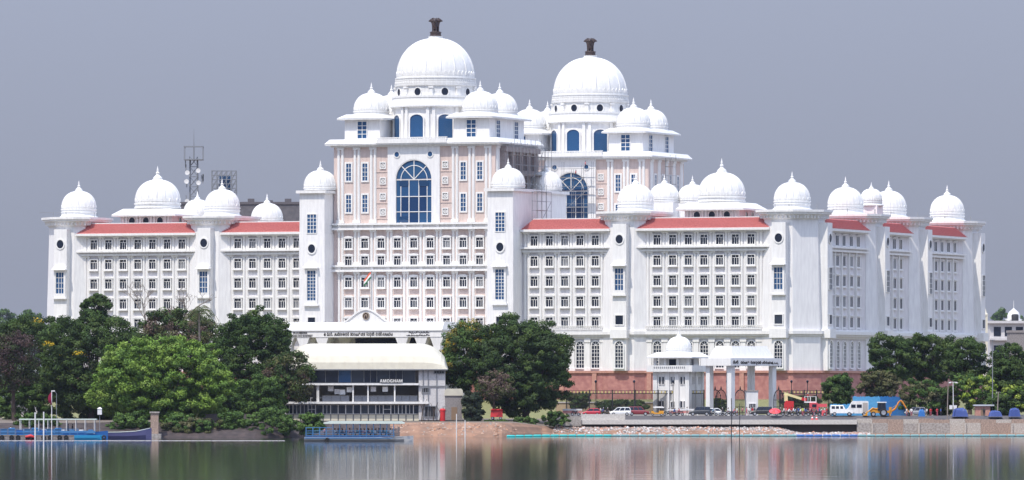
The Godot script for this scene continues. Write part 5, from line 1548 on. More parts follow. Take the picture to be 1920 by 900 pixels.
# extent: left, right, top, bottom of the crown in metres; z of its middle; foot of the trunk
func tree(called: String, label: String, ext: Array, z: float, foot: Vector3, o := {}) -> void:
	var r := RandomNumberGenerator.new(); r.seed = hash(label) % 100000
	var w: float = (ext[1] - ext[0]) / 2; var h: float = (ext[2] - ext[3]) / 2
	var c := Vector3((ext[0] + ext[1]) / 2, (ext[2] + ext[3]) / 2, z)
	var deep: float = o.get("deep", min(w, 8.0))
	var cr: float = o.get("cr", 1.5) * 0.8
	var floor_: float = o.get("floor", -1.0)
	var n: int = int(o.get("clumps", int(w * h * 0.9 + 14)) * 1.9)
	var k := crown(r, c - foot, Vector3(w, h, deep), n, cr, int(o.get("per", 230) * 0.56), o.get("size", 0.235), o.get("cols", DARK), floor_, o.get("flower"), o.get("share", 0.0), o.get("loose", 0.0))
	var t := thing(called, label, o.get("cat", "tree"), foot, 0, o.get("group", ""))
	var b := MB.new()
	var tr: float = o.get("trunk", 0.35)
	var fork := Vector3((c.x - foot.x) * 0.4, max((c.y - foot.y) - h * 0.65, 1.0), (z - foot.z) * 0.4)
	b.tube([Vector3(0, -0.6, 0), fork * Vector3(0.3, 0.4, 0.3) + Vector3(r.randf_range(-0.2, 0.2), 0, 0), fork], [tr * 1.3, tr, tr * 0.8], 8)
	for i in min(k[1].size(), int(o.get("limbs", 16))):
		var e: Vector3 = k[1][i]
		var m := fork.lerp(e, 0.5) + Vector3(0, -0.12 * (e - fork).length() + 0.4, 0)
		b.tube([fork, m, e], [tr * 0.45, tr * 0.28, tr * 0.1], 5, false)
	part(t, "trunk", b, o.get("bark", M.bark))
	part(t, "crown", k[0], M.leaf)
const DARK := [Color(0.048, 0.08, 0.026), Color(0.06, 0.1, 0.03), Color(0.042, 0.07, 0.026), Color(0.078, 0.115, 0.036)]
const MID := [Color(0.072, 0.125, 0.035), Color(0.058, 0.105, 0.03), Color(0.09, 0.15, 0.04)]
const BRIGHT := [Color(0.16, 0.25, 0.045), Color(0.11, 0.19, 0.035), Color(0.2, 0.29, 0.065), Color(0.13, 0.22, 0.05)]
const LIME := [Color(0.2, 0.28, 0.04), Color(0.13, 0.22, 0.035), Color(0.26, 0.32, 0.06)]
const OLIVE := [Color(0.1, 0.105, 0.045), Color(0.14, 0.135, 0.07), Color(0.07, 0.08, 0.035)]
const DRY := [Color(0.15, 0.105, 0.085), Color(0.11, 0.075, 0.065), Color(0.18, 0.13, 0.11)]
const PURPLE := [Color(0.085, 0.058, 0.055), Color(0.06, 0.042, 0.042), Color(0.05, 0.06, 0.03), Color(0.035, 0.05, 0.022)]

func bare(label: String, foot: Vector3, h: float, sd: int) -> void:
	var r := RandomNumberGenerator.new(); r.seed = sd
	var b := MB.new(); var tw := MB.new()
	var todo := [[Vector3.ZERO, Vector3(0, 1, 0), h * 0.42, 0.22, 0]]
	while todo.size():
		var q: Array = todo.pop_back()
		var p: Vector3 = q[0]; var d: Vector3 = q[1]
		var e: Vector3 = p + d * q[2]
		(b if q[4] < 2 else tw).tube([p, p.lerp(e, 0.5) + Vector3(r.randf_range(-1, 1), 0, r.randf_range(-1, 1)) * q[2] * 0.06, e], [q[3], q[3] * 0.8, q[3] * 0.6], 4, false)
		if q[4] < 5:
			for i in (3 if q[4] < 4 else 2):
				var a := r.randf() * TAU
				todo.append([e, (d + Vector3(cos(a), r.randf_range(-0.1, 0.5), sin(a)) * 0.75).normalized(), q[2] * r.randf_range(0.55, 0.75), max(q[3] * 0.55, 0.03), q[4] + 1])
	var t := thing("bare_tree", label, "tree", foot)
	part(t, "trunk", b, M.bark_pale); part(t, "twigs", tw, M.bark_pale)

func palm(label: String, foot: Vector3, h: float) -> void:
	var r := RandomNumberGenerator.new(); r.seed = 77
	var t := thing("palm_tree", label, "palm tree", foot)
	part(t, "trunk", MB.new().tube([Vector3.ZERO, Vector3(0.3, h * 0.5, 0), Vector3(0.1, h, 0)], [0.3, 0.22, 0.2], 8), M.bark_pale)
	for i in 20:
		var b := MB.new(); b.tinted = true
		var a := i * 2.4; var up := r.randf_range(-0.1, 1.0)
		var d := Vector3(cos(a), 0, sin(a)); var s := Vector3(-sin(a), 0, cos(a))
		var L := r.randf_range(4.0, 5.4)
		var prev := Vector3.ZERO
		for k in 18:
			var u := (k + 1) / 18.0
			var q := d * L * u * 0.92 + Vector3(0, L * (up * u - 1.05 * u * u), 0)
			var f := (q - prev).normalized()
			for e in [-1, 1]:
				b.col = [Color(0.045, 0.07, 0.025), Color(0.07, 0.09, 0.035), Color(0.1, 0.1, 0.05)][r.randi() % 3]
				var tip: Vector3 = q + s * e * 0.95 * sin(PI * clamp(u * 0.9 + 0.1, 0, 1)) + Vector3(0, -0.45, 0) + f * 0.3
				b.tri(q - f * 0.09, q + f * 0.09, tip)
			prev = q
		part(t, "frond", b, M.leaf, Vector3(0.1, h, 0))

func plants() -> void:
	# left bank
	tree("dark_tree", "broad dark green tree with yellow blossom behind the purple tree", [-108.52, -87.14, 26.76, 6.81], 75, Vector3(-98.65, 4.07, 75.00), {"flower": Color(0.5, 0.33, 0.03), "share": 0.06, "clumps": 200})
	tree("dark_tree", "great dark green tree with drooping boughs beside the bright green tree", [-97.69, -71.48, 26.55, 3.80], 92, Vector3(-85.56, 3.58, 92.00), {"clumps": 330, "per": 240, "flower": Color(0.55, 0.38, 0.03), "share": 0.03, "trunk": 0.6})
	tree("small_dark_tree", "small dark tree top standing free before the left wing's first windows", [-89.72, -82.86, 30.16, 23.40], 60, Vector3(-86.18, 4.57, 60.00), {"clumps": 34, "cr": 1.0})
	tree("purple_tree", "sparse purple-brown leaved tree with dark trunk above the jetty", [-106.54, -94.23, 22.71, 9.00], 108, Vector3(-99.90, 3.65, 108.00), {"cols": PURPLE, "per": 110, "loose": 0.4, "clumps": 80, "trunk": 0.4})
	tree("olive_tree", "dry olive-brown tree behind the palm fronds", [-78.76, -58.93, 27.51, 13.41], 68, Vector3(-69.40, 4.04, 68.00), {"cols": OLIVE + DRY + DARK, "per": 190, "loose": 0.2, "clumps": 150})
	bare("bare grey tree before the left wing's middle windows", Vector3(-76.21, 20.08, 60.00), 11.0, 5)
	bare("bare grey tree next to the palm before the round-windowed tower", Vector3(-68.03, 18.96, 62.00), 11.5, 8)
	palm("coconut palm with drooping fronds above the bright green tree", Vector3(-64.14, 5.18, 82.00), 21.0)
	tree("bright_tree", "wide bright green tree overhanging the water on the left bank", [-84.48, -53.80, 21.19, 1.43], 135, Vector3(-67.04, 3.22, 134.00), {"cols": BRIGHT, "clumps": 440, "per": 270, "cr": 1.4, "floor": -0.8, "trunk": 0.55, "deep": 10.0})
	tree("dark_tree", "tall dense dark green tree between the bright tree and the restaurant", [-61.21, -43.38, 27.47, 2.02], 104, Vector3(-51.54, 2.56, 104.00), {"clumps": 310, "per": 250, "cols": DARK + [Color(0.05, 0.09, 0.03)], "trunk": 0.55})
	tree("bright_tree", "lighter green leafy tree at the foot of the tall dark tree", [-56.71, -43.99, 14.30, 1.05], 122, Vector3(-49.82, 2.11, 122.00), {"cols": MID, "clumps": 90, "cr": 1.2})
	tree("brown_tree", "brownish thin tree leaning over the restaurant's cream roof", [-50.04, -38.96, 18.05, 6.87], 119, Vector3(-46.84, 2.61, 116.00), {"cols": OLIVE + DARK + [Color(0.11, 0.075, 0.06)], "clumps": 90, "per": 160, "loose": 0.35, "cr": 1.2})
	tree("bank_shrub", "dark ragged shrub at the water's edge under the tall dark tree", [-52.60, -41.66, 6.92, 0.25], 146, Vector3(-46.87, 1.19, 146.00), {"cols": MID, "clumps": 40, "cr": 0.9, "cat": "shrub", "trunk": 0.1})
	for q in [[-20, 110, "dark thicket under the purple tree behind the jetty"], [90, 240, "dark thicket under the great dark tree behind the long boat"], [220, 400, "dark thicket in the shade of the bright green tree"], [380, 570, "dark thicket at the foot of the tall dense tree"]]:
		tree("thicket", q[2], [(q[0] - 960) * 1415 / 13000.0, (q[1] - 960) * 1415 / 13000.0, 12.81, 2.47], 84, Vector3(((q[0] + q[1]) / 2.0 - 960) * 1415 / 13000.0, 3.6, 84), {"cols": MID, "clumps": 90, "cr": 1.2, "cat": "thicket", "trunk": 0.12, "deep": 3.0})
	tree("bank_shrub", "low dark undergrowth below the bright tree by the stone pier", [-68.64, -54.08, 4.63, 0.68], 148, Vector3(-61.36, 1.51, 148.00), {"cols": MID + OLIVE, "clumps": 60, "cr": 0.8, "cat": "shrub", "trunk": 0.1, "deep": 2.5})
	for q in [[300, 380, "leafy waterside bushes just right of the stone pier"], [400, 470, "leafy waterside bushes under the tall dense tree"], [195, 290, "dark waterside bushes beyond the long boat"], [20, 120, "dark waterside bushes behind the covered boat"], [555, 610, "dark bush beside the restaurant's foundations"]]:
		tree("bank_shrub", q[2], [(q[0] - 960) * 1354 / 13000.0, (q[1] - 960) * 1354 / 13000.0, 5.88, 0.67], 146, Vector3(((q[0] + q[1]) / 2.0 - 960) * 1354 / 13000.0, 1.5, 146), {"cols": MID, "clumps": 36, "cr": 0.85, "cat": "shrub", "trunk": 0.1, "deep": 2.5})
	# right of the restaurant
	tree("dark_tree", "huge dark round-topped tree beside the restaurant and the iron fence", [-9.49, 13.37, 26.04, 3.61], 98, Vector3(2.70, 3.61, 98.00), {"clumps": 330, "per": 260, "cols": DARK + [Color(0.055, 0.085, 0.035)], "trunk": 0.7, "deep": 9.0})
	tree("yellowing_tree", "yellowing green tree touching the porch, between the restaurant and the huge dark tree", [-15.70, -1.62, 24.38, 8.78], 92, Vector3(-8.66, 3.58, 92.00), {"cols": DARK + MID + [Color(0.16, 0.13, 0.03)], "clumps": 150, "flower": Color(0.3, 0.22, 0.03), "share": 0.3})
	tree("dry_tree", "small dry pinkish tree under the huge dark tree's near side", [-6.96, 0.86, 14.14, 7.72], 108, Vector3(-3.75, 3.65, 108.00), {"cols": DRY + OLIVE, "clumps": 30, "per": 90, "loose": 0.6, "cr": 1.0, "trunk": 0.2})
	tree("ivy_mound", "tall grey-green creeper mound beside the kiosk", [-10.04, -5.55, 10.28, 2.38], 112, Vector3(-7.90, 3.13, 112.00), {"cols": [Color(0.04, 0.055, 0.035), Color(0.06, 0.075, 0.05), Color(0.03, 0.04, 0.025)], "clumps": 48, "cr": 0.85, "cat": "creeper", "trunk": 0.15, "deep": 2.0})
	for q in [[905, 958, 785, 802, "low green weeds on the bank below the red cart"], [958, 1010, 780, 806, "green weeds with dry stems on the bank under the huge dark tree"], [1010, 1075, 770, 800, "dark bushes between the huge tree and the low parapet"]]:
		tree("bank_weeds", q[4], [(q[0] - 960) * 1386 / 13000.0, (q[1] - 960) * 1386 / 13000.0, 9 + (740 - q[2]) * 1386 / 13000.0, 9 + (740 - q[3]) * 1386 / 13000.0], 113, Vector3(((q[0] + q[1]) / 2.0 - 960) * 1386 / 13000.0, 2.6, 113), {"cols": MID + DARK, "clumps": 26, "cr": 0.6, "per": 120, "cat": "weeds", "trunk": 0.05, "deep": 1.5})
	# hedges before the plinth
	for q in [[1062, 1110, 733, 770, "clipped shrub by the fence next to the huge tree", OLIVE + MID], [1108, 1225, 748, 772, "long dark hedge behind the fence and the cars", DARK], [1330, 1362, 745, 775, "dark hedge seen through the iron gate", DARK], [1462, 1545, 738, 772, "dark hedge behind the crane lorry", DARK]]:
		tree("hedge", q[4], [(q[0] - 960) * 1428 / 13000.0, (q[1] - 960) * 1428 / 13000.0, 9 + (740 - q[2]) * 1428 / 13000.0, 9 + (740 - q[3]) * 1428 / 13000.0], 71, Vector3(((q[0] + q[1]) / 2.0 - 960) * 1428 / 13000.0, 4.6, 71), {"cols": q[5], "clumps": 46, "cr": 0.8, "per": 150, "cat": "hedge", "trunk": 0.06, "deep": 1.4, "limbs": 8})
	# right side
	for q in [[1622, 1722, 622, 722, "dark spreading tree with gaps before the right side, next to the round shrub", 1424], [1690, 1800, 618, 725, "dark spreading tree between its two neighbours on the right", 1428], [1765, 1862, 630, 725, "dark spreading tree beside the tall lamp pole", 1420], [1850, 1935, 638, 745, "dark tree at the right edge behind the tarpaulin shelter", 1416]]:
		var d: float = q[5]
		tree("spreading_tree", q[4], [(q[0] - 960) * d / 13000.0, (q[1] - 960) * d / 13000.0, 9 + (740 - q[2]) * d / 13000.0, 9 + (740 - q[3]) * d / 13000.0], 1500 - d, Vector3(((q[0] + q[1]) / 2.0 - 955) * d / 13000.0, 4.0, 1500 - d), {"clumps": 78, "per": 250, "cols": DARK, "cr": 1.25, "deep": 5.0, "trunk": 0.4, "limbs": 26})
	for q in [[1537, 1604, 695, 768, "round dark green shrub before the plinth's end", 1412, MID + DARK], [1606, 1692, 692, 752, "dusty olive tree behind the blue hoarding", 1416, OLIVE], [1680, 1768, 706, 785, "dusty olive tree beside the excavator's arm", 1406, OLIVE + MID], [1782, 1876, 698, 770, "lime green leafy tree behind the blue tarpaulin heap", 1408, LIME + MID], [1872, 1935, 712, 780, "lime green bush at the right edge", 1406, LIME + DARK], [1740, 1800, 718, 785, "dark low tree behind the twin-lamp pole", 1410, DARK + OLIVE], [1845, 1900, 735, 790, "dark bush behind the wooden stake", 1404, DARK]]:
		var d: float = q[5]
		tree("shrub", q[4], [(q[0] - 960) * d / 13000.0, (q[1] - 960) * d / 13000.0, 9 + (740 - q[2]) * d / 13000.0, 9 + (740 - q[3]) * d / 13000.0], 1500 - d, Vector3(((q[0] + q[1]) / 2.0 - 960) * d / 13000.0, 4.2, 1500 - d), {"clumps": 60, "per": 190, "cols": q[6], "cr": 1.0, "deep": 3.0, "trunk": 0.2, "cat": "shrub"})
	# far off
	for q in [[-20, 40, 566, 600, "far hazy tree beyond the left end of the building"], [30, 85, 572, 605, "far hazy tree next to the building's left tower"], [1858, 1895, 574, 610, "far hazy tree behind the pale flat-roofed building"], [1885, 1925, 580, 610, "far hazy tree beside the small far dome"]]:
		var d := 5200.0
		tree("far_tree", q[4], [(q[0] - 960) * d / 13000.0, (q[1] - 960) * d / 13000.0, 9 + (740 - q[2]) * d / 13000.0, 4.0 + 20], 1500 - d, Vector3(((q[0] + q[1]) / 2.0 - 960) * d / 13000.0, 4.0, 1500 - d), {"clumps": 60, "per": 150, "cols": MID, "cr": 3.4, "size": 0.9, "deep": 6.0, "trunk": 0.5})

# ---------------------------------------------------------------- people
const SKIN := Color(0.2, 0.105, 0.065)
const HAIR := Color(0.012, 0.01, 0.01)
func figure(pose: String, shirt: Color, legs: Color, head := HAIR) -> ArrayMesh:
	# facing +x; feet (or seat) at y = 0. Colour index: 0 skin, 1 shirt, 2 legs, 3 hair or helmet, 4 shoes
	var b := []
	var hip := Vector3(0, 0.92, 0); var lean := 0.0
	if pose == "sit": hip = Vector3(0, 0.1, 0)
	if pose == "ride":
		hip = Vector3(-0.1, 0.86, 0); lean = 0.16
	var chest := hip + Vector3(lean, 0.36, 0); var neck := hip + Vector3(lean * 1.3, 0.53, 0); var crown_ := neck + Vector3(0.03 + lean * 0.2, 0.17, 0)
	b.append([hip, chest, 0.135, 0.155, 1]); b.append([hip + Vector3(0, 0, -0.07), hip + Vector3(0, 0, 0.07), 0.12, 0.12, 2])
	b.append([chest + Vector3(0, 0.08, -0.12), chest + Vector3(0, 0.08, 0.12), 0.085, 0.085, 1])
	b.append([neck - Vector3(0, 0.05, 0), neck + Vector3(0, 0.04, 0), 0.055, 0.05, 0])
	b.append([crown_ + Vector3(0.02, -0.06, 0), crown_ + Vector3(0.01, 0.03, 0), 0.08, 0.09, 0])
	b.append([crown_ + Vector3(0.095, -0.02, 0), crown_ + Vector3(0.105, -0.035, 0), 0.022, 0.02, 0])
	b.append([crown_ + Vector3(-0.035, 0.04, 0), crown_ + Vector3(-0.01, 0.075, 0), 0.095, 0.09, 3])
	for s in [-1, 1]:
		var sh := chest + Vector3(0, 0.09, s * 0.185)
		var el: Vector3; var hd: Vector3
		if pose == "ride":
			el = sh + Vector3(0.2, -0.2, s * 0.07); hd = sh + Vector3(0.45, -0.22, s * 0.06)
		elif pose == "sit":
			el = sh + Vector3(0.08, -0.26, s * 0.04); hd = sh + Vector3(0.3, -0.3, -s * 0.05)
		elif pose == "walk":
			el = sh + Vector3(s * 0.1, -0.27, s * 0.04); hd = sh + Vector3(s * 0.24 + 0.06, -0.48, s * 0.03)
		else:
			el = sh + Vector3(-0.03, -0.28, s * 0.05); hd = sh + Vector3(0.07, -0.52, s * 0.04)
		b.append([sh, el, 0.062, 0.05, 1]); b.append([el, hd, 0.046, 0.034, 0]); b.append([hd, hd + (hd - el).normalized() * 0.1, 0.036, 0.03, 0])
		var h := hip + Vector3(0, -0.02, s * 0.09)
		var kn: Vector3; var an: Vector3
		if pose == "ride":
			kn = h + Vector3(0.4, -0.06, s * 0.09); an = kn + Vector3(-0.14, -0.42, 0)
		elif pose == "sit":
			kn = h + Vector3(0.42, 0.02, 0); an = kn + Vector3(0.02, -0.42, 0)
		elif pose == "walk":
			kn = h + Vector3(-s * 0.14 + 0.06, -0.42, 0); an = kn + Vector3(-s * 0.14 - 0.06, -0.4, 0)
		else:
			kn = h + Vector3(0.02, -0.43, s * 0.01); an = kn + Vector3(-0.02, -0.41, 0)
		b.append([h, kn, 0.088, 0.065, 2]); b.append([kn, an, 0.062, 0.043, 2]); b.append([an + Vector3(0, -0.025, 0), an + Vector3(0.15, -0.03, 0), 0.042, 0.036, 4])
	return blob(b, 0.05, 0.05, [SKIN, shirt, legs, head, Color(0.03, 0.025, 0.02)])
var people := {}
func person(pose: String, shirt: Color, legs: Color, label: String, at: Vector3, yaw: float, group := "", head := HAIR) -> void:
	var key := "%s %s %s %s" % [pose, shirt, legs, head]
	if not people.has(key): people[key] = figure(pose, shirt, legs, head)
	single("person", people[key], M.tinted, label, "person", at, yaw, group)

# ---------------------------------------------------------------- vehicles; length along x, facing +x
func car(kind: String, colour: Color, label: String, at: Vector3, yaw: float) -> Node3D:
	var o := thing({"suv": "sport_utility_car", "hatch": "hatchback_car", "mpv": "family_car"}[kind], label, "car", at, yaw)
	var m := paint(colour, 0.3)
	m.clearcoat_enabled = true; m.clearcoat = 0.6
	var P: Dictionary = {
		"suv": {"l": 2.2, "w": 0.92, "low": 0.32, "belt": 1.12, "top": 1.82, "hood": 0.95, "a": [-2.1, -1.95, 0.6, 1.15], "nose": 1.0, "r": 0.38},
		"hatch": {"l": 1.85, "w": 0.82, "low": 0.26, "belt": 0.95, "top": 1.5, "hood": 0.78, "a": [-1.8, -1.4, 0.35, 1.0], "nose": 0.82, "r": 0.3},
		"mpv": {"l": 2.15, "w": 0.88, "low": 0.28, "belt": 1.02, "top": 1.72, "hood": 0.95, "a": [-2.1, -1.85, 0.55, 1.35], "nose": 0.9, "r": 0.33}}[kind]
	var l: float = P.l; var w: float = P.w
	# lower body: lofted slices along x, rounded in plan
	var b := MB.new()
	var xs := [-l, -l + 0.1, -l + 0.5, P.a[0] + 0.2, P.a[3], P.a[3] + 0.15, l - 0.5, l - 0.1, l]
	xs.sort()
	var sl := []
	for x in xs:
		var e: float = clamp((l - abs(x)) / 0.35, 0, 1)
		var ww: float = w * (0.82 + 0.18 * sqrt(e))
		var tp: float = P.belt if x <= P.a[3] - 0.05 else lerp(float(P.belt) - 0.04, float(P.nose) - 0.12, (x - P.a[3]) / (l - P.a[3]))
		if x <= -l + 0.02: tp -= 0.12
		var lo: float = P.low + (0.12 if abs(x) > l - 0.05 else 0.0)
		sl.append([Vector3(x, lo, ww * 0.94), Vector3(x, lo + 0.25, ww), Vector3(x, tp - 0.18, ww), Vector3(x, tp, ww * 0.9), Vector3(x, tp, -ww * 0.9), Vector3(x, tp - 0.18, -ww), Vector3(x, lo + 0.25, -ww), Vector3(x, lo, -ww * 0.94)])
	for i in sl.size() - 1:
		for j in 8:
			var k := (j + 1) % 8
			b.quad(sl[i][j], sl[i + 1][j], sl[i + 1][k], sl[i][k])
	for q in [0, sl.size() - 1]:
		var s: Array = sl[q]
		for j in range(1, 7): b.flat3(s[0], s[j], s[j + 1], Vector3(-1 if q == 0 else 1, 0, 0))
	part(o, "body", b, m)
	# glasshouse and painted roof with pillars
	var g := MB.new()
	var A: Array = P.a
	var lo4 := [Vector3(A[0], P.belt - 0.03, w * 0.88), Vector3(A[3], P.belt - 0.03, w * 0.88), Vector3(A[3], P.belt - 0.03, -w * 0.88), Vector3(A[0], P.belt - 0.03, -w * 0.88)]
	var hi4 := [Vector3(A[1], P.top - 0.07, w * 0.72), Vector3(A[2], P.top - 0.07, w * 0.72), Vector3(A[2], P.top - 0.07, -w * 0.72), Vector3(A[1], P.top - 0.07, -w * 0.72)]
	for i in 4:
		var j := (i + 1) % 4
		g.quad(lo4[i], lo4[j], hi4[j], hi4[i])
	part(o, "windows", g, M.glass)
	var rf := MB.new()
	rf.prism(PackedVector2Array([Vector2(A[1] - 0.06, -w * 0.75), Vector2(A[2] + 0.06, -w * 0.75), Vector2(A[2] + 0.06, w * 0.75), Vector2(A[1] - 0.06, w * 0.75)]), P.top - 0.09, P.top, PackedVector2Array([Vector2(A[1] + 0.15, -w * 0.6), Vector2(A[2] - 0.15, -w * 0.6), Vector2(A[2] - 0.15, w * 0.6), Vector2(A[1] + 0.15, w * 0.6)]))
	for i in 4: rf.bar(lo4[i], hi4[i], 0.11)
	for s in [-1, 1]:
		for t in ([0.36, 0.68] if kind != "hatch" else [0.52]):
			rf.bar(Vector3(lerp(float(A[0]), float(A[3]), t), P.belt, s * w * 0.885), Vector3(lerp(float(A[1]), float(A[2]), t), P.top - 0.06, s * w * 0.725), 0.1)
	part(o, "roof", rf, m)
	for x in [-l * 0.62, l * 0.64]:
		for z in [-w + 0.08, w - 0.08]: wheel(o, Vector3(x, P.r, z), P.r, 0.11)
	for z in [-w * 0.68, w * 0.68]:
		part(o, "headlight", MB.new().box(-0.06, -0.09, -0.17, 0.04, 0.09, 0.17), M.trim, Vector3(l - 0.02, P.nose - 0.28, z))
		part(o, "tail_light", MB.new().box(-0.05, -0.14, -0.1, 0.05, 0.14, 0.1), M.red, Vector3(-l + 0.02, P.belt - 0.3, z))
	part(o, "bumper", MB.new().box(l - 0.12, P.low, -w * 0.85, l + 0.05, P.low + 0.2, w * 0.85).box(-l - 0.05, P.low, -w * 0.85, -l + 0.12, P.low + 0.2, w * 0.85), M.rubber)
	return o

func motorcycle(colour: Color, label: String, at: Vector3, yaw: float) -> void:
	var o := thing("motorcycle", label, "motorcycle", at, yaw)
	for x in [-0.62, 0.62]: wheel(o, Vector3(x, 0.3, 0), 0.3, 0.06)
	part(o, "frame", MB.new().tube([Vector3(0.62, 0.3, 0.06), Vector3(0.42, 0.95, 0.0)], [0.035, 0.035], 5).tube([Vector3(0.4, 0.75, 0), Vector3(0.0, 0.3, 0), Vector3(-0.62, 0.3, 0)], [0.04, 0.05, 0.04], 5), M.steel)
	part(o, "engine", MB.new().box(-0.2, 0.25, -0.14, 0.2, 0.58, 0.14), M.dark)
	part(o, "fuel_tank", MB.new().tube([Vector3(-0.05, 0.72, 0), Vector3(0.12, 0.8, 0), Vector3(0.36, 0.78, 0)], [0.08, 0.15, 0.1], 8), paint(colour, 0.35))
	part(o, "seat", MB.new().tube([Vector3(-0.75, 0.82, 0), Vector3(-0.4, 0.76, 0), Vector3(-0.02, 0.74, 0)], [0.07, 0.12, 0.1], 7), M.rubber)
	part(o, "handlebar", MB.new().tube([Vector3(0.3, 1.02, -0.34), Vector3(0.42, 1.0, 0), Vector3(0.3, 1.02, 0.34)], [0.025, 0.025, 0.025], 5), M.chrome)
	part(o, "headlight", MB.new().lathe([Vector2(0, -0.06), Vector2(0.1, -0.02), Vector2(0.1, 0.05), Vector2(0, 0.07)], 10), M.trim, Vector3(0.52, 0.88, 0)).rotation.z = -PI / 2
	part(o, "mudguard", MB.new().box(-0.95, 0.6, -0.07, -0.55, 0.66, 0.07), paint(colour, 0.35))

func spot(px: float, d := 1402.0, y := 4.76) -> Vector3:
	return Vector3((px - 960) * d / 13000.0, y, 1500 - d)

func traffic() -> void:
	car("hatch", Color(0.5, 0.015, 0.04), "bright red hatchback half hidden by the low parapet", spot(1109, 1400), PI)
	car("mpv", Color(0.78, 0.78, 0.77), "white family car behind the end of the low parapet", spot(1163, 1398), PI)
	car("suv", Color(0.22, 0.02, 0.03), "dark red sport utility car between the white car and the auto-rickshaw", spot(1197, 1399), 0)
	car("suv", Color(0.025, 0.03, 0.04), "dark grey sport utility car passing the gatehouse", spot(1312, 1399), PI)
	car("hatch", Color(0.75, 0.76, 0.76), "white hatchback behind motorcycles at the gate pillar", spot(1344, 1404), 0)
	car("suv", Color(0.012, 0.013, 0.016), "black sport utility car before the guard booth", spot(1428, 1400), PI)
	car("mpv", Color(0.3, 0.31, 0.33), "grey family car among the people right of the retaining wall's start", spot(1716, 1404), PI)
	autorickshaw()
	jeep(); minitruck(); excavator(); lift_lorry()
	umbrella_stall()
	# motorcycles with riders
	var cols := [Color(0.02, 0.02, 0.025), Color(0.25, 0.01, 0.02), Color(0.02, 0.05, 0.2)]
	var shirts := {"white": Color(0.7, 0.69, 0.67), "blue": Color(0.04, 0.1, 0.3), "black": Color(0.02, 0.02, 0.025), "pink": Color(0.6, 0.2, 0.22), "pale blue": Color(0.3, 0.42, 0.55), "green": Color(0.03, 0.15, 0.12), "yellow-green": Color(0.4, 0.45, 0.08), "red": Color(0.4, 0.02, 0.03)}
	var rides := [[1079, "white", 0, 0, "behind the parapet ramp beside the red hatchback"], [1130, "blue", 0, 1, "between the red hatchback and the white car"], [1138, "black", 0, 0, "just behind the white car's nose"],
		[1252, "white", 0, 0, "behind the auto-rickshaw"], [1264, "blue", 0, 2, "before the gatehouse's pilasters"], [1274, "pink", PI, 1, "before the gatehouse's right corner"], [1337, "pale blue", 0, 0, "at the dark grey car's tail"],
		[1356, "black", PI, 0, "between the white hatchback and the gate pillar"], [1367, "white", PI, 1, "at the foot of the gate pillar"], [1376, "pink", 0, 2, "just past the gate pillar"],
		[1462, "black", 0, 0, "between the red parasol and the crane lorry"], [1479, "white", 0.4, 1, "before the crane lorry's red body"], [1491, "pale blue", -0.3, 0, "below the crane boom's middle"], [1501, "white", 0.3, 2, "below the crane boom's tip"], [1511, "blue", -0.4, 0, "under the crane's basket"], [1521, "black", 0.2, 1, "beyond the crane's basket"], [1531, "green", PI, 0, "beside the red barrier sign"], [1541, "white", PI, 2, "behind the red barrier sign"], [1552, "black", PI, 0, "at the white jeep's rear"]]
	for q in rides:
		var p := spot(q[0], 1397 + (int(q[0]) % 3) * 1.6)
		motorcycle(cols[q[3]], "%s motorcycle %s" % [["black", "red", "blue"][q[3]], q[4]], p, q[2])
		person("ride", shirts[q[1]], Color(0.03, 0.035, 0.05), "motorcycle rider in %s shirt %s" % [q[1], q[4]], p + Vector3(0, -0.06, 0), q[2], "", Color(0.02, 0.02, 0.022) if int(q[0]) % 2 else Color(0.5, 0.5, 0.52))
	var walkers := [[1126, "white", "stand", "beside the blue-shirted rider behind the parapet", 1404], [1392, "pink", "stand", "before the dark gate leaf", 1404], [1400, "pink", "walk", "in front of the guard booth, walking", 1402], [1405, "white", "stand", "in front of the guard booth, standing", 1403], [1441, "yellow-green", "stand", "behind the black car's tail", 1405], [1470, "white", "stand", "next to the red parasol", 1401], [1484, "red", "stand", "by the crane lorry's rear", 1404], [1497, "blue", "walk", "walking behind the crane boom", 1405], [1516, "black", "stand", "under the crane basket, standing", 1403], [1526, "green", "stand", "at the road edge by the two small cones", 1394], [1536, "blue", "walk", "walking past the red barrier sign", 1396], [1546, "white", "stand", "between the red barrier sign and the jeep", 1402],
		[1474, "pink", "walk", "walking before the crane lorry's wheel", 1396], [1488, "white", "stand", "before the rider in pale blue", 1395], [1494, "black", "walk", "crossing below the boom", 1395], [1505, "yellow-green", "stand", "between two riders below the boom's tip", 1396], [1508, "pale blue", "stand", "behind the riders under the basket", 1405], [1519, "pink", "walk", "walking beyond the basket", 1404], [1550, "red", "stand", "at the jeep's rear corner", 1396], [1382, "white", "walk", "walking past the near gate pillar", 1402], [1411, "red", "stand", "at the booth's corner", 1404], [1288, "white", "walk", "walking behind the dark grey car's nose", 1406], [1700, "white", "stand", "standing at the excavator's bucket behind the wall", 1394], [1709, "white", "stand", "leaning over the wall coping by the grey car", 1393], [1738, "white", "stand", "beside the small blue-grey shelter", 1394], [1745, "red", "stand", "in red above the wall beside the small shelter", 1394], [1757, "red", "walk", "in red walking along the wall", 1394], [1764, "blue", "stand", "beside the leaning wooden pole", 1394], [1845, "black", "stand", "before the brick hut", 1396]]
	for q in walkers:
		person(q[2], shirts[q[1]], [Color(0.03, 0.03, 0.05), Color(0.25, 0.22, 0.18), Color(0.45, 0.1, 0.14)][int(q[0]) % 3], "person in %s top %s" % [q[1], q[3]], spot(q[0], q[4], 4.76 if q[0] < 1650 else 4.66), PI / 2 * (int(q[0]) % 4))
	var o := Vector3(-22.18, 7, 5.85); var R := Basis(Vector3.UP, deg_to_rad(-22))
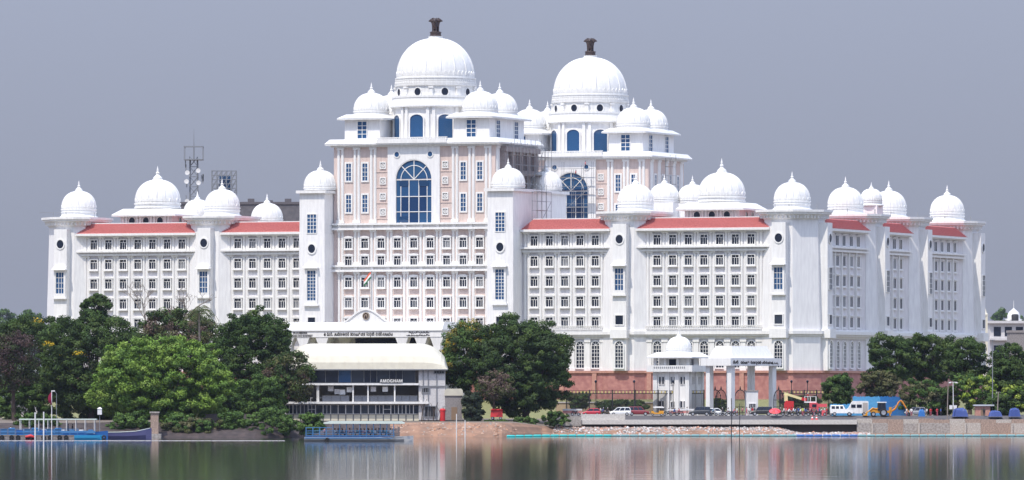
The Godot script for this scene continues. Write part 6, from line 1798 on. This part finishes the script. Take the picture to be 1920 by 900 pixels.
	for q in [[-3.0, 47.5, -92.6], [2.2, 51.5, -92.6], [4.5, 53.5, -92.7]]:
		person("stand", shirts["red"] if q[0] < 4 else shirts["pink"], Color(0.03, 0.03, 0.05), "workman in %s on the scaffolding of the rear arched window%s" % ["red" if q[0] < 4 else "pink", "" if q[0] > 4 else ", lower" if q[0] < 0 else ", upper"], o + R * Vector3(q[0], q[1], q[2]), 0)
	# cones
	for q in [[1523, "the one nearer the crane lorry"], [1531, "the one nearer the jeep"]]:
		var c := thing("traffic_cone", "small red and white traffic cone at the road edge, " + q[1], "cone", spot(q[0], 1392.5, 3.96))
		part(c, "cone", MB.new().lathe([Vector2(0.28, 0.06), Vector2(0.05, 0.8), Vector2(0, 0.81)], 10), M.red)
		part(c, "foot", MB.new().box(-0.32, 0, -0.32, 0.32, 0.06, 0.32), M.red)
		part(c, "stripe", MB.new().lathe([Vector2(0.21, 0.32), Vector2(0.14, 0.55)], 10), M.trim)

func autorickshaw() -> void:
	var o := thing("auto_rickshaw", "black and yellow auto-rickshaw with pale canopy beside the dark red car", "rickshaw", spot(1232, 1397), PI)
	part(o, "body", MB.new().plate(PackedVector2Array([Vector2(-1.3, 0.35), Vector2(0.5, 0.35), Vector2(1.1, 0.5), Vector2(1.2, 0.9), Vector2(0.85, 1.0), Vector2(0.4, 0.62), Vector2(-0.3, 0.62), Vector2(-0.4, 1.0), Vector2(-1.35, 1.0)]), -0.62, 0.62), M.yellow)
	part(o, "canopy", MB.new().plate(PackedVector2Array([Vector2(-1.4, 1.55), Vector2(0.75, 1.6), Vector2(0.85, 1.72), Vector2(0.4, 1.85), Vector2(-1.1, 1.85), Vector2(-1.42, 1.7)]), -0.66, 0.66), M.trim)
	part(o, "rear_cover", MB.new().box(-1.4, 1.0, -0.62, -0.5, 1.56, 0.62), M.dark)
	part(o, "windscreen", MB.new().prism(rect(0.95, -0.55, 1.0, 0.55), 0.95, 1.6, rect(0.7, -0.55, 0.75, 0.55)), M.glass)
	for q in [[0.9, 0.0], [-0.85, 0.55], [-0.85, -0.55]]: wheel(o, Vector3(q[0], 0.24, q[1]), 0.24, 0.07)
	part(o, "seat", MB.new().box(-0.9, 0.62, -0.5, -0.4, 0.8, 0.5), M.rubber)

func jeep() -> void:
	var o := thing("jeep", "boxy white jeep with square side windows before the blue hoarding", "jeep", spot(1578, 1397), 0)
	part(o, "body", MB.new().plate(PackedVector2Array([Vector2(-2.3, 0.5), Vector2(2.35, 0.5), Vector2(2.35, 0.95), Vector2(2.2, 1.15), Vector2(1.0, 1.25), Vector2(0.75, 1.3), Vector2(-2.3, 1.3)]), -0.85, 0.85), M.trim)
	part(o, "cabin", MB.new().prism(rect(-2.3, -0.85, 0.75, 0.85), 1.3, 2.0, rect(-2.2, -0.76, 0.35, 0.76)), M.trim)
	part(o, "roof", MB.new().prism(rect(-2.25, -0.8, 0.4, 0.8), 2.0, 2.12, rect(-2.1, -0.65, 0.25, 0.65)), M.trim)
	for i in 3:
		for s in [-1, 1]: part(o, "side_window", MB.new().prism(rect(-2.05 + i * 0.88, s * 0.8, -1.35 + i * 0.82, s * 0.86), 1.38, 1.9, rect(-2.05 + i * 0.86, s * 0.74, -1.4 + i * 0.8, s * 0.79)), M.glass)
	part(o, "windscreen", MB.new().prism(rect(0.72, -0.7, 0.78, 0.7), 1.36, 1.92, rect(0.42, -0.66, 0.46, 0.66)), M.glass)
	for x in [-1.45, 1.5]:
		for z in [-0.75, 0.75]: wheel(o, Vector3(x, 0.38, z), 0.38, 0.12)
	part(o, "bumper", MB.new().box(2.35, 0.45, -0.85, 2.5, 0.65, 0.85), M.rubber)

func minitruck() -> void:
	var o := thing("delivery_van", "white van with open side door behind the jeep", "van", spot(1607, 1402), PI)
	part(o, "body", MB.new().plate(PackedVector2Array([Vector2(-2.2, 0.45), Vector2(2.1, 0.45), Vector2(2.25, 0.9), Vector2(2.15, 1.3), Vector2(1.75, 1.55), Vector2(1.1, 2.75), Vector2(0.8, 2.95), Vector2(-2.1, 2.95), Vector2(-2.25, 2.8)]), -0.95, 0.95), M.trim)
	part(o, "side_window", MB.new().box(0.35, 1.6, -1.0, 1.25, 2.25, 1.0), M.glass)
	part(o, "side_window", MB.new().box(-0.9, 1.6, -1.0, 0.1, 2.25, 1.0), M.glass)
	part(o, "door_opening", MB.new().box(-2.1, 0.8, -0.99, -1.1, 2.6, 0.99), M.room)
	for x in [-1.35, 1.4]:
		for z in [-0.85, 0.85]: wheel(o, Vector3(x, 0.36, z), 0.36, 0.12)

func excavator() -> void:
	var o := thing("backhoe_loader", "orange-yellow backhoe loader with raised arm before the blue hoarding", "excavator", spot(1652, 1397, 4.6), 0)
	part(o, "chassis", MB.new().box(-1.9, 0.7, -0.6, 1.6, 1.2, 0.6), M.yellow)
	part(o, "hood", MB.new().plate(PackedVector2Array([Vector2(-2.2, 0.8), Vector2(-0.7, 0.8), Vector2(-0.7, 1.75), Vector2(-1.9, 1.55), Vector2(-2.2, 1.2)]), -0.5, 0.5), M.yellow)
	part(o, "cab_glass", MB.new().prism(rect(-0.7, -0.75, 0.95, 0.75), 1.2, 2.75, rect(-0.55, -0.7, 0.85, 0.7)), M.glass)
	var cb := MB.new()
	for x in [-0.7, 0.12, 0.95]:
		for z in [-0.76, 0.76]: cb.bar(Vector3(x, 1.2, z), Vector3(x * 0.85, 2.75, z * 0.95), 0.09)
	part(o, "cab_frame", cb, M.dark)
	part(o, "cab_roof", MB.new().box(-0.8, 2.75, -0.85, 1.05, 2.95, 0.85), M.trim)
	for z in [-0.85, 0.85]:
		wheel(o, Vector3(0.45, 0.78, z), 0.78, 0.22); wheel(o, Vector3(-1.6, 0.5, z), 0.5, 0.16)
	for z in [-0.55, 0.55]:
		part(o, "loader_arm", MB.new().tube([Vector3(-0.3, 1.4, z), Vector3(-1.7, 1.7, z), Vector3(-2.9, 0.7, z)], [0.12, 0.13, 0.1], 6), M.yellow)
	part(o, "loader_bucket", MB.new().plate(PackedVector2Array([Vector2(-3.7, 0.2), Vector2(-2.8, 0.15), Vector2(-2.75, 1.0), Vector2(-3.0, 0.95), Vector2(-3.1, 0.45)]), -1.05, 1.05), M.yellow)
	part(o, "swing_post", MB.new().box(1.6, 0.5, -0.3, 2.1, 1.9, 0.3), M.yellow)
	for z in [-0.8, 0.8]: part(o, "stabiliser", MB.new().tube([Vector3(1.7, 1.5, z * 0.6), Vector3(1.8, 0.1, z)], [0.1, 0.1], 6), M.yellow)
	part(o, "boom", MB.new().tube([Vector3(1.9, 0.9, 0), Vector3(2.9, 1.6, 0), Vector3(3.6, 2.9, 0), Vector3(4.0, 3.25, 0)], [0.2, 0.24, 0.2, 0.15], 6), M.orange)
	part(o, "ram", MB.new().tube([Vector3(2.1, 1.6, 0.1), Vector3(3.3, 2.5, 0.1)], [0.09, 0.07], 6), M.steel)
	part(o, "dipper", MB.new().tube([Vector3(3.9, 3.3, 0), Vector3(4.3, 2.9, 0), Vector3(5.6, 0.8, 0)], [0.15, 0.2, 0.13], 6), M.orange)
	part(o, "digging_bucket", MB.new().plate(PackedVector2Array([Vector2(5.4, 0.9), Vector2(5.8, 0.75), Vector2(5.9, 0.1), Vector2(5.5, -0.4), Vector2(5.2, -0.3), Vector2(5.5, 0.2)]), -0.35, 0.35), M.iron)

func lift_lorry() -> void:
	var o := thing("crane_lorry", "red lorry with pale yellow crane boom and lift basket behind the motorcycles", "lorry", spot(1488, 1406), 0)
	part(o, "deck", MB.new().box(-2.2, 0.75, -1.05, 3.2, 1.1, 1.05), M.steel)
	part(o, "body", MB.new().plate(PackedVector2Array([Vector2(-1.9, 1.1), Vector2(0.0, 1.1), Vector2(0.0, 2.9), Vector2(-1.6, 3.0), Vector2(-1.9, 2.4)]), -1.0, 1.0), M.red)
	part(o, "cab", MB.new().plate(PackedVector2Array([Vector2(3.2, 0.6), Vector2(5.0, 0.6), Vector2(5.05, 1.6), Vector2(4.8, 2.6), Vector2(3.2, 2.6)]), -1.0, 1.0), M.pinkred)
	part(o, "cab_window", MB.new().box(3.7, 1.7, -1.03, 4.6, 2.3, 1.03), M.glass)
	part(o, "column", MB.new().box(-1.9, 2.9, -0.35, -1.2, 4.2, 0.35), M.cream)
	part(o, "boom", MB.new().bar(Vector3(-1.9, 4.5, 0), Vector3(1.6, 3.4, 0), 0.4, 0.5), M.cream)
	part(o, "boom_tip", MB.new().bar(Vector3(1.4, 3.46, 0), Vector3(2.6, 3.2, 0), 0.34, 0.6), M.red)
	var bk := MB.new()
	bk.box(2.2, 2.6, -0.7, 4.6, 2.85, 0.7)
	for x in [2.25, 3.4, 4.55]:
		for z in [-0.68, 0.68]: bk.bar(Vector3(x, 2.85, z), Vector3(x, 3.9, z), 0.08)
	for z in [-0.68, 0.68]: bk.bar(Vector3(2.25, 3.85, z), Vector3(4.55, 3.85, z), 0.08)
	part(o, "basket", bk, M.trim)
	for x in [-1.4, 4.1]:
		for z in [-0.95, 0.95]: wheel(o, Vector3(x, 0.45, z), 0.45, 0.15)
	person("stand", Color(0.5, 0.08, 0.08), Color(0.6, 0.55, 0.55), "workman in red and white cap standing in the crane basket", o.position + Vector3(2.9, 2.85, 0), 0, "", Color(0.7, 0.7, 0.7))
	var s := thing("barrier_sign", "red and white plastic barrier with sign beside the white jeep", "barrier", spot(1545, 1399), 0)
	part(s, "block", MB.new().prism(rect(-0.5, -0.3, 0.5, 0.3), 0, 1.1, rect(-0.42, -0.15, 0.42, 0.15)), M.pinkred)
	part(s, "board", MB.new().box(-1.2, 1.75, -0.05, 0.6, 2.4, 0.05), M.pinkred)
	part(s, "post", MB.new().box(-0.06, 1.1, -0.06, 0.06, 1.75, 0.06), M.steel)

func umbrella_stall() -> void:
	var o := thing("parasol", "round red and pink parasol tilted at the roadside next to the black car", "parasol", spot(1453, 1396), 0)
	var p := []
	for i in 8:
		var b := MB.new()
		b.lathe([Vector2(1.2, 0), Vector2(0.95, 0.22), Vector2(0.5, 0.36), Vector2(0.0, 0.42)], 3, Vector3.ZERO, TAU * i / 8, TAU * (i + 1) / 8)
		var c := part(o, "panel", b, M.red if i % 2 else M.pinkred, Vector3(0, 0.9, 0))
		c.rotation.x = 0.45
	part(o, "pole", MB.new().tube([Vector3(0, 0, -0.5), Vector3(0, 1.1, 0.15)], [0.04, 0.04], 6), M.steel)

# ---------------------------------------------------------------- boats and jetty
func hull(l: float, w: float, h: float, bow: float, stern := 0.9) -> MB:
	# x along the boat, bow at +x
	var b := MB.new()
	var sl := []
	for i in 13:
		var u := i / 12.0
		var x: float = lerp(-l / 2, l / 2, u)
		var k: float = 1.0 if u < 0.6 else sqrt(max(0.0, 1 - pow((u - 0.6) / 0.4, 2.2)))
		k = max(k, 0.03) * lerp(stern, 1.0, min(1.0, u * 4))
		var up: float = bow * pow(max(0.0, (u - 0.55) / 0.45), 2)
		var lo := -0.35 + up * 0.4
		sl.append([Vector3(x, h + up, w / 2 * k), Vector3(x, (h + up) * 0.4, w / 2 * k * 0.92), Vector3(x, lo, w / 2 * k * 0.5), Vector3(x, lo, -w / 2 * k * 0.5), Vector3(x, (h + up) * 0.4, -w / 2 * k * 0.92), Vector3(x, h + up, -w / 2 * k)])
	for i in 12:
		for j in 5: b.quad(sl[i][j + 1], sl[i + 1][j + 1], sl[i + 1][j], sl[i][j])
		b.quad(sl[i][5] - Vector3(0, 0.12, 0), sl[i][0] - Vector3(0, 0.12, 0), sl[i + 1][0] - Vector3(0, 0.12, 0), sl[i + 1][5] - Vector3(0, 0.12, 0))
	for j in range(1, 5): b.flat3(sl[0][0], sl[0][j], sl[0][j + 1], Vector3.LEFT)
	return b

func boats() -> void:
	# passenger ferry
	var d := 1235.0
	var at := Vector3((673 - 960) * d / 13000.0, WATER, 1500 - d)
	var o := thing("ferry_boat", "open blue-railed ferry boat with flat white canopy and seated passengers", "boat", at)
	part(o, "hull", hull(19.4, 3.8, 0.75, 0.25, 1.0), M.hullwhite)
	part(o, "rubbing_strake", MB.new().box(-9.6, 0.5, 1.88, 6.0, 0.66, 1.98), M.sheet_light)
	part(o, "deck", MB.new().box(-9.4, 0.7, -1.8, 5.5, 0.76, 1.8), M.plank)
	var cp := MB.new()
	cp.plate(PackedVector2Array([Vector2(-6.2, 3.12), Vector2(8.1, 3.12), Vector2(8.2, 3.25), Vector2(7.6, 3.55), Vector2(-5.2, 3.6), Vector2(-6.3, 3.3)]), -1.9, 1.9)
	part(o, "canopy", cp, M.canopy)
	for i in 14:
		for z in [-1.75, 1.75]: part(o, "post", MB.new().box(-0.04, 0.7, -0.04, 0.04, 3.15 if i > 3 else 2.5, 0.04), M.sheet_light, Vector3(-9.4 + i * 1.2, 0, z))
	for y in [1.05, 1.45, 1.85]:
		part(o, "rail", MB.new().box(-9.4, y - 0.04, 1.72, 6.4, y + 0.04, 1.8).box(-9.4, y - 0.04, -1.8, 6.4, y + 0.04, -1.72), M.sheet_light)
	part(o, "rail", MB.new().box(-9.4, 2.4, 1.72, -4.8, 2.5, 1.8).box(-9.45, 0.8, -1.8, -9.37, 2.5, 1.8), M.sheet_light)
	for i in 9: part(o, "bench", MB.new().box(-4.6 + i * 1.15, 0.76, -1.5, -4.2 + i * 1.15, 1.15, 1.5), M.sheet_blue)
	part(o, "side_panel", MB.new().box(-9.3, 0.78, 1.66, 5.6, 1.0, 1.7), M.sheet_blue)
	part(o, "outboard_motor", MB.new().box(-9.9, 0.2, -0.3, -9.5, 1.2, 0.3), M.dark)
	part(o, "tyre_fender", MB.new().lathe([Vector2(0.16, -0.12), Vector2(0.36, -0.12), Vector2(0.42, 0), Vector2(0.36, 0.12), Vector2(0.16, 0.12)], 14), M.rubber, Vector3(-5.6, 0.25, 2.0)).rotation.x = PI / 2
	var r := RandomNumberGenerator.new(); r.seed = 55
	var tops := [["white", Color(0.7, 0.69, 0.67)], ["navy", Color(0.02, 0.03, 0.09)], ["teal", Color(0.02, 0.22, 0.25)], ["black", Color(0.015, 0.015, 0.02)], ["maroon", Color(0.16, 0.02, 0.04)], ["grey", Color(0.15, 0.15, 0.17)], ["pink", Color(0.55, 0.25, 0.28)]]
	for i in 32:
		var s: Array = tops[(i * 5 + i / 7) % 7]
		person("sit", s[1], [Color(0.03, 0.03, 0.06), Color(0.1, 0.08, 0.07)][i % 2], "passenger in %s seated on the ferry's benches" % s[0], at + Vector3(-4.3 + (i % 16) * 0.66 + r.randf_range(-0.1, 0.1), 1.3 + r.randf_range(0, 0.12), 0.85 if i < 16 else -0.9), [0.0, 0.3, -0.4, PI / 2][i % 4], "ferry passengers")
	person("stand", tops[6][1], Color(0.02, 0.02, 0.03), "boatman in white and pink standing at the ferry's railed stern", at + Vector3(-6.1, 0.74, 0.9), 0)
	# jetty pontoon with tyre fenders
	d = 1300.0
	var j := thing("jetty", "floating jetty with blue railings and black tyre fenders on the left", "jetty", Vector3((95 - 960) * d / 13000.0, WATER, 1500 - d))
	part(j, "pontoon", MB.new().box(-11, -0.3, -1.6, 5.5, 0.55, 1.4), M.wallgrey)
	part(j, "deck", MB.new().box(-11, 0.55, -1.7, 5.5, 0.68, 1.45), M.plank)
	for i in 9:
		var t := part(j, "tyre_fender", MB.new().lathe([Vector2(0.16, -0.12), Vector2(0.38, -0.12), Vector2(0.45, 0), Vector2(0.38, 0.12), Vector2(0.16, 0.12)], 14), M.rubber, Vector3(-9.0 + i * 1.5 + 0.3 * (i % 2), 0.3, 1.55)); t.rotation.x = PI / 2
	for i in 12: part(j, "rail_post", MB.new().box(-0.05, 0.68, -0.05, 0.05, 1.9, 0.05), M.sheet_light, Vector3(-10.8 + i * 1.45, 0, 1.35))
	for y in [1.25, 1.85]: part(j, "rail", MB.new().box(-11, y - 0.04, 1.3, 5.4, y + 0.04, 1.4), M.sheet_light)
	for i in 9: part(j, "blue_panel", MB.new().box(-10.7 + i * 1.45, 0.75, 1.24, -9.5 + i * 1.45, 1.7 + 0.2 * (i % 3), 1.28), M.sheet_light if i % 3 else M.sheet_blue)
	part(j, "red_bundle", MB.new().tube([Vector3(-4.6, 0.4, 1.7), Vector3(-3.6, 0.55, 1.8), Vector3(-2.8, 0.3, 1.7)], [0.2, 0.35, 0.15], 7), M.red)
	for q in [[66, 5.0], [82, 5.1]]:
		single("mooring_post", MB.new().tube([Vector3(0, -1, 0), Vector3(0, q[1], 0)], [0.13, 0.13], 8), M.trim, "thick white mooring post before the jetty, " + ("nearer the tyres' red bundle" if q[0] < 70 else "nearer the red flag"), "post", Vector3((q[0] - 960) * 1294 / 13000.0, WATER, 206))
	var f := thing("flag_staff", "white staff with drooping dark red flag on the jetty", "flag", Vector3((97 - 960) * 1297 / 13000.0, WATER, 203))
	part(f, "staff", MB.new().tube([Vector3(0, -0.5, 0), Vector3(0, 9.0, 0)], [0.09, 0.07], 7), M.trim)
	var fb := MB.new()
	for i in 6:
		var xa := -sin(i * 0.55) * 0.7; var xb := -sin((i + 1) * 0.55) * 0.7
		fb.quad(Vector3(xa, 8.9 - (i + 1) * 0.42, 0.1 * i), Vector3(0.02, 8.9 - (i + 1) * 0.42, 0), Vector3(0.02, 8.9 - i * 0.42, 0), Vector3(xa, 8.9 - i * 0.42, 0.1 * i))
		fb.quad(Vector3(xb, 8.9 - (i + 1) * 0.42, 0.1 * i), Vector3(0.02, 8.9 - (i + 1) * 0.42, 0.02), Vector3(0.02, 8.9 - i * 0.42, 0.02), Vector3(xa, 8.9 - i * 0.42, 0.1 * i))
	part(f, "flag", fb, M.maroon)
	var lp := thing("street_lamp", "thin pole with single curved lamp arm beside the red flag", "lamp post", Vector3((106 - 960) * 1312 / 13000.0, 1.0, 188))
	part(lp, "pole", MB.new().tube([Vector3(0, 0, 0), Vector3(0, 8.2, 0), Vector3(-0.4, 8.7, 0)], [0.07, 0.05, 0.04], 6), M.steel)
	part(lp, "lamp_head", MB.new().box(-1.0, 8.6, -0.12, -0.3, 8.8, 0.12), M.trim)
	# long covered boat behind the jetty
	var c := thing("covered_boat", "long blue boat with flat pale roof moored behind the jetty", "boat", Vector3((118 - 960) * 1308 / 13000.0, WATER, 192))
	part(c, "hull", hull(17, 3.4, 1.1, 0.4, 1.0), M.sheet_blue)
	part(c, "roof", MB.new().box(-8.2, 3.55, -1.6, 6.4, 3.75, 1.6), M.canopy)
	for i in 9:
		for z in [-1.5, 1.5]: part(c, "post", MB.new().box(-0.05, 0.9, -0.05, 0.05, 3.55, 0.05), M.trim, Vector3(-8.0 + i * 1.75, 0, z))
	for i in 8: part(c, "seat", MB.new().box(-7.4 + i * 1.75, 1.0, -1.3, -6.6 + i * 1.75, 1.7, 1.3), M.sheet_light if i % 2 else M.trim)
	part(c, "side_board", MB.new().box(-8.2, 1.0, 1.5, 6.2, 1.5, 1.56), M.sheet_light)
	# rowing-type long boat
	var b := thing("long_boat", "slender violet-blue open boat with raised bow beside the stone pier", "boat", Vector3((222 - 960) * 1312 / 13000.0, WATER, 188))
	part(b, "hull", hull(12.6, 2.2, 1.15, 0.85, 0.8), M.violet)
	part(b, "gunwale", MB.new().tube([Vector3(-6.2, 1.17, 1.0), Vector3(0, 1.2, 1.12), Vector3(3.5, 1.4, 1.0), Vector3(6.0, 1.95, 0.2)], [0.06, 0.06, 0.06, 0.05], 5), M.canopy)
	for i in 4: part(b, "thwart", MB.new().box(-4.6 + i * 2.1, 0.85, -0.95, -4.3 + i * 2.1, 0.95, 0.95), M.plank)
	# light blue punt
	var p := thing("blue_punt", "small light blue flat boat in front of the long boat's stern", "boat", Vector3((166 - 960) * 1288 / 13000.0, WATER, 212))
	part(p, "hull", hull(5.2, 1.6, 0.75, 0.1, 1.0), M.cyan)
	part(p, "tyre_fender", MB.new().lathe([Vector2(0.16, -0.1), Vector2(0.38, -0.12), Vector2(0.44, 0), Vector2(0.38, 0.12), Vector2(0.16, 0.12)], 14), M.rubber, Vector3(2.9, 0.35, 0.4)).rotation.x = PI / 2
	var lt := thing("white_beacon", "small white box lantern on a post above the long boat", "lantern", Vector3((187 - 960) * 1318 / 13000.0, 1.0, 182))
	part(lt, "post", MB.new().box(-0.06, 0, -0.06, 0.06, 4.2, 0.06), M.steel)
	part(lt, "lantern", MB.new().box(-0.4, 4.2, -0.4, 0.4, 5.3, 0.4), M.trim)
	part(lt, "cap", MB.new().prism(rect(-0.5, -0.5, 0.5, 0.5), 5.3, 5.6, rect(-0.1, -0.1, 0.1, 0.1)), M.trim)
	for q in [[20, "white"], [128, "grey"], [136, "black"], [152, "white"]]:
		var s: Array = tops.filter(func(t): return t[0] == q[1])[0]
		person("stand" if q[0] != 152 else "sit", s[1], Color(0.03, 0.03, 0.05), "person in %s %s" % [q[1], {20: "at the railed end of the jetty", 128: "inside the covered boat", 136: "at the covered boat's end", 152: "sitting at the long boat's stern"}[q[0]]], Vector3((q[0] - 960) * (1300 if q[0] < 30 else 1308) / 13000.0, WATER + (0.7 if q[0] < 30 else 1.0), 1500 - (1300 if q[0] < 30 else 1308)), 0.5)
	# floating rope
	var rp := MB.new()
	for i in 46:
		var xa := -96.0 + i * 1.2
		rp.tube([Vector3(xa, 0.02, sin(i * 0.6) * 0.3), Vector3(xa + 1.15, 0.02, sin((i + 1) * 0.6) * 0.3)], [0.045, 0.045], 5)
	single("floating_rope", rp, M.wallpale, "long white floating rope across the water on the left", "rope", Vector3(0, WATER, 253))
